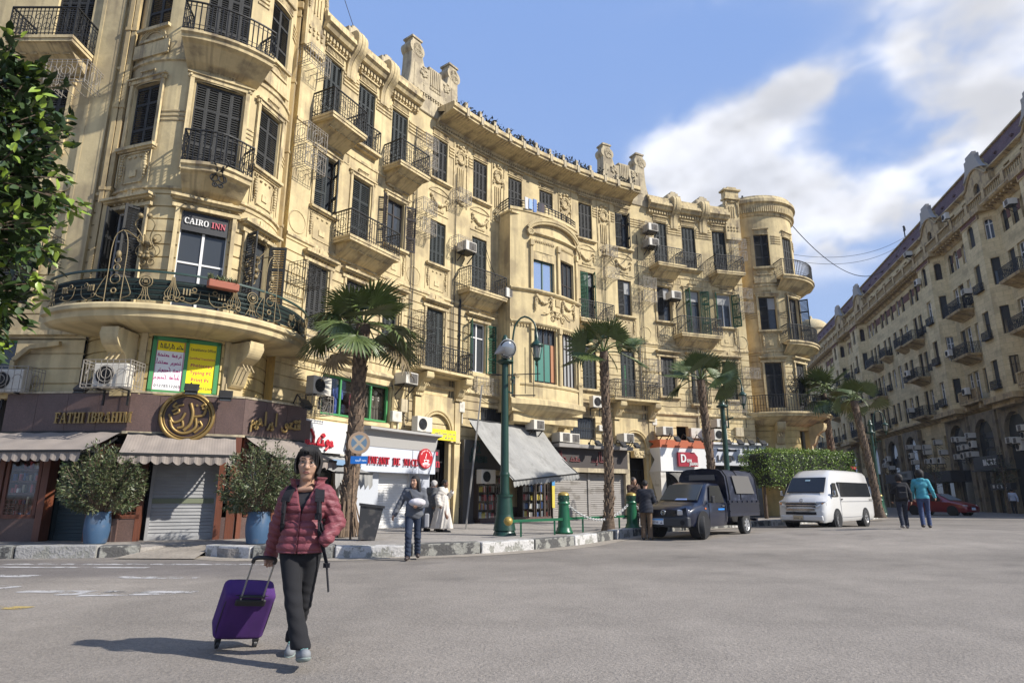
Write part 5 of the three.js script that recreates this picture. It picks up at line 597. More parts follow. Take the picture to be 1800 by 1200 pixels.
const d3=new MB(),tb=(pts,r=0.035)=>d3.add(new THREE.TubeGeometry(new THREE.CatmullRomCurve3(pts.map(([x,y])=>v3(x,y,0.08))),24,r,5),XF(0,0,0));tb([[0.42,0.2],[0.36,0.05],[0.25,0.02],[0.1,0.0]]);tb([[0.05,0.35],[0.12,0.1],[0.08,-0.2],[-0.05,-0.35]],0.045);tb([[0.3,0.28],[0.38,0.34],[0.42,0.24],[0.32,0.22]]);tb([[0.2,-0.02],[0.22,-0.25],[0.1,-0.38],[-0.1,-0.42],[-0.3,-0.3],[-0.38,-0.1]],0.04);tb([[-0.05,0.1],[-0.15,-0.1],[-0.3,-0.15],[-0.42,0.05]]);tb([[-0.1,0.3],[-0.25,0.25],[-0.2,0.12],[-0.32,0.05]]);tb([[-0.28,0.35],[-0.34,0.25],[-0.24,0.22],[-0.36,0.12]]);tb([[0.3,-0.1],[0.36,-0.22],[0.28,-0.32],[0.2,-0.4]]);tb([[-0.1,-0.1],[-0.08,-0.25],[-0.2,-0.3]]);for(const[x,y]of[[0.38,0.44],[0.2,0.3],[0.28,-0.12],[-0.36,0.42]])d3.box(0.05,0.05,0.04,x,y,0.08,0,0,0.78);d3.build('calligraphy',M.gold,md);
const W=(i,x,y,z)=>v3(x,y,z).applyMatrix4(S[i].F);
awning('striped_awning','faded striped awning with scalloped valance over the left half of the corner shop',W(0,-2.9,2.8,0.02),W(0,1.55,2.8,0.02),W(0,1.5,2.26,1.2),W(0,-3.2,2.26,1.2),M.fabric,{val:0.24});
awning('striped_awning','faded striped awning with scalloped valance over the closed centre shutter',W(1,-1.28,2.76,0.02),W(1,1.2,2.72,0.02),W(1,1.25,2.22,0.9),W(1,-1.3,2.22,0.9),M.fabric,{val:0.24});
awning('striped_awning','faded striped awning behind the walking woman at the right end of the corner shop',W(2,-0.95,2.78,0.02),W(2,1.0,2.78,0.02),W(2,1.2,2.2,1.2),W(2,-0.75,2.2,1.2),M.fabric,{val:0.24});
spotlight(S[1].F.clone().multiply(XF(0.05,3.9,-0.1)),'black spotlight hanging over the round gold medallion',0.55,0.2);spotlight(S[1].F.clone().multiply(XF(0.85,3.8,-0.1)),'black spotlight just right of the round gold medallion',0.4,0.1);spotlight(S[0].F.clone().multiply(XF(0.75,3.85,-0.05)),'pale floodlight over the gold latin lettering',0.5,0.3);spotlight(S[2].F.clone().multiply(XF(0.55,3.8,-0.05)),'black spotlight over the gold arabic lettering at the right',0.5,0.3);
}
{
const F=towF(TW,-58.5,3.8,-0.17),t=thing('office_banner_window','green framed office window with white and yellow printed banners under the big balcony','window sign',F);
mesh('frame',(()=>{const m=new MB();const w=1.62,h=1.5;m.box(0.1,h,0.1,-w/2+0.05,h/2).box(0.1,h,0.1,w/2-0.05,h/2).box(w,0.1,0.1,0,0.05).box(w,0.1,0.1,0,h-0.05).box(0.08,h,0.1,0,h/2);return m.geo();})(),M.greenPaint,t);
mesh('arabic_banner',plate(0.68,1.34),printed(0,0,256,512,(c,W,H)=>{c.fillStyle='#e9e7e4';c.fillRect(0,0,W,H);c.fillStyle='#f0d800';c.fillRect(0,0,W,110);c.strokeStyle='#b03070';c.lineWidth=6;c.strokeRect(8,8,W-16,H-16);arabicCanvas(c,'مكتب كازابلاكا',238,80,24,'#14142a',0.26);[['ترجمة معتمدة',165],['تصوير مستندات',240],['نسخ كمبيوتر',315],['طباعة كمبيوتر',390]].forEach(([s,y])=>arabicCanvas(c,s,232,y,26,'#a02868',0.24));c.font='bold 38px sans-serif';c.fillStyle='#14142a';c.fillText('01278512265',18,475);}),t,XF(-0.385,0.75,0.02));
mesh('yellow_banner',plate(0.68,1.34),printed(0,0,256,512,(c,W,H)=>{c.fillStyle='#f2dc08';c.fillRect(0,0,W,H);c.textAlign='center';const L=(s,y,p,f)=>{c.font=`bold ${p}px sans-serif`;c.fillStyle=f;const w=c.measureText(s).width,k=Math.min(1,232/w);c.save();c.translate(W/2,y);c.scale(k,1.1);c.fillText(s,0,0);c.restore();};L('Casablanca Office',80,34,'#101030');L('Certified Translation',170,30,'#a01850');L('Photocopy',245,40,'#a01850');L('Typing PC',320,42,'#a01850');L('Print Pc',395,46,'#a01850');L('Tel:01278512265',475,32,'#101030');}),t,XF(0.385,0.75,0.02));
const s=thing('inn_sign','black sign board with white and red capital letters over the balcony door','sign',towF(TW,-57,8.3,-0.1));mesh('board',boxGeo(1.15,0.55,0.05),M.black,s,XF(0,0.3,-0.03));const m=new MB();solidText(m,'CAIRO',0.17,0.03,fSerif,XF(-0.22,0.22,0),0.8);m.build('lettering',M.white,s);const m2=new MB();solidText(m2,'INN',0.17,0.03,fSerif,XF(0.34,0.22,0),0.8);m2.build('lettering',plain(0.5,0.1,0.12,0.5),s);
}
// ---------- the shops along the curved front ----------
const arcBox=(t,name,a0,a1,y0,y1,o0,o1,mat)=>{const m=new MB();sweep(m,arcPos,a0,a1,Math.max(2,Math.round(Math.abs(a0-a1)/1.2)),[[o0,y1],[o1,y1],[o1,y0],[o0,y0]],WLEN*-1);return m.build(name,mat,t);};
const shop=(label,a)=>{const t=thing('shopfront',label,'shop front',XF(arcPos(a,1,0).x,0,arcPos(a,1,0).z));t.inv=t.matrixWorld.clone().invert();return t;};
{
reseed(606);
const t=shop('white shop front with red arabic letters behind the tall palm',153.5);arcBox(t,'fascia',156.4,150.8,2.6,3.6,0.02,0.35,M.white);arcBox(t,'pier',156.4,155.6,PV,2.6,0.02,0.4,M.granite);arcBox(t,'pier',151.4,150.8,PV,2.6,0.02,0.4,M.cream);arcBox(t,'shop_window',155.6,151.4,PV,2.6,0.02,0.08,M.glass);{const m=new MB();m.box(0.5,0.55,0.5,0,0,0);m.build('granite_block',M.granite,t,arcF(155.4,3.2,0.5));}
const l=new MB();l.at(arcF(153.4,2.82,0.4));arabicSolid(l,'موندكس',0.3,0.05);l.at(null);l.build('lettering',M.red,t);
awning('canvas_awning','grey and blue canvas awning with painted arabic words beside the palm trunk',arcPos(154.2,0.4,2.5),arcPos(150.9,0.4,2.5),arcPos(150.9,1.6,1.95),arcPos(154.4,1.6,1.95),M.canvasGrey,{val:0.5,sag:0.1});
{const b=new MB(),P=[];for(const[a,o,y]of[[154.3,1.2,2.18],[151.0,1.2,2.18],[151.0,0.75,2.38],[154.2,0.75,2.38]]){const q=arcPos(a,o,y+0.0);P.push(q.x,q.y,q.z);}b.quads(P);b.build('blue_band',plain(0.16,0.26,0.38,0.8),t);}
const u=shop('white and grey shop front with red letters and closed white roller shutter',147.5);arcBox(u,'fascia',150.7,143.15,2.05,2.88,0.02,1.0,plain(0.5,0.53,0.58,0.45));{const m=new MB();sweep(m,arcPos,150.7,143.15,8,[[0.05,3.62],[1.35,3.5],[1.35,3.42],[1.1,3.4],[1.02,2.88],[0.02,2.88]],-WLEN);m.build('hood',plain(0.36,0.35,0.33,0.6),u);}
for(const a of[145.6,144.9,143.9]){const m=new MB();m.box(0.012,0.8,0.01);m.build('panel_joint',M.dark,u,arcF(a,2.46,1.004));}
arcBox(u,'pier',150.7,148.3,PV,2.05,0.02,0.7,plain(0.45,0.47,0.5,0.5));arcBox(u,'pier',144.9,143.2,PV,2.05,0.02,0.75,plain(0.4,0.42,0.46,0.5));{const m=new MB();roller(m,1.72,1.9,0.09);m.build('roller_shutter',M.white,u,arcF(146.6,PV,0.5));}
{const m=new MB(),txt='INFANT DE NICE',a0=150.1,a1=145.3;[...txt].forEach((ch,i)=>{if(ch!==' '){m.at(arcF(mix(a0,a1,i/(txt.length-1)),2.3,1.03));solidText(m,ch,0.25,0.05,fSerif,I4,0.72);}});m.at(null);m.build('lettering',M.red,u);}
const lg=thing('round_shop_logo','round red logo with a white cup at the end of the red lettering','sign',arcF(144.35,2.6,1.05));mesh('disc',new THREE.CylinderGeometry(0.36,0.36,0.08,32),M.red,lg,XF(0,0,0,Math.PI/2));mesh('print',new THREE.CircleGeometry(0.355,32),printed(0,0,256,256,(c)=>{c.fillStyle='#a8101c';c.fillRect(0,0,256,256);c.strokeStyle=c.fillStyle='#f4f0ee';c.lineWidth=9;c.beginPath();c.arc(128,150,34,0,Math.PI);c.stroke();c.beginPath();c.moveTo(90,148);c.lineTo(166,148);c.stroke();c.beginPath();c.arc(168,158,14,-1.4,1.6);c.stroke();c.beginPath();c.ellipse(128,196,56,9,0,0,7);c.stroke();c.beginPath();c.moveTo(128,130);c.bezierCurveTo(100,105,150,95,126,62);c.stroke();c.font='bold 26px sans-serif';c.textAlign='center';const ring=(s,r,a0,st,fl)=>[...s].forEach((ch,i)=>{const a=a0+i*st;c.save();c.translate(128+r*Math.cos(a),128+r*Math.sin(a));c.rotate(a+(fl?-1:1)*Math.PI/2);c.fillText(ch,0,8);c.restore();});ring('Enfant De Nice',104,-2.6,0.165);ring('LOVE BABY',104,2.35,-0.2,true);}),lg,XF(0,0,0.045));
const dw=thing('yellow_door_sign','yellow sign with blue arabic writing over the first arched house door','sign',arcF(141.2,3.4,0.3));mesh('board',boxGeo(1.68,0.42,0.05),plain(0.62,0.5,0.03,0.6),dw,XF(0,0.23,0));mesh('print',plate(1.66,0.4),printed(0,0,512,128,(c)=>{c.fillStyle='#e8d423';c.fillRect(0,0,512,128);arabicCanvas(c,'مكتب تصدير واستيراد للكمبيوتر',500,52,19,'#2a3a78',0.24);arabicCanvas(c,'حسن ابو العز',470,104,20,'#2a3a78',0.26);c.font='bold 26px sans-serif';c.fillText('256-7-85',30,110);}),dw,XF(0,0.23,0.03));
const is=thing('red_inn_sign','dark sign with red lettering in the doorway right of the round logo','sign',arcF(142.35,2.15,0.35));mesh('board',boxGeo(0.9,0.85,0.06),plain(0.03,0.02,0.02,0.5),is,XF(0,0.45,0));{const m=new MB();solidText(m,'Inn',0.3,0.03,fSerif,XF(0.12,0.2,0.03));m.box(0.5,0.14,0.03,0.1,0.72,0.04);m.build('lettering',plain(0.4,0.03,0.05,0.5),is);}
const k=shop('dark bookshop front with glass cases of books under the big grey awning',133.5);arcBox(k,'fascia',138.6,128.9,2.35,3.55,0.02,0.3,plain(0.075,0.07,0.062,0.8));arcBox(k,'side_panel',138.6,137.3,PV,2.35,0.02,0.3,plain(0.06,0.055,0.05,0.8));arcBox(k,'doorway',133.9,133.0,PV,2.3,0.02,0.05,M.dark);
{const m=new MB();m.at(arcF(137,2.62,0.32));solidText(m,'HADB',0.28,0.04,fSans);m.at(arcF(137.3,3.05,0.32));arabicSolid(m,'كتب',0.3,0.05);m.at(null);m.build('lettering',plain(0.02,0.05,0.045,0.5),k);}
const bookM=[[0.5,0.47,0.4],[0.42,0.33,0.05],[0.06,0.12,0.3],[0.3,0.05,0.05],[0.16,0.15,0.14],[0.3,0.33,0.34]].map((c)=>plain(...c,0.6));
for(const[a,w,y0,h,dense]of[[136.3,1.15,0.35,1.75,0.8],[134.9,0.55,0.35,1.75,0.7],[131.6,0.7,0.35,1.8,0.9],[130.2,0.5,0.35,1.8,0.6],[129.3,0.3,0.35,1.8,0.6]]){const c=sub('book_case',k,arcF(a,y0,0.55));const f=new MB();for(const s of[-1,1])f.box(0.05,h,0.34,s*w/2,h/2,-0.14);f.box(w,0.05,0.34,0,0,-0.14).box(w,0.05,0.34,0,h,-0.14).box(w,h,0.02,0,h/2,-0.3).box(0.035,h,0.04,0,h/2,0.02);const n=5;for(let i=1;i<n;i++)f.box(w,0.025,0.3,0,h*i/n,-0.15);f.build('case_frame',plain(0.05,0.035,0.025,0.5),c);for(let i=0;i<n;i++)for(let x=-w/2+0.07;x<w/2-0.06;){const bw=rnd()<0.25?rr(0.12,0.18):rr(0.025,0.05),bh=rr(0.18,0.28);if(rnd()<dense)mesh('book',boxGeo(r05(bw*20)/20||0.04,r05(bh),0.16),pick(bookM),c,XF(x+bw/2,h*i/n+0.02+r05(bh)/2,-0.12));x+=bw+0.006;}mesh('glass',boxGeo(w-0.06,h-0.06,0.005),M.pane,c,XF(0,h/2,0.035));}
arcBox(k,'plinth',137.2,128.9,PV,0.38,0.02,0.58,M.granite);{const m=new MB();m.box(0.16,1.25,0.03,0,0.62,0).box(0.17,0.3,0.032,0,0.98,0);m.build('poster',plain(0.55,0.45,0.06,0.7),k,arcF(128.75,0.75,0.65));mesh('poster',boxGeo(0.17,0.25,0.04),plain(0.06,0.25,0.5,0.6),k,arcF(128.75,1.85,0.65));}
awning('grey_canvas_awning','big dusty grey canvas awning sloping steeply over the bookshop',arcPos(138.25,0.35,4.4),arcPos(129.6,0.35,4.3),arcPos(129.1,2.5,2.2),arcPos(137.4,2.5,1.85),M.canvasGrey,{sag:0.16,wave:0.02,freq:30,val:0.26,n:60});
const q=shop('shut shop with two dirty roller shutters and a dark fascia behind the second palm',124.3);arcBox(q,'fascia',128.8,119.8,2.55,3.45,0.02,0.9,plain(0.045,0.036,0.032,0.7));arcBox(q,'canopy',129.0,119.6,3.45,3.62,0.02,1.25,M.steelDirty);arcBox(q,'hood',128.8,119.8,2.35,2.55,0.02,1.0,M.old);for(const a of[126.55,122.1]){const m=new MB();roller(m,2.15,2.15,0.1);m.build('roller_shutter',M.steelDirty,q,arcF(a,PV,0.6));}arcBox(q,'pier',119.95,119.4,PV,3.4,0.02,0.8,M.old);{const m=new MB();m.at(arcF(127.4,2.85,0.93));arabicSolid(m,'محمد صلاح',0.24,0.03);m.at(arcF(123.6,2.85,0.93));arabicSolid(m,'ملابس',0.26,0.03);m.at(null);m.build('lettering',plain(0.12,0.025,0.025,0.6),q);}
{const m=new MB();m.box(0.7,0.35,0.3,0,0,0);for(let i=0;i<26;i++)m.ball(rr(0.04,0.08),rr(-0.32,0.32),rr(-0.14,0.14),0.15,1,1,0.7,4);m.build('carved_lintel',M.trim,q,arcF(117.4,3.35,0.25));}
const d=shop('white shop front with an orange top band and a small red sign',112.7);arcBox(d,'fascia',115.75,109.3,2.5,3.7,0.02,1.0,M.white);arcBox(d,'top_band',115.75,109.3,3.7,4.1,0.02,1.02,plain(0.42,0.1,0.035,0.6));arcBox(d,'pier',115.75,115.1,PV,2.5,0.02,0.95,M.cream);arcBox(d,'shop_window',115.1,109.6,PV,2.5,0.02,0.3,M.glass);arcBox(d,'pier',109.7,109.2,PV,3.9,0.02,0.9,plain(0.2,0.05,0.035,0.7));
const ds=thing('red_shop_sign','small red sign with white letters and a cut corner on the white fascia','sign',arcF(112.55,2.75,1.08));{const m=new MB();m.ext([[-0.6,0],[0.62,0],[0.62,0.5],[0.42,0.72],[-0.6,0.72]],0.12);m.build('board',plain(0.3,0.01,0.025,0.45),ds);const l2=new MB();solidText(l2,'D',0.42,0.03,fSans,XF(-0.3,0.2,0.12));solidText(l2,'ON',0.15,0.03,fSans,XF(0.05,0.22,0.12));solidText(l2,'JUAN',0.15,0.03,fSans,XF(0.3,0.06,0.12));l2.build('lettering',M.white,ds);}
awning('curved_awning','dull grey curved shop awning behind the pickup truck',arcPos(114.6,0.9,2.42),arcPos(110.2,0.9,2.42),arcPos(110.2,1.9,1.55),arcPos(114.6,1.9,1.55),tinted(M.canvasGrey,0.6,0.57,0.52),{sag:-0.25,val:0.2});
const e=shop('pale grey shop front with dark latin and arabic letters above the truck',105.3);arcBox(e,'fascia',109.0,102.4,2.85,3.95,0.02,1.0,plain(0.55,0.56,0.58,0.5));arcBox(e,'cap',109.1,102.3,3.95,4.05,0.02,1.15,M.white);arcBox(e,'shop_window',109.0,102.4,PV,2.85,0.02,0.3,M.glass);{const m=new MB(),tx='LAND MARK';[...tx].forEach((ch,i)=>{if(ch!==' '){m.at(arcF(mix(108.4,104.1,i/8),3.08,1.03));solidText(m,ch,0.3,0.05,fSans);}});m.at(arcF(104.3,3.55,1.03));arabicSolid(m,'لاند مارك',0.17,0.028);m.at(null);m.build('lettering',plain(0.05,0.05,0.05,0.5),e);const b=new MB();b.box(1.2,0.1,0.03);b.build('vent',M.dark,e,arcF(107.3,3.65,1.02));}
const rt=towF(TU,-62,0,0.3);awning('red_awning','small red awning at the foot of the far turret above the hedge',v3(-1.6,3.3,0).applyMatrix4(rt),v3(1.6,3.3,0).applyMatrix4(rt),v3(1.8,2.9,1.4).applyMatrix4(rt),v3(-1.8,2.9,1.4).applyMatrix4(rt),plain(0.4,0.03,0.03,0.8,0,{side:THREE.DoubleSide}),{val:0.2});
['black spotlight nearest the left end of the shut shop canopy','black spotlight second along the shut shop canopy','black spotlight at the palm over the shut shop','black spotlight nearest the second arched door'].forEach((s,i)=>spotlight(arcF([124.6,123,121.3,119.6][i],3.7,0.9),s,0.55,0.25));
['left','middle','right'].forEach((s,i)=>spotlight(arcF([114.3,112.6,110.9][i],4.12,0.7),s+' spotlight of three above the orange band',0.75,0.3));['first','second','third','last'].forEach((s,i)=>spotlight(arcF([107.7,106.2,104.8,103.3][i],4.06,0.8),s+' spotlight along the top of the pale grey shop front',0.6,0.3));
const mw=thing('tailor_display_window','wide green framed display window with suits above the shops','display window',arcF(149.3,3.9,-0.12));{const W=3.3,H=1.35,f=new MB();f.box(W,0.07,0.08,0,0.035,0).box(W,0.07,0.08,0,H-0.035,0);for(const x of[-W/2+0.03,-0.75,0.75,W/2-0.03])f.box(0.07,H,0.09,x,H/2,0);f.build('frame',M.greenPaint,mw);mesh('pane',boxGeo(W-0.1,H-0.1,0.006),M.pane,mw,XF(0,H/2,-0.02));const b=new MB();b.box(W,H,0.03,0,H/2,-0.9).box(W,0.03,0.9,0,0.0,-0.45);b.build('back',M.dark,mw);
const rail=new MB();rail.bar(v3(-1.5,1.0,-0.6),v3(1.5,1.0,-0.6),0.02);rail.build('clothes_rail',M.chrome,mw);[[0.2,plain(0.13,0.015,0.03,0.8)],[0.33,plain(0.11,0.012,0.025,0.8)],[0.5,plain(0.03,0.03,0.06,0.8)],[-1.3,plain(0.04,0.05,0.09,0.8)]].forEach(([x,m])=>{const c=new MB();c.rbox(0.1,0.75,0.35,0.04,x,0.6,-0.6);c.build('garment',m,mw);});
const dummy=(x,suit,full)=>{const g=sub('mannequin',mw,XF(x,full?0.02:-0.1,-0.35));const bd=new MB();bd.lathe([[0.1,0.62],[0.14,0.72],[0.13,0.82],[0.17,0.98],[0.16,1.03],[0.05,1.07],[0.045,1.12]],0,0,0,14);for(const s of[-1,1]){bd.tube([v3(s*0.17,1.0,0),v3(s*0.21,0.85,0.02),v3(s*0.19,0.62,0.06)],0.045,6);bd.tube([v3(s*0.07,0.64,0),v3(s*0.08,0.3,0.02),v3(s*0.085,0.04,0)],0.065,7);}bd.build('suit',suit,g);const hd=new MB();hd.ball(0.085,0,1.22,0,0.85,1.15,0.95,8);hd.box(0.07,0.14,0.02,0,0.98,0.15);hd.build('head',M.cream,g);};dummy(-0.55,plain(0.03,0.06,0.24,0.7),1);dummy(1.1,plain(0.09,0.075,0.055,0.8));dummy(1.4,plain(0.08,0.07,0.055,0.8));}
for(const[a,y,w,h]of[[134.3,4.12,1.9,0.92],[123.8,4.02,1.6,1.08]]){const g=sub('barred_window',A,arcF(a,y,-0.05));mesh('pane',boxGeo(w,h,0.02),M.glass,g,XF(0,h/2,-0.12));const b=new MB();for(let i=0;i<=w/0.11;i++)b.box(0.02,h,0.02,-w/2+i*0.11,h/2,0.02);for(const y2 of[0.05,h/2,h-0.05])b.box(w,0.025,0.025,0,y2,0.02);b.build('bars',M.iron,g);}
for(const[s,y,out,wd,hh,label]of[[58.4,3.35,1.5,4.2,1.0,'long black sign with white capital letters on the shaded block'],[57.4,1.75,1.2,3.2,0.5,'low black sign with spaced white letters over the shaded shop entrance']]){const g=thing('shop_sign',label,'sign',bF(s,y,out));mesh('board',boxGeo(wd,hh,0.35),M.black,g,XF(0,hh/2,-0.2));const m=new MB();[...'MCXX'].forEach((ch,i)=>solidText(m,ch,hh*0.48,0.04,fSans,XF((i-1.5)*(hh>0.8?0.55:0.62)+(hh>0.8?0.8:0),hh*0.26,0)));m.build('lettering',M.white,g);if(hh>0.8){const r=new MB();r.box(wd,0.1,out+0.4,0,-0.1,-out/2);r.build('canopy',M.black,g);}}
{const g=thing('shop_sign','grey bank sign on the shaded block behind the leaning palm','sign',bF(78.5,3.0,1.0));mesh('board',boxGeo(4.4,0.9,0.2),plain(0.16,0.16,0.15,0.6),g,XF(0,0.45,-0.1));const m=new MB();solidText(m,'AGRICOLE',0.42,0.03,fSans,XF(-0.4,0.24,0));m.build('lettering',plain(0.03,0.04,0.04,0.5),g);}
}
// ---------- air conditioners and their wire cages ----------
{
reseed(707);
const big=()=>{const b=new MB();b.rbox(0.82,0.58,0.32,0.025,0,0.29,0.24);b.build('case',M.cream,cur);const f=new MB();f.cyl(0.215,0.215,0.02,-0.12,0.29,0.402,24,Math.PI/2);f.build('fan_opening',M.dark,cur);const g=new MB();for(let i=1;i<5;i++)g.ring(0.045*i+0.03,0.006,-0.12,0.29,0.418,0,0,0,18);for(let i=0;i<5;i++)g.box(0.42,0.01,0.01,-0.12,0.29,0.416,0,0,i*Math.PI/5);g.build('fan_grille',M.black,cur);const k=new MB();for(const s of[-0.3,0.3])k.box(0.04,0.05,0.45,s,-0.02,0.22).box(0.04,0.4,0.04,s,-0.2,0.02);k.build('wall_bracket',M.iron,cur);};
const small=()=>{const b=new MB();b.rbox(0.66,0.44,0.6,0.02,0,0.22,0.3);b.build('case',M.cream,cur);const f=new MB();f.box(0.42,0.36,0.012,0.08,0.22,0.6);f.build('grille_opening',M.dark,cur);const g=new MB();for(let i=0;i<9;i++)g.box(0.42,0.012,0.02,0.08,0.06+i*0.04,0.61);for(let i=0;i<5;i++)g.box(0.012,0.36,0.015,-0.1+i*0.09,0.22,0.61);g.build('louvre',M.steelDirty,cur);const k=new MB();k.box(0.7,0.03,0.55,0,-0.02,0.28);for(const s of[-0.3,0.3])k.bar(v3(s,-0.02,0.5),v3(s,-0.4,0.02),0.035);k.build('wall_bracket',M.iron,cur);};
let cur;const protos={};
const ac=(kind,F,label)=>{const m=F;if(!protos[kind]){cur=protos[kind]=thing('air_conditioner',label,'air conditioner',m);(kind==='big'?big:small)();return cur;}return copyOf(protos[kind],label,m);};
ac('big',arcF(153.9,4.35,0.25),'white fan unit with a black round grille left of the suit display window');ac('small',arcF(145.3,5.35,0.1),'boxy white unit on a bracket high between the palm crown and arched door balcony');ac('big',arcF(143.75,3.62,0.3),'white fan unit standing on the grey shop hood by the arched door');ac('big',arcF(136.8,1.75,0.45),'grimy fan unit on the dark bookshop wall under the awning');ac('small',arcF(134.2,10.05,0.3),'dark boxy unit on the balcony left of the bow window');ac('big',arcF(122.6,5.55,0.2),'old fan unit on the wall just left of the second palm crown');ac('small',arcF(114.4,4.35,0.3),'boxy unit above the left end of the orange band');ac('small',arcF(119.3,3.9,0.2),'boxy unit beside the second arched door arch');ac('big',arcF(107.7,4.2,0.5),'fan unit standing above the pale grey shop front');ac('small',arcF(107.3,4.9,0.2),'boxy unit behind the second green lamp post');ac('small',arcF(127.8,3.7,0.4),'boxy unit on the dark canopy right of the grey awning');ac('small',arcF(126.6,3.68,0.4),'smaller unit second in the row on the dark canopy');ac('small',arcF(131.2,4.15,0.5),'unit peeping over the top edge of the grey awning');
ac('small',arcF(138.9,11.7,0.1),'boxy unit inside the wire cage left of the balcony by the bow window');ac('small',arcF(114.5,15.85,0.1),'upper caged unit under the right wing cornice');ac('small',arcF(114.5,14.95,0.1),'lower caged unit under the right wing cornice');ac('small',arcF(111.9,12.0,0.1),'unit on the wall left of the green shuttered balcony door');
ac('big',towF(TW,-90,3.82,0.35),'fan unit in a wire cage above the gold latin lettering');ac('big',frame(-12.9,16.4,0,-1,3.82),'fan unit in a wire cage at the far left edge over the awning');
const bl=[[60.2,9.5,'stone balcony of the shaded block'],[57,17.3,'tower bay of the shaded block'],[48.5,21.2,'top floor of the shaded block'],[58.5,24.5,'attic balustrade of the shaded block'],[66.5,21.2,'top floor bay of the shaded block'],[72.5,13.3,'balcony of the shaded block'],[72.8,9.6,'lower balcony of the shaded block'],[62.2,13.2,'middle balcony of the shaded block'],[67.5,24.6,'attic of the shaded block']];
for(const[s,y,w]of bl)ac(rnd()<0.5?'big':'small',bF(s,y,1.0),'white air conditioner on the '+w);
for(const[s0,n2,wh]of[[53.5,3,'right of the black capital-letter sign'],[62,4,'above the red car'],[68,5,'behind the walking pair'],[73.5,4,'right of the grey bank sign'],[83,3,'left of the leaning palm']])for(let i=0;i<n2;i++)[4.4,5.2,6.0].forEach((y,k)=>{if(rnd()<0.4)return;const o=ac(rnd()<0.5?'big':'small',bF(s0+i*0.95,y+rr(-0.2,0.2),0.45),`grimy air conditioner ${['lowest', 'midway', 'topmost'][k]} in column ${['one', 'two', 'three', 'four', 'five'][i]} from the right ${wh}`);o.userData.group='air conditioners crowded above the shaded shops';});
const cage=(w,h,d,mat)=>{const m=new MB(),T=0.014;const P=(x,y,z)=>v3(x,y,z);for(const y of[0,h*0.12,h*0.88,h])m.poly([P(-w/2,y,0),P(-w/2,y,d),P(w/2,y,d),P(w/2,y,0)],T);for(let i=0;i<=8;i++)m.bar(P(-w/2+w*i/8,0,d),P(-w/2+w*i/8,h,d),i%8?T*0.8:T*1.5);for(const s of[-1,1])for(let i=0;i<5;i++)m.bar(P(s*w/2,0,d*i/5),P(s*w/2,h,d*i/5),T*0.8);m.ring(h*0.3,T*0.8,0,h/2,d).ring(h*0.17,T*0.8,0,h/2,d);for(const s of[-1,1])m.ring(h*0.22,T*0.7,s*w/2,h/2,d/2,0,Math.PI/2).ring(h*0.18,T*0.7,s*w*0.32,h*0.5,d,0,0,0,12,Math.PI);for(let i=0;i<4;i++)m.bar(P(-w/2+w*(i+0.5)/4,0,0),P(-w/2+w*(i+0.5)/4,0,d),T);return m;};
const cg=(F,label,w=0.82,h=0.62,d=0.55,mat=M.ironPale)=>tag(cage(w,h,d,mat).build('wire_cage',mat,scene,F),label,'wire cage');
const list=[[156.2,15.4,'empty wire cage high on the end pier left of the top balcony',1.0,0.72],[155.9,12.55,'upper of two wire cages on the end pier under the top balcony',0.95,0.72],[155.9,11.7,'lower of two wire cages on the end pier under the top balcony',0.95,0.72],[143.7,15.6,'upper wire cage right of the second top-floor balcony',0.75],[143.7,14.75,'lower wire cage right of the second top-floor balcony',0.75],[143.7,12.65,'upper wire cage between two shuttered second-floor windows',0.8],[143.7,11.75,'lower wire cage between two shuttered second-floor windows',0.8],[139.4,11.7,'wire cage holding a boxy unit near the bow window',0.85],[139.5,13.95,'wire cage hanging under a fluted pier cartouche',0.75],[120.2,13.85,'faint wire cage high right of the bow window',0.75],[120.1,12.6,'faint wire cage lower right of the bow window',0.75],[114.7,15.8,'wire cage round the upper unit under the right cornice',0.72],[114.7,14.9,'wire cage round the lower unit under the right cornice',0.72],[115.2,12.45,'upper wire cage beside the right wing second floor',0.85],[115.2,11.65,'lower wire cage beside the right wing second floor',0.85],[102.8,15.6,'topmost wire cage on the pier before the far turret',0.85],[102.8,14.85,'second wire cage down the pier before the far turret',0.85],[102.6,12.5,'third wire cage down the pier before the far turret',0.85],[102.6,11.65,'fourth wire cage down the pier before the far turret',0.85],[115,7.8,'upper of two wire cages over the second arched door balcony',0.85],[115,6.95,'lower of two wire cages over the second arched door balcony',0.85],[102.6,7.75,'wide wire cage at first floor before the far turret',0.9],[104.8,5.8,'low wire cage over the pale grey shop',1.0],[135.6,5.62,'long flat wire cage below the green shuttered window',1.5,0.7,0.2]];
for(const[a,y,l,w,h,d]of list)cg(arcF(a-0.05,y),l,w,h,d);
cg(arcF(155.5,7.75),'dark tinsel-wrapped wire cage on the wall right of the big balcony',0.8,0.72,0.6,M.iron);cg(arcF(143.45,7.7),'upper dark-edged wire cage above the palm crown',0.85,0.72,0.55,M.iron);cg(arcF(143.4,6.85),'lower dark-edged wire cage above the palm crown',0.85,0.72,0.55,M.iron);cg(arcF(154.5,5.6),'wire cage half hidden by the palm fronds',1.3,0.6,0.5);cg(arcF(153.9,3.75,0.05),'wire cage under the fan unit left of the suit display',0.95,0.6,0.65);
cg(frame(-12.6,16.4,0,-1,12.55),'large pale wire cage beside the window at the upper left',1.15,0.72,0.75);cg(frame(-12.8,16.4,0,-1,7.35),'dark bound wire cage by the leaves at the left',1.0,0.72,0.8,M.iron);cg(towF(TW,-90,3.78,0.3),'pale wire cage round the unit above the gold lettering',1.15,0.68,0.6);cg(frame(-12.9,16.4,0,-1,3.78),'pale wire cage at the far left edge over the striped awning',1.35,0.66,0.6);
}
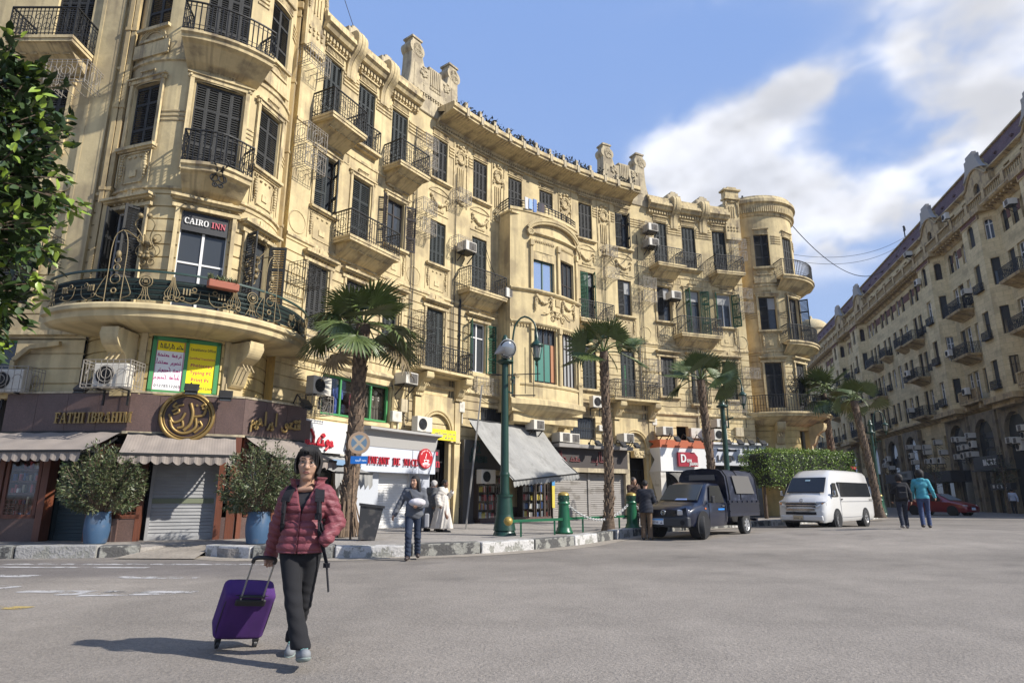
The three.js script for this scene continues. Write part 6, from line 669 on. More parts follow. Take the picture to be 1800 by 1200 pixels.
// ---------- planting ----------
const leafMat=(r,g,b,k)=>surface(128,0.4,(u,v)=>{const n=fbm(u*4,v*4,k,3,4),p=0.75+0.5*n;return[r*p,g*p,b*p,n];},{rough:0.42,double:true});
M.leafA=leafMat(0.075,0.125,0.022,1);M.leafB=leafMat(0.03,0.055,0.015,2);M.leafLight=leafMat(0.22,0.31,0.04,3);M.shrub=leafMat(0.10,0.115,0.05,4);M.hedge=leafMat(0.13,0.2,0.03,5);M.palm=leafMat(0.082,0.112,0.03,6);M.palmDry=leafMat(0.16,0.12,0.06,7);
for(const m of[M.leafA,M.leafB,M.leafLight,M.shrub,M.hedge,M.palm])m.side=THREE.DoubleSide;
const leafShape=(l,w,fold=0.25,bend=0.2)=>{const n=4,P=[],ix=[];for(let i=0;i<=n;i++){const t=i/n,ww=w*Math.sin(Math.PI*Math.pow(t,0.8))*0.5,y=-bend*l*t*t;P.push(-ww,y+ww*fold,t*l,0,y,t*l,ww,y+ww*fold,t*l);}for(let i=0;i<n;i++){const a=i*3;ix.push(a,a+1,a+4,a,a+4,a+3,a+1,a+2,a+5,a+1,a+5,a+4);}const g=new THREE.BufferGeometry();g.setAttribute('position',new THREE.Float32BufferAttribute(P,3));g.setIndex(ix);g.computeVertexNormals();return metricUV(g);};
const smallLeaf=(l,w)=>{const g=new THREE.BufferGeometry();g.setAttribute('position',new THREE.Float32BufferAttribute([0,0,0,-w/2,0.2*w,l*0.45,0,0,l*0.5,w/2,0.2*w,l*0.45,0,-0.12*l,l],3));g.setIndex([0,2,1,0,3,2,1,2,4,2,3,4]);g.computeVertexNormals();return metricUV(g);};
function scatter(name,geo,mat,parent,list){const im=new THREE.InstancedMesh(geo,mat,list.length);list.forEach((m,i)=>im.setMatrixAt(i,m));im.name=name;im.castShadow=im.receiveShadow=true;parent.add(im);return tag(im,null,null,null,'stuff');}
const leafAt=(p,dir,roll,s)=>{const z=dir.clone().normalize(),x=new THREE.Vector3(0,1,0).cross(z).normalize(),y=z.clone().cross(x),m=new THREE.Matrix4().makeBasis(x,y,z);m.multiply(new THREE.Matrix4().makeRotationZ(roll));m.scale(v3(s,s,s));return m.setPosition(p);};
const rdir=()=>{const z=rr(-1,1),t=rr(0,Math.PI*2),r=Math.sqrt(1-z*z);return v3(r*Math.cos(t),z,r*Math.sin(t));};
{
reseed(808);
const fan=(R,spread,n,droop)=>{const P=[],ix=[];for(let i=0;i<n;i++){const a=(i/(n-1)-0.5)*spread,l=R*(0.78+0.3*Math.cos(a*0.6))*rr(0.88,1.08),w=0.034+0.012*R,da=rr(-0.02,0.02);for(let k=0;k<=4;k++){const t=k/4,r=l*t,ww=w*(k===0?0.35:k===4?0.02:1.15-0.35*t),y=-droop*l*Math.pow(t,2.4)*(0.7+rr(0,0.6))+0.10*Math.cos(a)*t,c=Math.cos(a+da),s=Math.sin(a+da);const b=P.length/3;P.push(s*r-c*ww,y+0.012,c*r+s*ww,s*r,y-0.012*(1-t),c*r,s*r+c*ww,y+0.012,c*r-s*ww);if(k<4)ix.push(b,b+1,b+4,b,b+4,b+3,b+1,b+2,b+5,b+1,b+5,b+4);}}const g=new THREE.BufferGeometry();g.setAttribute('position',new THREE.Float32BufferAttribute(P,3));g.setIndex(ix);g.computeVertexNormals();return metricUV(g);};
const fans=[fan(1,3.9,30,0.15),fan(1,3.5,28,0.3),fan(1,4.2,32,0.42),fan(1,3.2,26,0.08)],young=[fan(1,2.5,24,0.06),fan(1,2.9,24,0.16)];
const palm=(label,x,f,h,lean,r0,r1,R,count,o={})=>{
const t=thing('fan_palm',label,'palm tree',XF(x,PV,-f),'palms along the kerb'),tr=new MB();
const ax=(q)=>v3(lean[0]*Math.pow(q,0.85)+0.05*Math.sin(q*5),q*h,lean[1]*q),N=26,S=14,P=[],ix=[];
for(let i=0;i<=N;i++){const q=i/N,c=ax(q),r=mix(r0,r1,Math.pow(q,0.6))*(q<0.08?1.5-q*6:1)*(q>0.9?1.15:1);for(let k=0;k<S;k++){const a=k/S*Math.PI*2,rr2=r*(0.9+0.22*fbm3(Math.cos(a)*2+x,q*h*3,Math.sin(a)*2,3));P.push(c.x+rr2*Math.cos(a),c.y,c.z+rr2*Math.sin(a));}}
for(let i=0;i<N;i++)for(let k=0;k<S;k++){const a=i*S+k,b=i*S+(k+1)%S;ix.push(a,a+S,b+S,a,b+S,b);}const g=new THREE.BufferGeometry();g.setAttribute('position',new THREE.Float32BufferAttribute(P,3));g.setIndex(ix);g.computeVertexNormals();tr.add(g);tr.build('trunk',M.bark,t);
const st=new MB();for(let y=0.25,k=0;y<h-0.15;y+=0.062,k++)for(let j=0;j<3;j++){const q=y/h,c=ax(q),a=k*0.83+j*2.094+rr(-0.15,0.15),r=mix(r0,r1,Math.pow(q,0.6));if(rnd()<0.12)continue;const l=rr(0.13,0.2),w=r*0.55;st.add((()=>{const gg=unitBox.clone();gg.scale(w,l,0.03);gg.translate(0,l/2,0);const p=gg.attributes.position;for(let i=0;i<p.count;i++)if(p.getY(i)>l*0.6)p.setX(i,p.getX(i)*0.45);return gg;})(),new THREE.Matrix4().makeTranslation(c.x,c.y,c.z).multiply(new THREE.Matrix4().makeRotationY(-a+Math.PI/2)).multiply(XF(0,0,r*0.93,0.16+rr(-0.08,0.2),0,rr(-0.2,0.2))));}tag(st.build('leaf_stubs',M.barkPale,t),null,null,null,'stuff');
if(o.skirt){const sk=new MB();for(let i=0;i<46;i++){const a=rr(0,6.28),c=ax(0.01);sk.bar(v3(c.x+r0*Math.cos(a),rr(0.5,1.1),c.z+r0*Math.sin(a)),v3(c.x+(r0+rr(0.15,0.35))*Math.cos(a+0.1),0.02,c.z+(r0+rr(0.15,0.35))*Math.sin(a+0.1)),rr(0.03,0.07),0.03);}tag(sk.build('dead_stalks',M.barkPale,t),null,null,null,'stuff');}
const top=ax(1);
for(let i=0;i<count;i++){const q=(i+0.5)/count,az=i*2.39996+rr(-0.3,0.3),el=mix(1.35,o.low??-0.35,Math.pow(q,0.85)),pl=R*rr(0.5,0.66)*(0.55+0.6*q),d=v3(Math.cos(az)*Math.cos(el),Math.sin(el),Math.sin(az)*Math.cos(el)),tip=top.clone().addScaledVector(d,pl);tip.y-=0.12*q*R;const fr=sub('frond',t);const pet=new MB();pet.tube([top.clone(),top.clone().addScaledVector(d,pl*0.5).add(v3(0,0.03,0)),tip],0.016+0.004*R,4,5);pet.build('petiole',M.palm,fr);const droopDir=d.clone();droopDir.y-=0.25+0.25*q;mesh('blade',pick(o.young?young:q>0.6?fans.slice(1,3):fans),q>0.93&&o.dry?M.palmDry:M.palm,fr,leafAt(tip,droopDir,o.young?rr(-1.2,1.2):rr(-0.5,0.5),R*rr(0.42,0.54)));}
return t;};
palm('tall fan palm with the fullest crown standing left beside the bins',-4.6,18.0,5.95,[0.3,0],0.24,0.18,1.8,22,{skirt:1,low:-0.55,dry:1});
palm('straight fan palm on the kerb between the two bollards',3.05,21.0,5.8,[0.1,0],0.155,0.12,1.5,15,{low:-0.1,young:1});
palm('fan palm behind the dark pickup truck beside a green lamp post',7.55,24.6,5.5,[-0.1,0],0.155,0.12,1.5,14,{low:-0.15,young:1});
palm('fan palm rising behind the clipped hedge',18.3,36.8,6.9,[-0.1,0],0.21,0.15,2.1,15,{low:-0.35});
palm('slightly leaning fan palm between the white van and the walking pair',19.1,34.2,6.1,[-0.5,-0.1],0.2,0.16,1.6,11,{low:-0.2,young:1});
}
{
reseed(909);
const t=thing('clipped_hedge','thick clipped green hedge standing behind the white van','hedge',XF(15.1,PV,-33.9)),dir=v3(5.9,0,-2.8).normalize(),nrm=v3(-dir.z,0,dir.x),L=3.4,list=[[],[]],core=new MB();
const ry=Math.atan2(-dir.z,dir.x);core.at(XF(0,2.4,0,0,ry));core.rbox(L*2-0.5,1.6,1.4,0.35,0,0,0);core.build('twig_core',plain(0.018,0.022,0.01,0.95),t);
for(let i=0;i<15000;i++){const f=rnd();let u=rr(-1,1),y=rr(-1,1),w=rr(-1,1);if(f<0.45)w=1;else if(f<0.65)y=1;else if(f<0.8)u=rnd()<0.5?-1:1;else w=-1;const k=rr(0.82,1.02)+0.13*(fbm3(u*9,y*3,w*3,3)-0.5)*2,rr0=1-0.16*Math.pow(Math.max(Math.abs(u),0.01),12)*Math.pow(Math.abs(y),4),p=dir.clone().multiplyScalar(u*L*k*rr0).addScaledVector(nrm,-w*0.95*k).add(v3(0,2.4+y*0.98*k*(1-0.1*Math.pow(Math.abs(u),8)),0));const n=rdir().add(v3(0,0.6,0));list[rnd()<0.65?0:1].push(leafAt(p,n,rr(0,6),rr(0.7,1.25)));}
const lf=smallLeaf(0.11,0.055);scatter('leaves',lf,M.hedge,t,list[0]);scatter('leaves',lf,M.leafLight,t,list[1].slice(0,2600));const tr=new MB();for(const u of[-0.8,-0.3,0.25,0.75])tr.cyl(0.07,0.1,1.7,dir.x*u*L,0.8,dir.z*u*L,8,0.05);tr.build('trunk',M.bark,t);
}
{
reseed(1010);
const barrel=(()=>{const m=new MB();m.lathe([[0,0.02],[0.2,0],[0.225,0.03],[0.25,0.16],[0.268,0.3],[0.27,0.42],[0.262,0.56],[0.242,0.66],[0.248,0.68],[0.248,0.72],[0.225,0.72],[0.22,0.66],[0,0.66]],0,0,0,28);return m.geo();})(),lf=smallLeaf(0.1,0.03);
const bm=surface(256,0.8,(u,v)=>{const n=fbm(u*4,v*4,3,5,4),d=0.45*sstep(0.5,0.72,n),p=0.85+0.3*n;return[mix(0.04*p,0.12,d),mix(0.09*p,0.13,d),mix(0.165*p,0.15,d),n];},{rough:0.55});
for(const[x,f,w,h,lab]of[[-9.55,15.25,0.86,0.88,'round shrub in a blue barrel left of the closed centre shutter'],[-5.85,15.25,0.84,0.9,'round shrub in a blue barrel behind the woman with the suitcase']]){
const t=thing('potted_shrub',lab,'potted shrub',XF(x,PV,-f),'shrubs in blue barrels');mesh('barrel',barrel,bm,t,XF(0,0,0,0,rnd()*6));const st=new MB(),list=[[],[]];const c=v3(0,1.42,0);
for(let i=0;i<170;i++){const d=rdir();if(d.y<-0.75)continue;const k=0.8+0.45*fbm3(d.x*2+x,d.y*2,d.z*2,3),e=c.clone().add(v3(d.x*w*k,d.y*h*k*0.9,d.z*w*k));st.bar(v3(d.x*0.06,0.6,d.z*0.06),e,0.01);for(let j=0;j<46;j++){const q=1-Math.pow(rnd(),1.6)*0.55,p=v3(0,0.7,0).lerp(e,q).add(rdir().multiplyScalar(0.075));list[rnd()<0.75?0:1].push(leafAt(p,e.clone().sub(c).normalize().add(rdir().multiplyScalar(0.9)),rr(0,6),rr(0.7,1.2)));}}
st.build('branches',M.bark,t);scatter('leaves',lf,M.shrub,t,list[0]);scatter('leaves',lf,M.leafB,t,list[1]);const so=new MB();so.cyl(0.22,0.22,0.02,0,0.67,0,18);so.build('soil',M.bark,t);}
}
{
reseed(1111);
const t=thing('broadleaf_tree','glossy-leaved tree whose dark branches hang into the left edge','tree',XF(-6.3,PV,-5.6));const O=v3(-6.3,PV,-5.6),tr=new MB();tr.cyl(0.16,0.24,2.6,0,1.3,0,10);const geos=[leafShape(0.1,0.05),leafShape(0.085,0.046,0.4,0.35),leafShape(0.112,0.05,0.15,0.1)],fill=[[],[]],spots=[];
const lobes=[[-4.55,4.7,4.9,0.52],[-4.35,4.2,4.75,0.56],[-4.18,3.7,4.6,0.6],[-4.1,3.2,4.5,0.58],[-4.2,2.75,4.6,0.5],[-4.45,2.5,4.9,0.42],[-4.6,3.4,5.0,0.7],[-4.7,4.2,5.1,0.7],[-5.1,3.6,5.2,0.8],[-5.3,4.6,5.4,0.8],[-5.9,3.9,5.0,1.0],[-6.3,4.8,5.6,1.2],[-6.8,3.6,6.2,1.1]];
for(const[x,y,f,r]of lobes){const c=v3(x,y-PV,-f).sub(v3(O.x,0,O.z));tr.tube([v3(0,2.3,0),c.clone().multiplyScalar(0.55).add(v3(0,1.2,0)),c],0.035,5,8);const n=x>-5?56:24;for(let i=0;i<n;i++){const d=rdir(),e=c.clone().addScaledVector(d,r*rr(0.55,1.08));tr.bar(c.clone().addScaledVector(d,r*0.1),e,0.008);const m=x>-5?19:9;for(let j=0;j<m;j++){const q=1-Math.pow(rnd(),1.5)*0.6,p=c.clone().lerp(e,q).add(rdir().multiplyScalar(0.05)),dir=d.clone().multiplyScalar(0.7).add(rdir()).add(v3(0.2,-0.15,0.2));spots.push({p,m:leafAt(p,dir,rr(-1,1),rr(0.75,1.25)),k:p.x+O.x+(d.x>0.2&&q>0.8?0.3:0),tip:q>0.86&&d.y>-0.3});}}}
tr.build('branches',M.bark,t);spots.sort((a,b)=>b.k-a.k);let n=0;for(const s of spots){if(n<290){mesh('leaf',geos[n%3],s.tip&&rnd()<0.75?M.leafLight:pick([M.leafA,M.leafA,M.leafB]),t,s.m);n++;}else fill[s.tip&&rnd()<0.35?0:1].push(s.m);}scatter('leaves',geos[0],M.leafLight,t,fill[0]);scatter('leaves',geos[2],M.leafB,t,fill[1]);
}
{reseed(1212);const list=[];for(let i=0;i<2600;i++){const a=rr(117,141.5),o=rr(0.3,1.0),c=arcPos(a,o,18.15);if(fbm(a*1.4,3,2,3)<0.36)continue;list.push(leafAt(c.add(v3(0,rr(0,0.42)*(0.4+fbm(a*3,1,5,2)),0)),rdir().add(v3(0,0.5,0)),rr(0,6),rr(0.8,1.6)));}const t=thing('roof_planting','dark scrubby plants growing in a row along the edge of the roof eave','plants',XF(0,0,0));scatter('leaves',smallLeaf(0.16,0.06),plain(0.035,0.035,0.025,0.9,0,{side:THREE.DoubleSide}),t,list);}
for(const[s,lab]of[[64,'thin half-bare tree before the shaded shops behind the red car'],[52,'thin young tree at the far right by the shaded shop entrance']]){reseed(s);const t=thing('young_tree',lab,'tree',bF(s,0.1,3.2)),m=new MB(),list=[];m.cyl(0.04,0.07,3.4,0,1.7,0,7);for(let i=0;i<26;i++){const d=rdir();d.y=Math.abs(d.y)*0.9+0.2;const a=v3(0,rr(1.8,3.4),0),e=a.clone().addScaledVector(d,rr(0.5,1.2));m.bar(a,e,0.02);for(let j=0;j<9;j++)list.push(leafAt(a.clone().lerp(e,rr(0.4,1.05)).add(rdir().multiplyScalar(0.08)),rdir(),rr(0,6),1));}m.build('trunk',M.bark,t);scatter('leaves',smallLeaf(0.14,0.06),M.leafB,t,list);}
// ---------- street furniture ----------
const lampProto=(()=>{
const t=thing('street_lamp','tall green lamp post with a round floodlight under its hooked lantern arm','street lamp',XF(-0.21,PV,-18.6),'green street lamps');const h=5.55;
const b=new MB();b.add(new THREE.CylinderGeometry(0.3,0.36,0.14,8),XF(0,0.07,0,0,0.39)).add(new THREE.CylinderGeometry(0.26,0.34,0.42,8),XF(0,0.35,0,0,0.39)).add(new THREE.CylinderGeometry(0.22,0.26,0.5,8),XF(0,0.8,0,0,0.39)).add(new THREE.CylinderGeometry(0.25,0.25,0.07,8),XF(0,1.08,0,0,0.39));b.build('base',M.post,t);
const s=new MB();s.lathe([[0.14,1.1],[0.15,1.16],[0.135,1.22],[0.125,1.6],[0.145,1.63],[0.145,1.7],[0.12,1.74],[0.1,4.6],[0.095,4.9]],0,0,0,18);s.build('shaft',M.post,t);
const tp=new MB();tp.lathe([[0.13,4.88],[0.26,4.92],[0.26,4.98],[0.12,5.04],[0.1,5.4],[0.16,5.42],[0.16,5.48],[0.1,5.56],[0.11,5.64],[0.06,5.76],[0,5.8]],0,0,0,14);tp.box(0.06,0.06,0.9,0.28,4.4,0);tp.build('cap',M.post,t);
const a=new MB();a.tube([v3(0.22,4.0,0),v3(0.22,4.9,0),v3(0.24,5.7,0),v3(0.34,6.15,0),v3(0.58,6.36,0),v3(0.86,6.2,0),v3(0.95,5.85,0)],0.03,7,28);a.bar(v3(0,4.95,0),v3(0.24,4.95,0),0.05).bar(v3(0,4.1,0),v3(0.24,4.0,0),0.04).cyl(0.02,0.07,0.2,0.95,5.8,0,10);a.build('arm',M.post,t);
const l=sub('lantern',t,XF(0.95,5.05,0));const c=new MB();c.lathe([[0.02,0.68],[0.06,0.64],[0.05,0.58],[0.13,0.5],[0.19,0.44],[0.2,0.38],[0.17,0.37]],0,0,0,8);for(let i=0;i<6;i++){const q=i/6*6.283;c.bar(v3(0.17*Math.cos(q),0.38,0.17*Math.sin(q)),v3(0.1*Math.cos(q),0.02,0.1*Math.sin(q)),0.018);}c.lathe([[0.12,0.02],[0.1,-0.03],[0.05,-0.06],[0.03,-0.12],[0.05,-0.16],[0.0,-0.24]],0,0,0,8);c.build('lantern_frame',M.post,l);const gl=new MB();gl.cyl(0.15,0.09,0.34,0,0.2,0,6,0,0,0,true);gl.build('lantern_glass',physical(0.5,0.5,0.48,{roughness:0.25,transmission:0.6,thickness:0}),l);
return t;})();
{
const l2=copyOf(lampProto,'green lamp post behind the pickup truck beside the third palm',XF(9.35,PV,-28.2),'green street lamps'),l3=copyOf(lampProto,'distant green lamp post half hidden behind the leaning palm',XF(22.6,PV,-40.3),'green street lamps');
const f=sub('floodlight',lampProto,XF(0.02,5.0,0.25,0.25,0.5));const b=new MB();b.add(new THREE.LatheGeometry([[0.05,-0.34],[0.11,-0.32],[0.14,-0.2],[0.2,-0.1],[0.27,0.02],[0.29,0.06],[0.27,0.07]].map((p)=>new THREE.Vector2(...p)),24),XF(0,0.3,0,Math.PI/2));b.build('bowl',plain(0.35,0.35,0.34,0.45,0.4),f);mesh('lens',new THREE.SphereGeometry(0.27,24,10,0,6.3,0,0.75),physical(0.3,0.32,0.34,{roughness:0.1,metalness:0.6}),f,XF(0,0.3,-0.11,Math.PI/2,0,0,1.25,1,1.25));const hn=new MB();hn.add(new THREE.ConeGeometry(0.15,0.3,16,1,true),XF(-0.3,0.18,0.05,0,0,2.2)).cyl(0.06,0.06,0.2,-0.18,0.2,0.02,10,0,0,1.2);hn.build('loudspeaker',plain(0.32,0.31,0.3,0.6),f);
const fr=new MB();fr.bar(v3(-0.4,4.55,0),v3(1.05,4.6,0),0.025).bar(v3(0.6,4.0,0),v3(0.6,5.4,0),0.02).bar(v3(0.85,3.9,0.02),v3(0.85,5.3,0.02),0.02).bar(v3(0.2,3.95,0),v3(0.9,3.95,0),0.03).bar(v3(-0.35,4.6,0),v3(0.3,4.5,0.1),0.02);fr.build('wire_frame',M.iron,lampProto);
}
{
const mk=(x,f,label)=>{const t=thing('bollard',label,'bollard',XF(x,PV,-f),'green bollards with gilded caps');const m=new MB();m.lathe([[0,0],[0.26,0],[0.26,0.06],[0.22,0.1],[0.22,0.16],[0.185,0.2],[0.15,0.82],[0.185,0.84],[0.185,0.88],[0.155,0.9],[0.155,0.94]],0,0,0,24);m.build('shaft',M.bollard,t);const c=new MB();c.lathe([[0.165,0.93],[0.17,0.96],[0.165,1.08],[0.17,1.1]],0,0,0,24);for(let i=0;i<12;i++){const a=i/12*6.283;c.ball(0.018,0.17*Math.cos(a),1.02,0.17*Math.sin(a),1,1,1,4);}c.build('collar',plain(0.01,0.05,0.025,0.4),t);const g=new MB();g.lathe([[0.17,1.09],[0.16,1.14],[0.11,1.18],[0,1.2]],0,0,0,24);g.build('cap',plain(0.34,0.24,0.06,0.4,0.3),t);return t;};
mk(1.53,19.45,'green bollard with gilded cap at the end of the low rail');mk(4.0,22.0,'green bollard with gilded cap beside the man in the brown coat');mk(20.4,36.4,'green bollard with gilded cap half hidden behind the walking pair');
const chain=(a,b,sag,label)=>{const m=new MB(),n=Math.round(a.distanceTo(b)/0.075),P=(q)=>a.clone().lerp(b,q).add(v3(0,-4*sag*q*(1-q),0)),z=v3(0,0,1);for(let i=0;i<n;i++){const p=P((i+0.5)/n),d=P((i+1)/n).sub(P(i/n)).normalize();m.add(new THREE.TorusGeometry(0.034,0.012,5,8),new THREE.Matrix4().makeRotationFromQuaternion(new THREE.Quaternion().setFromUnitVectors(v3(1,0,0),d)).setPosition(p).multiply(XF(0,0,0,i%2?1.57:0,0,0,1.5,1,1)));}return tag(m.build('chain',plain(0.5,0.5,0.48,0.5),scene),label,'chain');};
chain(v3(1.68,0.98,-19.5),v3(3.87,0.98,-21.9),0.45,'white painted chain hanging between the two near bollards');chain(v3(19.0,0.85,-34.6),v3(20.3,0.98,-36.3),0.22,'white painted chain hanging beside the leaning palm');chain(v3(4.12,0.98,-22.1),v3(5.9,0.98,-24.2),0.4,'white painted chain running right behind the standing men');
const rail=(label,pts,ball)=>{const t=thing('guard_rail',label,'guard rail',XF(pts[0][0],PV,-pts[0][1]));const q=pts.map(([x,f])=>v3(x-pts[0][0],0.42,-(f-pts[0][1]))),m=new MB();for(let i=0;i+1<q.length;i++)m.bar(q[i],q[i+1],0.07,0.07);m.build('rail',M.bollard,t);const c=q[0].clone().lerp(q[q.length-1],0.22),d=q[0].clone().lerp(q[q.length-1],0.85);for(const p of[c,d]){const pm=new MB();pm.bar(p,v3(p.x,0,p.z),0.05);pm.build('post',M.bollard,t);}if(ball){const g=new MB();g.ball(0.12,q[0].x,q[0].y,q[0].z,1,1,1,12);g.build('knob',plain(0.36,0.25,0.06,0.4,0.3),t);}};
rail('low green rail with a gilded ball end beside the lamp post',[[-0.1,17.55],[0.8,18.5],[1.45,19.2]],true);rail('low green rail running behind the white chain and the palm',[[1.7,19.8],[2.8,21.0],[3.85,22.1]]);
for(const[x,f,tilt,lab]of[[-3.62,16.5,-0.12,'dark wheeled-type rubbish bin tilted beside the sign pole'],[-4.62,16.75,0.2,'dark rubbish bin leaning against the palm behind the woman']]){const t=thing('rubbish_bin',lab,'rubbish bin',XF(x,PV,-f,0,0.25,tilt));const g=new THREE.BoxGeometry(0.56,0.82,0.5,3,4,3),p=g.attributes.position;for(let i=0;i<p.count;i++){const k=0.72+0.28*(p.getY(i)+0.41)/0.82;p.setX(i,p.getX(i)*k);p.setZ(i,p.getZ(i)*k);}g.translate(0,0.43,0);g.computeVertexNormals();const bm=surface(128,0.9,(u,v)=>{const n=fbm(u*5,v*5,3,4,5),d=sstep(0.5,0.7,n)*0.6;return[mix(0.03,0.11,d),mix(0.031,0.1,d),mix(0.034,0.09,d),n];},{rough:0.6});mesh('body',metricUV(toCreasedNormals(g,0.4)),bm,t);const r=new MB();for(const[w,d,x2,z2]of[[0.62,0.04,0,0.26],[0.62,0.04,0,-0.26],[0.04,0.52,0.29,0],[0.04,0.52,-0.29,0]])r.box(w,0.06,d,x2,0.84,z2);r.build('rim',M.black,t);const inn=new MB();inn.box(0.5,0.02,0.44,0,0.78,0);inn.build('inside',M.dark,t);}
const s=thing('no_stopping_sign','round faded blue and orange no-stopping sign over a small blue plate on a pole','road sign',XF(-4.1,PV,-16.85));const m=new MB();m.cyl(0.03,0.03,2.55,0,1.27,0,10);m.build('pole',tinted(M.bark,1.6,1.5,1.4),s);mesh('disc',new THREE.CylinderGeometry(0.29,0.29,0.02,36),plain(0.35,0.34,0.32,0.5),s,XF(0.1,2.42,0.04,Math.PI/2));mesh('print',new THREE.CircleGeometry(0.287,36),printed(0,0,128,128,(c)=>{c.fillStyle='#b89a7c';c.fillRect(0,0,128,128);c.fillStyle='#6d8799';c.beginPath();c.arc(64,64,46,0,7);c.fill();c.strokeStyle='#c0ad94';c.lineWidth=15;c.beginPath();c.moveTo(28,28);c.lineTo(100,100);c.moveTo(100,28);c.lineTo(28,100);c.stroke();}),s,XF(0.1,2.42,0.052));mesh('plate',boxGeo(0.44,0.2,0.02),plain(0.03,0.14,0.42,0.5),s,XF(0.12,1.98,0.04));mesh('print',plate(0.43,0.19),printed(0,0,128,64,(c)=>{c.fillStyle='#1f6fc0';c.fillRect(0,0,128,64);arabicCanvas(c,'ممنوع الوقوف',122,40,11,'#fff',0.26);}),s,XF(0.12,1.98,0.0515));
}
{const wire=(label,a,b,sag,r=0.018)=>{const pts=[];for(let i=0;i<=16;i++){const q=i/16;pts.push(a.clone().lerp(b,q).add(v3(0,-4*sag*q*(1-q),0)));}const m=new MB();m.tube(pts,r,4,40);return tag(m.build('overhead_wire',M.cable,scene),label,'wire');};
wire('thick wire sagging from the far turret to the shaded roof',v3(17.7,18.6,-38),bPos(76,-1.6,29.7),4.2,0.03);wire('upper thin wire crossing from the far turret to a gable',v3(17.9,16.3,-38.3),bPos(66,0,27.5),1.4,0.014);wire('lower thin wire crossing from the far turret to a gable',v3(17.9,15.9,-38.3),bPos(66,0,27.2),1.6,0.014);wire('thin wire slanting over the left wing roof',v3(-8,25.5,-17),arcPos(150.5,-0.3,18.6),0.4,0.012);
const p=new MB();p.bar(v3(-1.55,PV,-22.3),v3(-1.15,5.4,-24.2),0.05);tag(p.build('prop_pole',tinted(M.steel,0.8,0.76,0.7),scene),'long thin pole leaning up against the house front by the man in white','pole');const rb=new MB();rb.at(bF(75.5,29.7,-1.6));rb.box(0.1,1.1,0.1,0,0.55,0).box(0.35,0.35,0.14,0.1,0.85,0).ball(0.13,0.05,1.2,0);tag(rb.build('roof_bracket',M.iron,scene),'small dark wire bracket standing on the shaded roof ridge','bracket');const an=new MB();an.bar(v3(TU[0]-0.8,19.3,-TU[1]+1.2),v3(TU[0]-0.8,20.0,-TU[1]+1.2),0.09);tag(an.build('roof_pipe',M.iron,scene),'short dark pipe standing on top of the far turret','pipe');
const ln=thing('laundry','blue and dark laundry hanging over the terrace railing above the bow window','laundry',arcF(131.6,14.75,1.25));[[-0.4,plain(0.25,0.36,0.55,0.8)],[-0.12,plain(0.12,0.2,0.4,0.8)],[0.2,plain(0.03,0.03,0.04,0.8)],[0.42,plain(0.05,0.04,0.05,0.8)],[-0.62,plain(0.5,0.5,0.5,0.8)]].forEach(([x,mm])=>{const c=new MB();c.rbox(0.24,rr(0.45,0.7),0.05,0.02,x,0.1,rr(-0.03,0.06),0,0,rr(-0.1,0.1));c.build('garment',mm,ln);});const fb=thing('flower_box','reddish plant trough with a spiky plant hung on the big gilded balcony','plant trough',towF(TW,-50,6.45,1.28));const tb=new MB();tb.rbox(0.75,0.2,0.22,0.03,0,0.05,0);tb.build('trough',M.terracotta,fb);const l=[];for(let i=0;i<160;i++)l.push(leafAt(v3(rr(-0.34,0.34),0.14,rr(-0.07,0.07)),rdir().add(v3(0,0.9,0)),rr(0,6),rr(0.9,1.7)));scatter('leaves',smallLeaf(0.13,0.04),M.shrub,fb,l);}
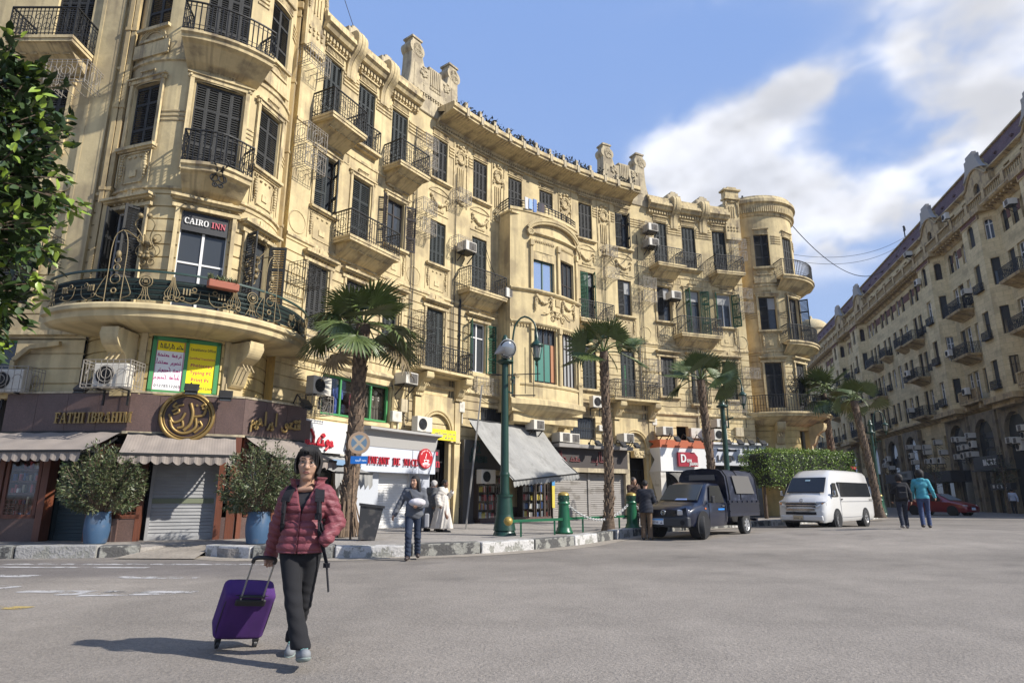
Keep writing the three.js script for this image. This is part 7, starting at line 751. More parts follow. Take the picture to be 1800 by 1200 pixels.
// ---------- figures: bones with radii joined by a smooth minimum and meshed as one skin ----------
function nets(f,lo,hi,cell,colour){
const n=[0,1,2].map((k)=>Math.ceil((hi[k]-lo[k])/cell)+1),[nx,ny,nz]=n,V=new Float32Array(nx*ny*nz),at=(i,j,k)=>(k*ny+j)*nx+i;
for(let k=0;k<nz;k++)for(let j=0;j<ny;j++)for(let i=0;i<nx;i++)V[at(i,j,k)]=f(lo[0]+i*cell,lo[1]+j*cell,lo[2]+k*cell);
const id=new Int32Array(nx*ny*nz).fill(-1),P=[],ix=[],C=[];
const E=[[0,1],[0,2],[0,4],[1,3],[1,5],[2,3],[2,6],[3,7],[4,5],[4,6],[5,7],[6,7]];
for(let k=0;k+1<nz;k++)for(let j=0;j+1<ny;j++)for(let i=0;i+1<nx;i++){const v=[];let m=0;for(let c=0;c<8;c++){v[c]=V[at(i+(c&1),j+((c>>1)&1),k+(c>>2))];if(v[c]<0)m++;}if(!m||m===8)continue;let x=0,y=0,z=0,q=0;for(const[a,b]of E)if(v[a]<0!==v[b]<0){const t=v[a]/(v[a]-v[b]);x+=mix(a&1,b&1,t);y+=mix((a>>1)&1,(b>>1)&1,t);z+=mix(a>>2,b>>2,t);q++;}id[at(i,j,k)]=P.length/3;const w=[lo[0]+(i+x/q)*cell,lo[1]+(j+y/q)*cell,lo[2]+(k+z/q)*cell];P.push(...w);if(colour)C.push(...colour(...w));}
const quad=(a,b,c,d,s)=>{if(a<0||b<0||c<0||d<0)return;s?ix.push(a,b,c,a,c,d):ix.push(a,c,b,a,d,c);};
for(let k=1;k+1<nz;k++)for(let j=1;j+1<ny;j++)for(let i=1;i+1<nx;i++){const a=V[at(i,j,k)]<0;if(a!==V[at(i+1,j,k)]<0)quad(id[at(i,j-1,k-1)],id[at(i,j,k-1)],id[at(i,j,k)],id[at(i,j-1,k)],a);if(a!==V[at(i,j+1,k)]<0)quad(id[at(i-1,j,k-1)],id[at(i-1,j,k)],id[at(i,j,k)],id[at(i,j,k-1)],a);if(a!==V[at(i,j,k+1)]<0)quad(id[at(i-1,j-1,k)],id[at(i,j-1,k)],id[at(i,j,k)],id[at(i-1,j,k)],a);}
const g=new THREE.BufferGeometry();g.setAttribute('position',new THREE.Float32BufferAttribute(P,3));if(colour)g.setAttribute('color',new THREE.Float32BufferAttribute(C,3));g.setIndex(ix);g.computeVertexNormals();return metricUV(g);
}
const cap=(a,b,r0,r1=r0)=>{const dx=b[0]-a[0],dy=b[1]-a[1],dz=b[2]-a[2],l2=dx*dx+dy*dy+dz*dz||1e-9;return(x,y,z)=>{const t=clamp(((x-a[0])*dx+(y-a[1])*dy+(z-a[2])*dz)/l2);return Math.hypot(x-a[0]-dx*t,y-a[1]-dy*t,z-a[2]-dz*t)-mix(r0,r1,t);};};
const ell=(c,r)=>(x,y,z)=>{const a=(x-c[0])/r[0],b=(y-c[1])/r[1],d=(z-c[2])/r[2],k=Math.sqrt(a*a+b*b+d*d);return(k-1)*Math.min(...r)*(0.6+0.4*Math.min(1,k));};
const smin=(a,b,k)=>{const h=clamp(0.5+0.5*(b-a)/k);return mix(b,a,h)-k*h*(1-h);};
const uni=(fs,k)=>(x,y,z)=>{let d=fs[0](x,y,z);for(let i=1;i<fs.length;i++)d=smin(d,fs[i](x,y,z),k);return d;};
const bound=(pts,pad)=>[[0,1,2].map((k)=>Math.min(...pts.map((p)=>p[k]))-pad),[0,1,2].map((k)=>Math.max(...pts.map((p)=>p[k]))+pad)];
const lerp3=(a,b,t)=>[0,1,2].map((k)=>mix(a[k],b[k],t)),add3=(a,b)=>a.map((q,i)=>q+b[i]);
function headGeo(cell,s=1,neck=true){const ft=uni([ell([0,0.035,-0.012],[0.074,0.09,0.092]),ell([0,-0.04,0.02],[0.057,0.072,0.066]),cap([-0.014,-0.098,0.05],[0.014,-0.098,0.05],0.022),cap([-0.036,-0.02,0.055],[-0.03,-0.045,0.055],0.028,0.022),cap([0.036,-0.02,0.055],[0.03,-0.045,0.055],0.028,0.022),cap([-0.045,0.033,0.066],[0.045,0.033,0.066],0.013)],0.025),nose=cap([0,0.02,0.082],[0,-0.026,0.1],0.008,0.0145),nl=cap([-0.011,-0.03,0.09],[0.011,-0.03,0.09],0.009),lips=cap([-0.019,-0.062,0.078],[0.019,-0.062,0.078],0.009),ears=[-1,1].map((q)=>ell([q*0.076,0.0,-0.008],[0.011,0.03,0.019])),nk=neck?cap([0,-0.06,-0.02],[0,-0.2,-0.03],0.05,0.053):null;
const f=(x,y,z)=>{let d=smin(ft(x,y,z),nose(x,y,z),0.012);d=smin(d,nl(x,y,z),0.008);d=smin(d,lips(x,y,z),0.006);for(const e of ears)d=smin(d,e(x,y,z),0.008);for(const q of[-1,1]){const e=Math.hypot(x-q*0.031,(y-0.012)*1.25,z-0.096)-0.017;d=-smin(-d,e,0.01);}if(nk)d=smin(d,nk(x,y,z),0.02);return d;};
const g=nets(f,[-0.1,-0.21,-0.12],[0.1,0.14,0.13],cell);g.scale(s,s,s);return g;}
function handGeo(cell,c,t){const P=[],R=(p,a,b,r0,r1)=>P.push(cap(a,b,r0,r1));P.push(cap([-0.02,-0.02,0],[-0.026,-0.08,0],0.013),cap([0,-0.02,0],[0,-0.085,0],0.014),cap([0.022,-0.02,0],[0.026,-0.078,0],0.013),cap([0,0.03,0],[0,-0.03,0],0.02));[[-0.031,0.062],[-0.0105,0.074],[0.0105,0.07],[0.03,0.055]].forEach(([x,L],i)=>{const xx=x*-t;let p=[xx,-0.08-(i===1?0.006:0),0.002],a=c*0.6;for(let k=0;k<3;k++){const l=L*[0.44,0.31,0.25][k],q=[p[0]*1.0,p[1]-Math.cos(a)*l,p[2]+Math.sin(a)*l];P.push(cap(p,q,0.0092-k*0.001,0.0085-k*0.001));p=q;a+=c;}});P.push(cap([t*0.02,-0.02,0.008],[t*0.045,-0.055,0.02],0.0125,0.011),cap([t*0.045,-0.055,0.02],[t*0.05-t*c*0.012,-0.085,0.026+c*0.012],0.0105,0.0085));return nets(uni(P,0.007),[-0.075,-0.17,-0.03],[0.075,0.05,0.11],cell);}
const turnTo=(from,to)=>new THREE.Quaternion().setFromUnitVectors(from,to.clone().normalize());
const M3=(p,q,s=1)=>new THREE.Matrix4().compose(v3(...p),q??new THREE.Quaternion(),v3(s,s,s));
M.skin=plain(0.40,0.225,0.145,0.55);M.skinPale=plain(0.42,0.25,0.165,0.55);M.skinDark=plain(0.15,0.075,0.045,0.55);M.hair=plain(0.012,0.010,0.009,0.75);M.hairGrey=plain(0.06,0.05,0.045,0.6);
const weave=surface(256,0.5,(u,v)=>{const w=0.5+0.5*Math.sin(u*402)*Math.sin(v*402),n=fbm(u*5,v*5,3,4,5),p=(0.72+0.4*n+0.16*w)*0.75;return[p,p,p,0.5*w+0.5*n];},{bump:0.002,rough:0.92}),cloth=(r,g,b)=>tinted(weave,r/0.75,g/0.75,b/0.75);
const J0={head:[0,1.585,0.02],neck:[0,1.44,-0.015],chest:[0,1.26,-0.005],waist:[0,1.06,0.005],pelvis:[0,0.93,0],shL:[0.175,1.385,-0.01],shR:[-0.175,1.385,-0.01],elL:[0.23,1.11,-0.03],elR:[-0.23,1.11,-0.03],wrL:[0.235,0.87,0.05],wrR:[-0.235,0.87,0.05],hipL:[0.09,0.9,0],hipR:[-0.09,0.9,0],knL:[0.095,0.49,0.03],knR:[-0.095,0.49,0.03],anL:[0.095,0.09,-0.02],anR:[-0.095,0.09,-0.02]};
const strideOf=(s)=>({knR:[-0.09,0.5,0.12+s*0.45],anR:[-0.09,0.11,s],knL:[0.09,0.47,-s*0.25+0.04],anL:[0.09,0.13,-s-0.02],elL:[0.24,1.12,0.06],wrL:[0.23,0.9,0.2],elR:[-0.24,1.12,-0.13],wrR:[-0.25,0.89,-0.12]});
function figure(label,x,f,yaw,H,o){
const t=thing('person',label,'person',XF(x,o.y??groundY(x,f),-f,0,yaw)),J={...J0,...(o.J??{})},s=H/1.72,g=1.0+(o.fat??0),cell=o.cell??0.014;for(const k of Object.keys(J))J[k]=J[k].map((q)=>q*s);
const foot=(k)=>{const a=J['an'+k],rise=o['toe'+k]??0;return[[a[0],a[1]-0.045,a[2]-0.035],[a[0]+(k==='L'?0.02:-0.02),a[1]-0.055+rise,a[2]+0.15]];};
const torso=(e)=>[cap(add3(J.chest,[-0.075,0.03,0]),add3(J.chest,[0.075,0.03,0]),0.105*g+e),cap(add3(J.waist,[-0.05,0,0]),add3(J.waist,[0.05,0,0]),0.1*g+e),cap(add3(J.pelvis,[-0.06,-0.02,-0.01]),add3(J.pelvis,[0.06,-0.02,-0.01]),0.108*g+e),cap(lerp3(J.shL,J.neck,0.15),lerp3(J.shR,J.neck,0.15),0.06+e)],arm=(k,e,ew=e)=>[cap(J['sh'+k],J['el'+k],0.052+e,0.042+e),cap(J['el'+k],J['wr'+k],0.041+e,0.03+ew)],leg=(k,e,ew=e)=>[cap(J['hip'+k],J['kn'+k],0.082*g+e,0.055+e),cap(J['kn'+k],J['an'+k],0.055+e,0.036+ew)];
const pts=Object.values(J),yawH=new THREE.Quaternion().setFromEuler(new THREE.Euler(o.nod??0,o.look??0,0,'YXZ')),skin=o.skin??M.skin;
const body=[nets(uni([...torso(0),...arm('L',0),...arm('R',0),...leg('L',0),...leg('R',0),cap(J.neck,J.head,0.048),...['L','R'].map((k)=>cap(...foot(k),0.034,0.028))],0.035),...bound(pts,0.17),cell*1.15)];
const hd=headGeo(o.cell?o.cell*0.45:0.0065,s*1.04);hd.applyMatrix4(M3(J.head,yawH));body.push(hd);
for(const k of['L','R']){const w=J['wr'+k],e=J['el'+k],d=v3(w[0]-e[0],w[1]-e[1],w[2]-e[2]).normalize(),q=turnTo(v3(0,-1,0),d),sp=new THREE.Quaternion().setFromAxisAngle(v3(0,1,0),(k==='L'?-1:1)*(o.palm??1.2));const hg=handGeo(o.cell?0.005:0.0065,o.curl??0.45,k==='L'?1:-1);hg.applyMatrix4(M3(w,q.multiply(sp),s));if(!(o.noHand??'').includes(k))body.push(hg);}
mesh('body',mergeGeometries(body),skin,t);
const hair=o.hair??'short';if(hair!=='none'){const hf=uni([ell([0,0.045,-0.018],[0.083,0.092,0.098]),...(hair==='long'?[cap([-0.07,0.02,-0.02],[-0.1,-0.19,0.0],0.034,0.03),cap([0.07,0.02,-0.02],[0.11,-0.18,-0.01],0.038,0.035),cap([0,0,-0.07],[0,-0.19,-0.09],0.07,0.06)]:hair==='bob'?[cap([-0.055,0,-0.03],[-0.062,-0.07,-0.02],0.035,0.022),cap([0.055,0,-0.03],[0.062,-0.07,-0.02],0.035,0.022),cap([-0.03,0,-0.06],[0.03,-0.06,-0.07],0.05)]:hair==='bush'?[ell([0,0.05,-0.03],[0.112,0.115,0.125]),cap([-0.04,-0.03,-0.06],[0.04,-0.03,-0.06],0.06)]:[])],0.03),face=ell([0,-0.035,0.1],[0.069,0.1,0.075]);const q=nets((a,b,c)=>Math.max(Math.max(hf(a,b,c)-0.004*fbm3(a*60,b*18,c*60,2),hair==='long'||hair==='bob'?-9:-(b+0.055+(c<0?0.02:0))),-face(a,b,c)),[-0.14,-0.24,-0.17],[0.14,0.19,0.12],o.cell?0.005:0.008);q.applyMatrix4(M3(J.head,yawH,s*1.04));mesh('hair',q,o.hairMat??M.hair,t);}
const fc=new MB();fc.at(M3(J.head,yawH,s*1.04));for(const q of[-1,1]){fc.ball(0.0075,q*0.031,0.011,0.083,1.3,0.7,0.6,6);fc.tube([v3(q*0.014,0.03,0.087),v3(q*0.032,0.036,0.083),v3(q*0.05,0.03,0.072)],0.0035,4);}if(o.beard)fc.box(0.05,0.012,0.02,0,-0.048,0.085);fc.build('eyes_and_brows',M.hair,t);
if(o.robe){const hem=o.hem??0.14,fl=(px,py,pz)=>{const q=clamp((J.pelvis[1]+0.1-py)/(J.pelvis[1]+0.1-hem*s)),c=[mix(J.waist[0],(J.anL[0]+J.anR[0])/2,q),mix(J.waist[2],(J.anL[2]+J.anR[2])/2,q)],a=Math.atan2(pz-c[1],px-c[0]);return Math.max((Math.hypot((px-c[0])/1.0,(pz-c[1])/(0.95+1.0*q))-mix(0.165,0.2,q)-0.016*q*Math.sin(a*7+py*3)-0.008*Math.sin(a*13+py*9))*0.8,hem*s-py,py-J.waist[1]-0.1);},top=uni([...torso(0.03),...arm('L',0.025,0.045),...arm('R',0.025,0.045)],0.05);mesh('robe',nets((a,b,c)=>smin(Math.max(top(a,b,c),b-J.neck[1]-0.02*s)+0.004*Math.sin(b*70+a*40),fl(a,b,c),0.05),...bound(pts,0.3),cell),o.robe,t);}
if(o.legs){const lf=uni([cap(add3(J.pelvis,[-0.06,0.05,0]),add3(J.pelvis,[0.06,0.05,0]),0.112*g),cap(add3(J.pelvis,[-0.05,-0.04,-0.01]),add3(J.pelvis,[0.05,-0.04,-0.01]),0.115*g),...leg('L',0.012,o.flare??0.028),...leg('R',0.012,o.flare??0.028)],0.03);mesh('trousers',nets((a,b,c)=>Math.max(lf(a,b,c)+0.004*Math.sin(b*75+a*30+c*20)*sstep(0.75,0.45,b/s),b-J.pelvis[1]-0.1),...bound(pts,0.17),cell),o.legs,t);}
if(o.top){const e=o.bulk??0.022,hem=(o.hem??0.84)*s,tf=uni([...torso(e),cap(J.chest,J.pelvis,0.118*g+e,0.122*g+e),...(hem<0.8*s?[cap(J.pelvis,[J.pelvis[0],hem,J.pelvis[2]],0.15+e,0.17+e)]:[])],0.05),af=uni([...arm('L',e*0.9,e),...arm('R',e*0.9,e)],0.03),nk=cap([J.neck[0],J.neck[1]-0.02,J.neck[2]+0.03],[J.head[0],J.head[1],J.head[2]+0.04],0.055);mesh(o.topName??'jacket',nets((a,b,c)=>Math.max(smin(Math.max(tf(a,b,c),hem-b),af(a,b,c),0.025)+0.0035*Math.sin(b*62+a*33+c*25),-nk(a,b,c),b-J.neck[1]-(o.collar??0.03)),...bound(pts,0.2),cell),o.top,t);}
const sh=[];for(const k of['L','R']){const[a,b]=foot(k);sh.push(nets((px,py,pz)=>Math.max(smin(cap(a,b,0.046,0.038)(px,py,pz),cap(a,J['an'+k],0.042,0.04)(px,py,pz),0.02),-(py-Math.min(a[1],b[1])+0.04)),...bound([a,b,J['an'+k]],0.07),0.01));}sh.forEach((q)=>mesh('shoe',q,o.shoes??M.black,t));
o.extra?.(t,J,s);return t;
}
// ---------- the woman with the suitcase ----------
{
reseed(1313);
const t=thing('person','woman in a dusty pink quilted jacket and black trousers pulling a purple suitcase','person',XF(-1.62,0,-5.35));
const J={head:[-0.05,1.495,0.03],neck:[-0.06,1.305,-0.02],chest:[-0.06,1.13,-0.015],waist:[-0.07,0.97,-0.005],pelvis:[-0.078,0.83,-0.015],shR:[-0.215,1.225,-0.03],shL:[0.1,1.24,-0.01],elR:[-0.31,0.985,-0.13],wrR:[-0.385,0.775,-0.22],elL:[0.185,1.03,-0.05],wrL:[0.15,0.905,0.09],hipR:[-0.155,0.79,-0.01],hipL:[0.0,0.79,-0.03],knR:[-0.055,0.43,0.13],anR:[0.055,0.13,0.22],knL:[-0.045,0.41,-0.09],anL:[-0.165,0.115,-0.27]},yaw=0.14,pts=Object.values(J);
const footR=[[0.06,0.085,0.20],[0.13,0.125,0.36]],footL=[[-0.165,0.075,-0.3],[-0.145,0.035,-0.14]];
const torso=(e)=>[cap(add3(J.chest,[-0.07,0.03,0]),add3(J.chest,[0.07,0.03,0]),0.092+e),cap(add3(J.waist,[-0.05,0,0]),add3(J.waist,[0.05,0,0]),0.085+e),cap(add3(J.pelvis,[-0.06,0,0]),add3(J.pelvis,[0.06,0,0]),0.094+e),cap(lerp3(J.shL,J.neck,0.2),lerp3(J.shR,J.neck,0.2),0.05+e)],arm=(k,e,ew)=>[cap(J['sh'+k],J['el'+k],0.044+e,0.037+e),cap(J['el'+k],J['wr'+k],0.037+e,0.025+ew)];
const q=new THREE.Quaternion().setFromEuler(new THREE.Euler(0.05,yaw+0.04,-0.06,'YXZ')),hm=M3(J.head,q,1.1);
const hd=headGeo(0.0035,1.1);hd.applyMatrix4(M3(J.head,q));
const hand=handGeo(0.0036,1.15,-1);hand.applyMatrix4(M3(J.wrR,turnTo(v3(0,-1,0),v3(-0.12,-0.9,0.12)).multiply(new THREE.Quaternion().setFromAxisAngle(v3(0,1,0),0.5)),0.95));
const body=nets(uni([...torso(-0.004),...arm('L',0,0),...arm('R',0,0),cap(J.hipR,J.knR,0.076,0.05),cap(J.knR,J.anR,0.05,0.032),cap(J.hipL,J.knL,0.076,0.05),cap(J.knL,J.anL,0.05,0.032),cap(...footR,0.03,0.025),cap(...footL,0.03,0.025),cap(J.neck,[-0.055,1.42,0.0],0.05,0.048),cap([-0.11,1.29,0.045],[-0.01,1.295,0.045],0.022)],0.03),...bound(pts,0.16),0.012);
mesh('body',mergeGeometries([body,hd,hand]),M.skinPale,t);
const hf=uni([ell([0,0.042,-0.018],[0.088,0.098,0.1]),cap([-0.064,0.02,-0.02],[-0.07,-0.062,0.0],0.03,0.02),cap([0.064,0.02,-0.02],[0.07,-0.062,0.0],0.03,0.02),cap([-0.03,0,-0.06],[0.03,-0.08,-0.06],0.05)],0.03),face=ell([0.008,-0.045,0.1],[0.062,0.112,0.1]);const hg=nets((a,b,c)=>Math.max(hf(a,b,c)-0.006*(fbm3(a*90,b*14,c*90,2)-0.4),-face(a,b,c)),[-0.13,-0.15,-0.16],[0.13,0.17,0.12],0.004);hg.applyMatrix4(hm);mesh('hair',hg,M.hair,t);
const fr=new MB();fr.at(hm);for(let i=0;i<26;i++){const u=i/25,x=mix(-0.068,0.074,u),dn=0.088-0.095*Math.pow(Math.abs(u-0.36)*1.7,1.6)+rr(-0.012,0.006);fr.tube([v3(x*0.55+0.015,0.125,0.05),v3(x*0.9,0.095,0.088),v3(x+rr(-0.006,0.006),dn,0.096-0.5*x*x/0.07)],rr(0.004,0.0065),4,6);}for(const s of[-1,1])for(let i=0;i<9;i++){const z=mix(0.055,-0.06,i/8);fr.tube([v3(s*0.07,0.08,z),v3(s*(0.088+rr(0,0.006)),0.01,z),v3(s*(0.078+rr(-0.006,0.01)),-0.07+rr(-0.02,0.02),z+0.012)],0.007,4,6);}fr.build('fringe',M.hair,t);
const wt=new MB();wt.at(hm);const ir=new MB();ir.at(hm);for(const s of[-1,1]){wt.ball(0.0105,s*0.031,0.009,0.0825,1.3,0.55,0.7,8);ir.ball(0.0058,s*0.031,0.009,0.0885,1,0.95,0.6,8);ir.tube([v3(s*0.016,0.0095,0.088),v3(s*0.03,0.0165,0.09),v3(s*0.046,0.011,0.083)],0.0024,4,8);ir.tube([v3(s*0.012,0.034,0.09),v3(s*0.032,0.041,0.088),v3(s*0.052,0.033,0.074)],0.0034,4,8);}ir.ball(0.003,-0.006,-0.034,0.101,1,0.7,0.5,4).ball(0.003,0.006,-0.034,0.101,1,0.7,0.5,4);wt.build('eye',plain(0.55,0.5,0.46,0.3),t);ir.build('iris_and_brow',M.hair,t);const lp=new MB();lp.at(hm);lp.tube([v3(-0.021,-0.062,0.084),v3(-0.007,-0.0575,0.0885),v3(0,-0.0595,0.089),v3(0.007,-0.0575,0.0885),v3(0.021,-0.062,0.084)],0.0042,5,12).tube([v3(-0.018,-0.065,0.085),v3(0,-0.069,0.089),v3(0.018,-0.065,0.085)],0.0052,5,10);lp.build('lips',plain(0.2,0.085,0.068,0.5),t);
const gl=new MB();gl.at(hm);for(const s of[-1,1]){gl.ring(0.0225,0.001,s*0.031,0.004,0.104,0,s*0.15,0,22).bar(v3(s*0.053,0.008,0.1),v3(s*0.076,0.008,0.0),0.0022);}gl.bar(v3(-0.01,0.009,0.106),v3(0.01,0.009,0.106),0.0022);gl.build('glasses',plain(0.2,0.18,0.16,0.25,0.8),t);
const sf=uni(torso(0.012),0.04);mesh('shirt',nets((a,b,c)=>Math.max(sf(a,b,c),b-1.3+0.1*Math.max(0,c)+0.25*Math.max(0,Math.abs(a+0.055)-0.03)*0,0.9-b,-cap([-0.055,1.31,0.1],[-0.055,1.42,0.02],0.062)(a,b,c)),...bound([J.chest,J.shL,J.shR,[0,1.35,0],[0,0.9,0]],0.16),0.008),plain(0.018,0.018,0.022,0.85),t);
const puff=(v)=>Math.sqrt(Math.abs(Math.sin(v))),jk=uni(torso(0.026),0.05),aR=arm('R',0.024,0.022),aL=arm('L',0.024,0.022),zipX=(b)=>-0.062-0.018*(1.1-b)*2;
const jacketF=(a,b,c)=>{const w=puff((b-0.03*Math.abs(a+0.06))*Math.PI/0.058),dt=Math.max(jk(a,b,c)-0.013*w,0.795+0.03*Math.abs(a+0.06)-b);const al=(A,k)=>{const s=J['sh'+k],e=J['wr'+k],l=Math.hypot(s[0]-e[0],s[1]-e[1],s[2]-e[2]),pr=((a-s[0])*(e[0]-s[0])+(b-s[1])*(e[1]-s[1])+(c-s[2])*(e[2]-s[2]))/l;return smin(A[0](a,b,c),A[1](a,b,c),0.03)-0.012*puff(pr*Math.PI/0.056)-0.003*Math.sin(a*90+b*60);};let d=smin(dt,al(aR,'R'),0.012);d=smin(d,al(aL,'L'),0.012);
const col=Math.max(Math.abs(Math.hypot((a+0.06)/1.0,(c+0.015)/0.95)-0.097-0.5*(b-1.3))-0.015+0.004*Math.sin((b-1.2)*130),1.24-b,b-1.365-0.05*(a+0.06<0?0.2:0.4));d=smin(d,col,0.02);
const open=Math.max(Math.abs(a-zipX(b)-0.004)-0.088*clamp((b-1.1)/0.25),1.1-b,-(c-0.02));d=Math.max(d,-open);const neck=cap([-0.06,1.22,0.0],[-0.055,1.42,0.015],0.07,0.085)(a,b,c);d=Math.max(d,-neck);const zip=Math.max(Math.abs(a-zipX(b))-0.005,b-1.12,-c);if(zip<0)d+=0.008;return d;};
const jm=physical(0.18,0.044,0.055,{roughness:0.6,sheen:0.3,sheenRoughness:0.5,sheenColor:new THREE.Color(0.6,0.3,0.32)});{const k=new Uint8Array(256*256*4).map((q,i)=>(i&3)===3?255:255*fbm(((i>>2)&255)/256*12,(i>>10)/256*26,3,4,0));jm.bumpMap=repeatTex(k,256,false);jm.bumpMap.repeat.set(3,3);jm.bumpScale=0.004;}
mesh('jacket',nets(jacketF,...bound([...pts.filter((p)=>p[1]>0.75),[0,1.42,0]],0.14),0.006),jm,t);const zp=new MB();zp.poly([v3(-0.08,0.8,0.118),v3(-0.07,0.95,0.117),v3(-0.064,1.11,0.118)],0.009,0.004);zp.bar(v3(-0.064,1.11,0.119),v3(-0.066,1.08,0.124),0.008);zp.build('zip',plain(0.09,0.03,0.04,0.35,0.4),t);
const lf=uni([cap(add3(J.pelvis,[-0.06,0.04,0]),add3(J.pelvis,[0.06,0.04,0]),0.1),cap(add3(J.pelvis,[-0.05,-0.05,-0.01]),add3(J.pelvis,[0.05,-0.05,-0.01]),0.1),cap(J.hipR,J.knR,0.086,0.062),cap(J.knR,[0.05,0.14,0.215],0.06,0.072),cap(J.hipL,J.knL,0.086,0.06),cap(J.knL,[-0.165,0.12,-0.275],0.058,0.066)],0.022);mesh('trousers',nets((a,b,c)=>Math.max(lf(a,b,c)+0.0022*Math.sin(b*85+a*40+c*25)*sstep(0.12,0.3,Math.abs(b-0.78))*(0.5+fbm3(a*8,b*8,c*8,2)),b-0.9,0.1-b+0.1*(c+0.1)),...bound(pts.filter((p)=>p[1]<1),0.13),0.008),cloth(0.009,0.009,0.011),t);
for(const[a,b,an]of[[...footR,J.anR],[...footL,J.anL]]){const d=v3(b[0]-a[0],b[1]-a[1],b[2]-a[2]).normalize(),up=v3(0,1,0).addScaledVector(d,-d.y).normalize(),sol=(px,py,pz)=>{const w=(px-a[0])*up.x+(py-a[1])*up.y+(pz-a[2])*up.z;return w;};const up2=nets((px,py,pz)=>Math.max(smin(cap(a,b,0.044,0.04)(px,py,pz),cap(a,add3(an,[0,0.0,0]),0.04)(px,py,pz),0.02),-(sol(px,py,pz)+0.02)),...bound([a,b,an],0.07),0.007),so=nets((px,py,pz)=>{const w=sol(px,py,pz),l=(px-a[0])*d.x+(py-a[1])*d.y+(pz-a[2])*d.z;return Math.max(cap(a,b,0.049,0.045)(px,py,pz)-0.004,w+0.018,-(w+0.047)+(Math.abs(Math.sin(l*90))<0.3?0.008:0));},...bound([a,b],0.08),0.006);const sh=sub('shoe',t);mesh('upper',up2,plain(0.19,0.2,0.21,0.7),sh);mesh('sole',so,plain(0.22,0.26,0.24,0.7),sh);const lc=new MB();for(let i=0;i<4;i++){const p=v3(...a).addScaledVector(d,0.05+i*0.022).addScaledVector(up,0.044-i*0.002);lc.box(0.05,0.008,0.008,p.x,p.y,p.z,0,0,i%2?0.2:-0.2);}lc.build('laces',plain(0.2,0.42,0.38,0.6),sh);}
const bp=thing('backpack','black backpack worn on the woman\'s back with a loose strap hanging down','backpack',XF(-1.62,0,-5.35));const bm=cloth(0.006,0.006,0.01);const pk=new MB();pk.rbox(0.32,0.44,0.16,0.06,-0.06,1.06,-0.235,0,yaw);pk.build('pack',bm,bp);for(const[s,x0,x1]of[[-1,-0.165,-0.185],[1,0.058,0.082]]){const st=new MB(),pth=[v3(x0+0.01,1.2,-0.16),v3(x0,1.31,-0.06),v3(x0,1.31,0.02),v3(x1,1.22,0.105),v3(x1+0.008*s,1.1,0.122),v3(x1+0.02*s,0.99,0.09),v3(x1+0.035*s,0.93,0.0)],cv=new THREE.CatmullRomCurve3(pth).getPoints(26);for(let i=0;i+1<cv.length;i++)st.bar(cv[i],cv[i+1].clone().lerp(cv[i],-0.12),i<17?0.072:0.032,0.02);st.build('strap',bm,bp);}const tl=new MB();tl.poly([v3(0.09,1.09,0.135),v3(0.1,0.97,0.13),v3(0.115,0.86,0.06),v3(0.14,0.72,0.0),v3(0.165,0.5,-0.02)],0.03,0.008);tl.box(0.05,0.035,0.02,0.142,0.7,0.0).box(0.05,0.05,0.02,0.09,1.08,0.137);tl.build('strap_tail',bm,bp);
const a=v3(0.36,0.85,0.39).normalize(),w=v3(0.86,0,-0.5).addScaledVector(a,-v3(0.86,0,-0.5).dot(a)).normalize(),n=w.clone().cross(a).normalize();const sc=thing('suitcase','purple soft-sided wheeled suitcase pulled along behind the woman','suitcase',new THREE.Matrix4().makeBasis(w,a,n).setPosition(-2.3,0.035,-5.75));const sm=cloth(0.062,0.018,0.125);
const bd=new RoundedBoxGeometry(0.4,0.45,0.22,4,0.045),bpz=bd.attributes.position;for(let i=0;i<bpz.count;i++){const y=bpz.getY(i)/0.235,x=bpz.getX(i)/0.205;bpz.setZ(i,bpz.getZ(i)+(bpz.getZ(i)<0?-0.02*(1-y*y)*(1-x*x):0.008*(1-x*x)));bpz.setX(i,bpz.getX(i)*(1+0.02*(1-y*y)));}bd.computeVertexNormals();mesh('shell',metricUV(indexed(bd)),sm,sc,XF(0,0.262,-0.11));const tr=new MB(),edge=(z,k)=>{const X=0.197*k,Y=0.222*k,c=[];for(let i=0;i<=32;i++){const t2=i/32*6.283,ex=(v)=>Math.sign(v)*Math.pow(Math.abs(v),0.36);c.push(v3(X*ex(Math.cos(t2)),0.262+Y*ex(Math.sin(t2)),z));}tr.tube(c,0.005,4,90);};edge(-0.012,0.965);edge(-0.205,0.965);tr.build('piping',plain(0.02,0.012,0.03,0.6),sc);const hd2=new MB();for(const x of[-0.085,0.085]){hd2.bar(v3(x,0.42,0.005),v3(x,0.82,0.005),0.017,0.011);}hd2.build('pole',plain(0.45,0.45,0.44,0.3,0.8),sc);const gp=new MB();gp.tube([v3(-0.085,0.8,0.005),v3(-0.08,0.84,0.01),v3(0,0.855,0.014),v3(0.08,0.84,0.01),v3(0.085,0.8,0.005)],0.016,8,20);gp.build('handle',M.black,sc);const tg=new MB();tg.rbox(0.24,0.06,0.03,0.012,0,0.42,0.005).tube([v3(-0.1,0.47,0.004),v3(-0.05,0.485,0.02),v3(0.05,0.485,0.02),v3(0.1,0.47,0.004)],0.01,6);tg.build('grip_plate',M.black,sc);for(const x of[-0.15,0.15]){const wh=new MB();wh.cyl(0.034,0.034,0.026,x,0.0,-0.01,16,0,0,Math.PI/2).box(0.04,0.05,0.05,x,0.03,-0.02);wh.build('wheel',M.black,sc);}
}
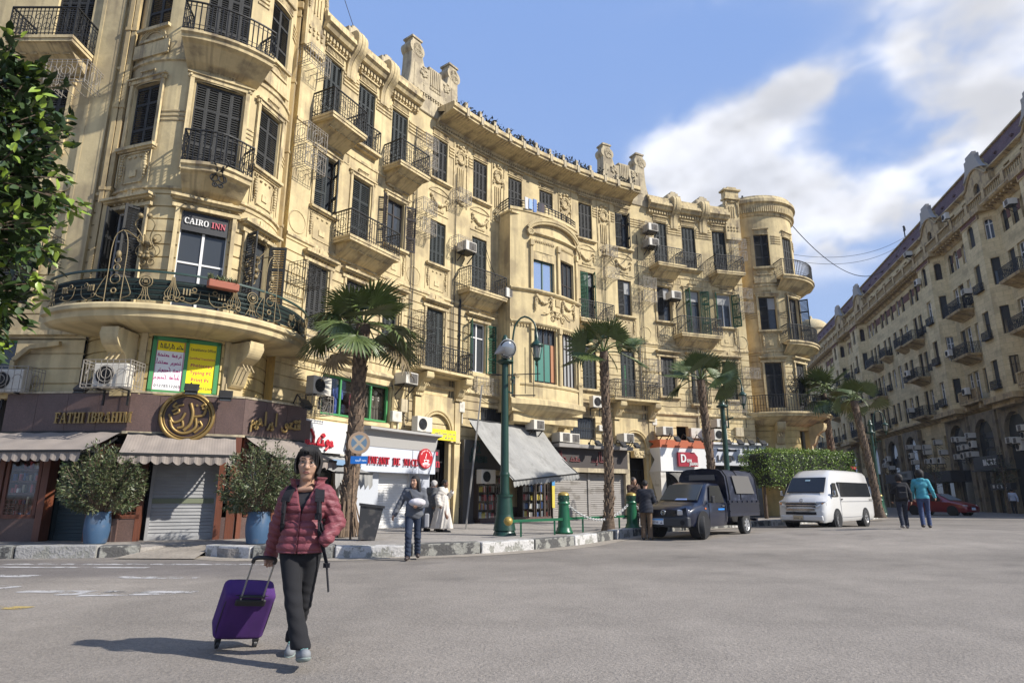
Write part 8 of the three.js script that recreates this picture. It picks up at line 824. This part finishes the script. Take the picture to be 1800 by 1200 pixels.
// ---------- other people ----------
{
reseed(1414);
figure('woman in a grey jacket and jeans carrying a white bundle across the road',-2.0,13.45,0.1,1.66,{J:{...strideOf(0.16),elR:[-0.3,1.13,0.0],wrR:[-0.4,0.92,0.06],elL:[0.24,1.12,0.05],wrL:[0.1,1.08,0.27]},top:cloth(0.095,0.1,0.112),hem:0.82,legs:cloth(0.02,0.03,0.055),hair:'long',look:-0.55,skin:M.skin,shoes:plain(0.05,0.035,0.03,0.5),cell:0.011,curl:0.5,extra:(t)=>{const b=thing('bundle','white wrapped bundle carried on the arm of the woman in grey','bundle',t.matrix.clone());const g=nets((x,y,z)=>ell([0.07,1.12,0.29],[0.17,0.085,0.1])(x,y,z)+0.02*(fbm3(x*16,y*16,z*16,3)-0.5),[-0.15,0.98,0.13],[0.3,1.26,0.45],0.012);g.rotateZ(0);mesh('wrapping',g,plain(0.55,0.52,0.53,0.7),b);const st=new MB();st.poly([v3(-0.1,1.36,0.1),v3(-0.02,1.2,0.16),v3(0.12,0.98,0.15)],0.03,0.008);st.build('bag_strap',M.black,t);const bg=new MB();bg.rbox(0.1,0.28,0.2,0.03,0.26,0.76,0.0);bg.build('bag',cloth(0.25,0.25,0.26),t);}});
figure('man in a white galabeya walking right with a raised hand',-2.15,20.4,1.25,1.62,{y:0.15,J:{...strideOf(0.17),head:[0,1.565,0.07],elL:[0.22,1.14,0.1],wrL:[0.12,1.28,0.26],elR:[-0.23,1.13,-0.1],wrR:[-0.22,0.9,-0.02]},robe:cloth(0.56,0.52,0.46),skin:M.skinDark,hair:'short',shoes:M.black,look:0.1,extra:(t,J)=>{const m=new MB();m.ring(0.06,0.022,...J.neck.map((q,i)=>q+[0,0.03,0.01][i]),Math.PI/2);m.build('scarf',plain(0.05,0.12,0.16,0.8),t);}});
figure('man in a grey galabeya and pale headcloth behind the woman in grey',-2.55,20.9,2.3,1.62,{y:0.15,J:{...strideOf(0.14),head:[0,1.55,0.08]},robe:cloth(0.085,0.088,0.095),skin:M.skinDark,hair:'none',shoes:M.black,extra:(t,J)=>{const g=nets(uni([ell([0,0.05,-0.01],[0.1,0.095,0.11]),cap([-0.05,0,-0.04],[0.05,-0.08,-0.05],0.055)],0.03),[-0.15,-0.18,-0.16],[0.15,0.18,0.14],0.01);g.applyMatrix4(M3(J.head));mesh('headcloth',g,cloth(0.4,0.38,0.36),t);}});
figure('man in a dark jacket and brown trousers standing before the pickup truck',3.95,19.4,2.75,1.7,{J:{elR:[-0.24,1.13,0.04],wrR:[-0.13,1.08,0.22],elL:[0.24,1.13,0.04],wrL:[0.13,1.08,0.22]},top:cloth(0.018,0.02,0.028),hem:0.78,bulk:0.035,legs:cloth(0.13,0.085,0.05),shoes:M.black,flare:0.04});
figure('man in a dark brown coat standing on the pavement with a hand at his chin',4.28,23.0,0.35,1.74,{y:0.16,J:{elR:[-0.22,1.12,0.1],wrR:[-0.03,1.36,0.2],elL:[0.22,1.1,0.08],wrL:[0.05,1.08,0.2]},top:cloth(0.05,0.028,0.02),hem:0.6,bulk:0.04,legs:cloth(0.03,0.03,0.032),hair:'short',hairMat:M.hairGrey,look:0.3});
figure('bald man in a dark jacket standing behind the pickup truck',6.55,24.4,0.6,1.76,{y:0.16,top:cloth(0.02,0.022,0.03),legs:cloth(0.03,0.03,0.035),hair:'none',look:-0.6});
figure('young person in a black hoodie and backpack walking away up the street',12.35,20.8,Math.PI-0.35,1.66,{J:strideOf(0.17),top:cloth(0.014,0.014,0.016),topName:'hoodie',hem:0.86,bulk:0.02,legs:cloth(0.022,0.026,0.04),shoes:plain(0.22,0.2,0.19,0.6),hair:'bush',extra:(t,J,s)=>{const b=thing('backpack','black school backpack on the person walking away in the black hoodie','backpack',t.matrix.clone());const m=new MB();m.rbox(0.3,0.42,0.17,0.06,0,1.16*s,-0.21);m.build('pack',cloth(0.012,0.012,0.014),b);const k=new MB();k.rbox(0.24,0.2,0.06,0.03,0,1.06*s,-0.31);k.build('pocket',cloth(0.02,0.02,0.022),b);for(const q of[-1,1]){const st=new MB();st.poly([v3(q*0.1,1.3*s,-0.13),v3(q*0.11,1.44*s,-0.02),v3(q*0.11,1.36*s,0.12),v3(q*0.12,1.1*s,0.14)],0.05,0.012);st.build('strap',M.black,b);}}});
figure('young man in a turquoise hoodie and jeans walking away up the street',13.0,20.75,Math.PI-0.5,1.79,{J:{...strideOf(0.12),elR:[-0.26,1.12,-0.02],wrR:[-0.32,0.93,0.1]},top:cloth(0.07,0.30,0.36),topName:'hoodie',hem:0.88,bulk:0.018,legs:cloth(0.04,0.06,0.13),shoes:plain(0.05,0.04,0.035,0.6),hair:'bush',extra:(t,J)=>{const g=nets(uni([cap(add3(J.neck,[-0.06,0,-0.05]),add3(J.neck,[0.06,0,-0.05]),0.055),cap(add3(J.neck,[0,0,-0.06]),add3(J.neck,[0,-0.11,-0.09]),0.05,0.02)],0.03),...bound([J.neck],0.2),0.011);mesh('hood',g,cloth(0.075,0.31,0.37),t);}});
figure('man in a white shirt walking on the shaded pavement at the far right',35.6,46.6,2.6,1.72,{y:0.05,J:strideOf(0.12),top:cloth(0.42,0.46,0.55),topName:'shirt',hem:0.9,legs:cloth(0.02,0.02,0.022),cell:0.02});
}
// ---------- vehicles: +z is the front, +x the vehicle's left side, origin on the ground ----------
function loft(stations,mb){
const P=[],ix=[],n=stations[0][1].length*2-2;for(const[z,h]of stations){const full=[...h,...h.slice(1,-1).reverse().map(([x,y])=>[-x,y])];for(const[x,y]of full)P.push(x,y,z);}
for(let i=0;i+1<stations.length;i++)for(let k=0;k<n;k++){const a=i*n+k,b=i*n+(k+1)%n;ix.push(a,b,b+n,a,b+n,a+n);}
for(const[i,s]of[[0,1],[stations.length-1,-1]]){const c=P.length/3,z=stations[i][0],h=stations[i][1];P.push(0,(h[0][1]+h[h.length-1][1])/2,z);for(let k=0;k<n;k++){const a=i*n+k,b=i*n+(k+1)%n;ix.push(c,s>0?b:a,s>0?a:b);}}
const g=new THREE.BufferGeometry();g.setAttribute('position',new THREE.Float32BufferAttribute(P,3));g.setIndex(ix);return mb.add(toCreasedNormals(g,0.75));}
const wheelProto=(R,W,rimMat)=>{const g=new THREE.Group();g.name='wheel';const ty=new MB();ty.add(new THREE.LatheGeometry([[R*0.62,-W/2],[R*0.9,-W/2],[R*0.98,-W*0.42],[R,-W*0.25],[R,W*0.25],[R*0.98,W*0.42],[R*0.9,W/2],[R*0.62,W/2]].map((p)=>new THREE.Vector2(...p)),28),XF(0,0,0,0,0,-Math.PI/2));mesh('tyre',ty.geo(),M.rubber,g);const rm=new MB();rm.add(new THREE.LatheGeometry([[0,W*0.36],[R*0.16,W*0.38],[R*0.2,W*0.3],[R*0.5,W*0.2],[R*0.56,W*0.44],[R*0.64,W*0.46]].map((p)=>new THREE.Vector2(...p)),24),XF(0,0,0,0,0,-Math.PI/2));for(let i=0;i<7;i++){const a=i/7*6.283;rm.add(boxGeo(0.03,R*0.36,0.07).clone(),new THREE.Matrix4().makeRotationX(a).multiply(XF(W*0.36,R*0.36,0)));}mesh('rim',rm.geo(),rimMat,g);const hb=new MB();for(let i=0;i<7;i++){const a=(i+0.5)/7*6.283;hb.add(boxGeo(0.012,R*0.2,0.075).clone(),new THREE.Matrix4().makeRotationX(a).multiply(XF(W*0.31,R*0.38,0)));}mesh('rim_opening',hb.geo(),M.dark,g);return g;};
function wheels(t,proto,list){for(const[x,y,z,steer]of list){const w=proto.clone();w.applyMatrix4(XF(x,y,z,0,(x<0?Math.PI:0)+(steer??0)));t.add(w);}}
const panelOn=(t,name,pts,mat,th=0.012)=>{
const a=v3(...pts[0]),b=v3(...pts[1]),c=v3(...pts[pts.length-1]),x=b.clone().sub(a).normalize(),n=x.clone().cross(c.clone().sub(a)).normalize(),y=n.clone().cross(x),Mx=new THREE.Matrix4().makeBasis(x,y,n).setPosition(a),inv=Mx.clone().invert();const m=new MB();m.ext(pts.map((p)=>{const q=v3(...p).applyMatrix4(inv);return[q.x,q.y];}),th,0.004,Mx);return m.build(name,mat,t);};
const platePrint=(t,x,y,z,w,h,dark)=>{const g=sub('number_plate',t,XF(x,y,z));mesh('plate',boxGeo(w,h,0.015),plain(0.45,0.45,0.44,0.5),g);mesh('print',new THREE.PlaneGeometry(w*0.95,h*0.9),printed(0,0,128,64,(c)=>{c.fillStyle=dark?'#b9a98a':'#dcdcdc';c.fillRect(0,0,128,64);c.fillStyle=dark?'#b9a98a':'#5d9bd0';c.fillRect(0,0,128,18);arabicCanvas(c,'طع',118,54,14,'#222',0.24);c.fillStyle='#222';c.font='bold 30px sans-serif';c.fillText('1715',8,54);}),g,XF(0,0,0.0095));};
const heading=(x,f,hx,hf)=>{const l=Math.hypot(hx,hf);return new THREE.Matrix4().makeBasis(v3(-hf/l,0,-hx/l),v3(0,1,0),v3(hx/l,0,-hf/l)).setPosition(x,groundY(x,f),-f);};
const paint=(r,g,b,o={})=>physical(r,g,b,{roughness:0.35,metalness:0.1,clearcoat:0.7,clearcoatRoughness:0.05,...o});
const winMat=physical(0.02,0.022,0.024,{roughness:0.05,ior:1.5});
{
const t=thing('van','white high-roofed passenger van with chrome grille parked in front of the hedge','van',heading(13.1,27.3,-0.72,-0.69)),pm=paint(0.62,0.61,0.58);
const S=(yt,wt,wb,y0,bl=1.05)=>[[0,yt],[wt*0.55,yt-0.012],[wt*0.86,yt-0.05],[wt*0.985,Math.max(yt-0.16,y0+0.5)],[mix(wt,wb,0.5)+0.01,Math.max(mix(yt-0.16,bl,0.6),y0+0.45)],[wb,Math.min(bl,Math.max(yt-0.3,y0+0.4))],[wb+0.01,Math.min(0.75,y0+0.35)],[wb,y0+0.12],[wb*0.93,y0],[0,y0]];
const b=new MB();loft([[-2.69,S(1.9,0.72,0.86,0.5)],[-2.64,S(2.12,0.76,0.92,0.3)],[-2.45,S(2.24,0.79,0.94,0.26)],[-1.5,S(2.28,0.8,0.94,0.26)],[0.3,S(2.28,0.8,0.94,0.26)],[0.9,S(2.25,0.79,0.94,0.26)],[1.25,S(2.13,0.79,0.94,0.26)],[1.5,S(1.98,0.8,0.94,0.26)],[1.8,S(1.68,0.84,0.94,0.26)],[2.12,S(1.32,0.88,0.935,0.26)],[2.3,S(1.22,0.88,0.925,0.26)],[2.52,S(1.08,0.86,0.9,0.24)],[2.62,S(0.94,0.82,0.86,0.24)],[2.69,S(0.8,0.74,0.78,0.3)]],b);b.build('body',pm,t);
panelOn(t,'windscreen',[[-0.72,1.36,2.105],[0.72,1.36,2.105],[0.66,1.93,1.585],[-0.66,1.93,1.585]],winMat,0.02);panelOn(t,'sticker',[[-0.1,1.8,1.735],[0.08,1.8,1.735],[0.08,1.85,1.69],[-0.1,1.85,1.69]],plain(0.35,0.5,0.55,0.6),0.006);
for(const s of[1,-1]){const w=(n,pts)=>panelOn(t,n,(s>0?pts:[...pts].reverse()).map(([z,y])=>[s*(0.951-Math.max(0,y-1.05)*0.135),y,z]),winMat,0.012);w('side_window',[[1.93,1.2],[1.3,1.2],[1.3,1.72],[1.64,1.72]]);w('side_window',[[0.98,1.2],[-2.4,1.2],[-2.34,1.76],[1.1,1.76]]);
const l=new MB();l.box(0.012,1.5,0.012,s*0.953,0.95,1.15).box(0.012,0.012,3.7,s*0.955,1.02,-0.75).box(0.012,0.012,3.2,s*0.955,0.42,-0.2);l.build('seam',plain(0.3,0.3,0.3,0.6),t);const hd=new MB();hd.rbox(0.03,0.05,0.14,0.01,s*0.965,1.1,1.02);hd.build('door_handle',M.black,t);const mr=new MB();mr.rbox(0.1,0.2,0.12,0.03,s*1.03,1.33,1.9).bar(v3(s*0.92,1.25,1.88),v3(s*1.02,1.28,1.9),0.04);mr.build('mirror',M.chrome,t);
const h=sub('headlight',t);const hl=new MB();hl.rbox(0.38,0.19,0.2,0.04,s*0.7,0.92,2.49,0,s*0.42);hl.build('lens',physical(0.3,0.31,0.32,{roughness:0.08,metalness:0.6}),h);const id=new MB();id.box(0.1,0.1,0.04,s*0.81,0.92,2.545,0,s*0.42);id.build('indicator',plain(0.6,0.22,0.04,0.3),h);
const fg=new MB();fg.cyl(0.09,0.09,0.03,s*0.7,0.5,2.665,14,Math.PI/2);fg.build('fog_lamp',M.black,t);}
const g=new MB();for(const[y,h]of[[0.97,0.05],[0.87,0.06],[0.72,0.1]])g.rbox(1.18-(0.97-y)*0.3,h,0.06,0.015,0,y,2.66+(0.97-y)*0.12);g.build('grille',M.chrome,t);const gd=new MB();gd.box(1.12,0.34,0.05,0,0.82,2.655).box(1.16,0.1,0.04,0,0.58,2.69);gd.build('grille_opening',M.dark,t);const bu=new MB();bu.rbox(1.62,0.2,0.14,0.05,0,0.4,2.66);bu.build('bumper',pm,t);const ai=new MB();ai.box(1.3,0.05,0.05,0,0.27,2.68);ai.build('air_dam',M.black,t);const em=new MB();em.ring(0.06,0.012,0,1.06,2.56,-0.4,0,0,18).ring(0.035,0.009,0,1.07,2.565,-0.4,0,0,14);em.build('emblem',M.chrome,t);platePrint(t,-0.1,0.42,2.745,0.4,0.17,true);
const tx=new MB();tx.box(0.01,0.09,0.36,0.952,1.06,-2.3);tx.build('side_badge',plain(0.2,0.19,0.17,0.5),t);
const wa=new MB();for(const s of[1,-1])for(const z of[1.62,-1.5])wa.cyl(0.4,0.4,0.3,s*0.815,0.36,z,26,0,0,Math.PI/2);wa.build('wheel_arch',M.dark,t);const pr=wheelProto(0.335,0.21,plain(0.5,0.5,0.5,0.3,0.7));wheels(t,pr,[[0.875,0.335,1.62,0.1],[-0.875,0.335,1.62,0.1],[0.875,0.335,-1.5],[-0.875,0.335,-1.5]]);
}
{
const t=thing('pickup_truck','dark blue pickup truck with a canvas-covered bed parked by the kerb','pickup truck',heading(6.15,21.15,-0.68,-0.735)),pm=paint(0.004,0.007,0.022,{roughness:0.3,metalness:0});
const S=(yt,wt,wb,y0,bl)=>[[0,yt],[wt*0.6,yt-0.01],[wt*0.9,yt-0.04],[wt,yt-0.1],[mix(wt,wb,0.55),Math.max(mix(yt-0.1,bl,0.6),y0+0.4)],[wb,Math.min(bl,yt-0.12)],[wb+0.015,Math.min(0.72,yt-0.2)],[wb,y0+0.12],[wb*0.94,y0],[0,y0]];
const b=new MB();loft([[0.05,S(1.58,0.62,0.82,0.36,1.0)],[0.12,S(1.63,0.64,0.83,0.34,1.0)],[0.75,S(1.65,0.65,0.835,0.33,1.0)],[1.0,S(1.58,0.66,0.835,0.33,1.0)],[1.3,S(1.32,0.72,0.835,0.33,1.0)],[1.62,S(1.06,0.76,0.83,0.33,0.98)],[2.1,S(0.99,0.76,0.82,0.35,0.9)],[2.4,S(0.92,0.74,0.8,0.4,0.82)],[2.5,S(0.84,0.68,0.74,0.5,0.74)]],b);b.build('cab',pm,t);
panelOn(t,'windscreen',[[-0.62,1.09,1.615],[0.62,1.09,1.615],[0.56,1.55,1.06],[-0.56,1.55,1.06]],physical(0.05,0.055,0.055,{roughness:0.06}),0.02);panelOn(t,'papers',[[-0.1,1.1,1.63],[0.3,1.1,1.63],[0.28,1.14,1.585],[-0.05,1.14,1.585]],plain(0.25,0.35,0.6,0.6),0.01);
for(const s of[1,-1]){panelOn(t,'side_window',(s>0?(a)=>a:(a)=>a.reverse())([[s*0.842,1.03,1.28],[s*0.842,1.03,0.28],[s*0.698,1.53,0.28],[s*0.695,1.53,0.93]]),winMat,0.012);const d=new MB();d.box(0.012,0.6,0.012,s*0.85,0.7,0.2).box(0.012,0.6,0.012,s*0.85,0.7,1.32);d.build('door_seam',M.black,t);const st=new MB();st.box(0.012,0.05,0.42,s*0.852,0.83,0.52);st.build('blue_stripe',plain(0.02,0.2,0.6,0.4),t);const hn=new MB();hn.rbox(0.03,0.04,0.14,0.01,s*0.86,0.93,0.38);hn.build('door_handle',M.chrome,t);const mr=new MB();mr.rbox(0.08,0.2,0.14,0.02,s*0.98,1.12,1.32).bar(v3(s*0.84,1.04,1.34),v3(s*0.97,1.08,1.32),0.03);mr.build('mirror',M.black,t);const rp=new MB();rp.rbox(0.02,0.05,0.09,0.01,s*0.845,0.86,1.55);rp.build('side_repeater',plain(0.6,0.16,0.04,0.3),t);
const h=sub('headlight',t);const hl=new MB();hl.rbox(0.36,0.17,0.16,0.035,s*0.59,0.755,2.42,0,s*0.3);hl.build('lens',physical(0.5,0.5,0.5,{roughness:0.08,metalness:0.5}),h);const fg=new MB();fg.cyl(0.07,0.07,0.03,s*0.62,0.48,2.575,12,Math.PI/2);fg.build('fog_lamp',M.dark,t);}
const bu=new MB();bu.rbox(1.6,0.3,0.2,0.06,0,0.49,2.47);bu.build('bumper',plain(0.03,0.032,0.036,0.5),t);const gr=new MB();for(let i=0;i<4;i++)gr.box(0.76,0.022,0.03,0,0.67+i*0.045,2.53-i*0.012);gr.build('grille',M.black,t);const em=new MB();em.ring(0.065,0.014,0,0.75,2.55,-0.15,0,0,16).box(0.17,0.03,0.02,0,0.75,2.555);em.build('emblem',M.chrome,t);platePrint(t,-0.18,0.5,2.578,0.4,0.17,false);
const bed=new MB();bed.box(1.66,0.06,2.3,0,0.62,-1.2);for(const s of[1,-1]){bed.rbox(0.06,0.5,2.3,0.02,s*0.84,0.84,-1.2).box(0.03,0.03,2.3,s*0.875,0.98,-1.2).box(0.03,0.03,2.3,s*0.875,0.76,-1.2);for(let i=0;i<6;i++)bed.box(0.035,0.06,0.035,s*0.88,1.05,-0.25-i*0.38);}bed.rbox(1.66,0.5,0.06,0.02,0,0.84,-0.06).rbox(1.66,0.5,0.06,0.02,0,0.84,-2.36).box(0.9,0.2,2.6,0,0.46,-1.2).box(1.4,0.08,0.12,0,0.45,-2.5);bed.build('cargo_bed',pm,t);
const sh=[[0,2.08],[0.5,2.06],[0.66,2.0],[0.78,1.82],[0.82,1.5],[0.845,1.2],[0.85,1.08],[0.4,1.07],[0,1.07]],cn=new MB(),sc=(k,dy)=>sh.map(([x,y])=>[x*k,y>1.1?y+dy:y]);loft([[-0.02,sc(0.95,-0.06)],[0.02,sc(1,0)],[-0.02,sc(1,0.0)],[-0.3,sc(1.01,-0.01)],[-0.6,sc(0.995,-0.035)],[-0.95,sc(1.01,0.0)],[-1.4,sc(0.992,-0.04)],[-1.75,sc(1.01,0)],[-2.1,sc(0.995,-0.03)],[-2.35,sc(1,0)],[-2.39,sc(0.96,-0.05)]],cn);cn.build('canopy',surface(256,1.4,(u,v)=>{const n=fbm(u*5,v*5,3,5,5),d=0.35*sstep(0.55,0.75,fbm(u*6,v*14,8,4,0));return[mix(0.007,0.09,d),mix(0.010,0.1,d),mix(0.024,0.14,d),n];},{rough:0.45,bump:0.02}),t);panelOn(t,'canopy_window',[[-0.42,1.72,0.03],[0.48,1.72,0.03],[0.46,1.88,0.03],[-0.4,1.88,0.03]],plain(0.12,0.11,0.1,0.6),0.01);for(const s of[1,-1])panelOn(t,'canopy_patch',(s>0?(a)=>a:(a)=>a.reverse())([[s*0.87,1.3,-0.6],[s*0.87,1.3,-2.0],[s*0.81,1.86,-1.75],[s*0.81,1.86,-0.45]]),plain(0.1,0.095,0.088,0.8),0.012);const bw=new MB();for(const z of[-0.1,-0.95,-2.3])for(const s of[1,-1])bw.poly([v3(s*0.87,1.1,z),v3(s*0.845,1.5,z),v3(s*0.795,1.83,z),v3(s*0.67,2.02,z),v3(0,2.09,z)],0.025);bw.build('canopy_hoop',M.iron,t);
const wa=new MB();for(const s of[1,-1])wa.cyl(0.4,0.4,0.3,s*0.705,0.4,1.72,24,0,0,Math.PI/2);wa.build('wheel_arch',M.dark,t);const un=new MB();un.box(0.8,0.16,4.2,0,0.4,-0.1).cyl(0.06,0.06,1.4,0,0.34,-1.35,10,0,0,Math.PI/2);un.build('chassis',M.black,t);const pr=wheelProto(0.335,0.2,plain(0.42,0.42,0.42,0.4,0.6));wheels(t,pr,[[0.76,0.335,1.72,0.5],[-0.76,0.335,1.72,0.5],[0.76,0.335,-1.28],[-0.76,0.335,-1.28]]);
}
{
const t=thing('car','dark red saloon car stopped before the shaded block behind the walking pair','car',heading(29.6,45.5,0.42,-0.9)),pm=paint(0.16,0.006,0.012);
const S=(yt,wt,wb,y0,bl)=>[[0,yt],[wt*0.65,yt-0.01],[wt*0.92,yt-0.05],[wt,yt-0.1],[mix(wt,wb,0.6),Math.max(mix(yt-0.1,bl,0.7),y0+0.35)],[wb,Math.min(bl,yt-0.12)],[wb+0.02,Math.min(0.6,yt-0.2)],[wb,y0+0.1],[wb*0.93,y0],[0,y0]];
const b=new MB();loft([[-2.15,S(0.85,0.62,0.7,0.35,0.7)],[-2.05,S(1.0,0.7,0.8,0.28,0.8)],[-1.6,S(1.08,0.7,0.84,0.24,0.9)],[-1.0,S(1.36,0.62,0.85,0.22,0.92)],[-0.4,S(1.46,0.6,0.85,0.22,0.92)],[0.2,S(1.45,0.6,0.85,0.22,0.92)],[0.7,S(1.22,0.66,0.85,0.22,0.9)],[1.15,S(0.98,0.72,0.84,0.22,0.86)],[1.75,S(0.86,0.7,0.82,0.22,0.78)],[2.1,S(0.72,0.66,0.76,0.22,0.62)],[2.18,S(0.6,0.6,0.68,0.28,0.5)]],b);b.build('body',pm,t);
panelOn(t,'windscreen',[[-0.6,1.0,1.145],[0.6,1.0,1.145],[0.52,1.4,0.36],[-0.52,1.4,0.36]],physical(0.2,0.23,0.25,{roughness:0.05}),0.02);for(const s of[1,-1]){for(const z of[[0.75,0.0,0.0,0.3],[-0.08,-0.95,-0.75,-0.08]])panelOn(t,'side_window',(s>0?(a)=>a:(a)=>a.reverse())([[s*0.845,0.95,z[0]],[s*0.845,0.95,z[1]],[s*0.66,1.36,z[2]],[s*0.66,1.36,z[3]]]),winMat,0.012);const h=new MB();h.rbox(0.28,0.1,0.2,0.04,s*0.6,0.66,2.02,0,s*0.35);h.build('headlight',physical(0.45,0.45,0.45,{roughness:0.1,metalness:0.4}),t);const mr=new MB();mr.rbox(0.16,0.12,0.1,0.03,s*0.95,0.98,0.75);mr.build('mirror',pm,t);}
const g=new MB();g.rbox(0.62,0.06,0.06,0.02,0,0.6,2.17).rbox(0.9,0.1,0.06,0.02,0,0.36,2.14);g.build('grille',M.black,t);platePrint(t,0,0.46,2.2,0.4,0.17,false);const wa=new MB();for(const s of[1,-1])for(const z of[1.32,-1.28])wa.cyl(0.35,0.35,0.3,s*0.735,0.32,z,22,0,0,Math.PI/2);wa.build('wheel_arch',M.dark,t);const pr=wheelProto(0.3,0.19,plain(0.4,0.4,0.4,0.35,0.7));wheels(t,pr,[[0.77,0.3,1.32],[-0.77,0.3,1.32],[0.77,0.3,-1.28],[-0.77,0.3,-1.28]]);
}
renderer.render(scene,camera);
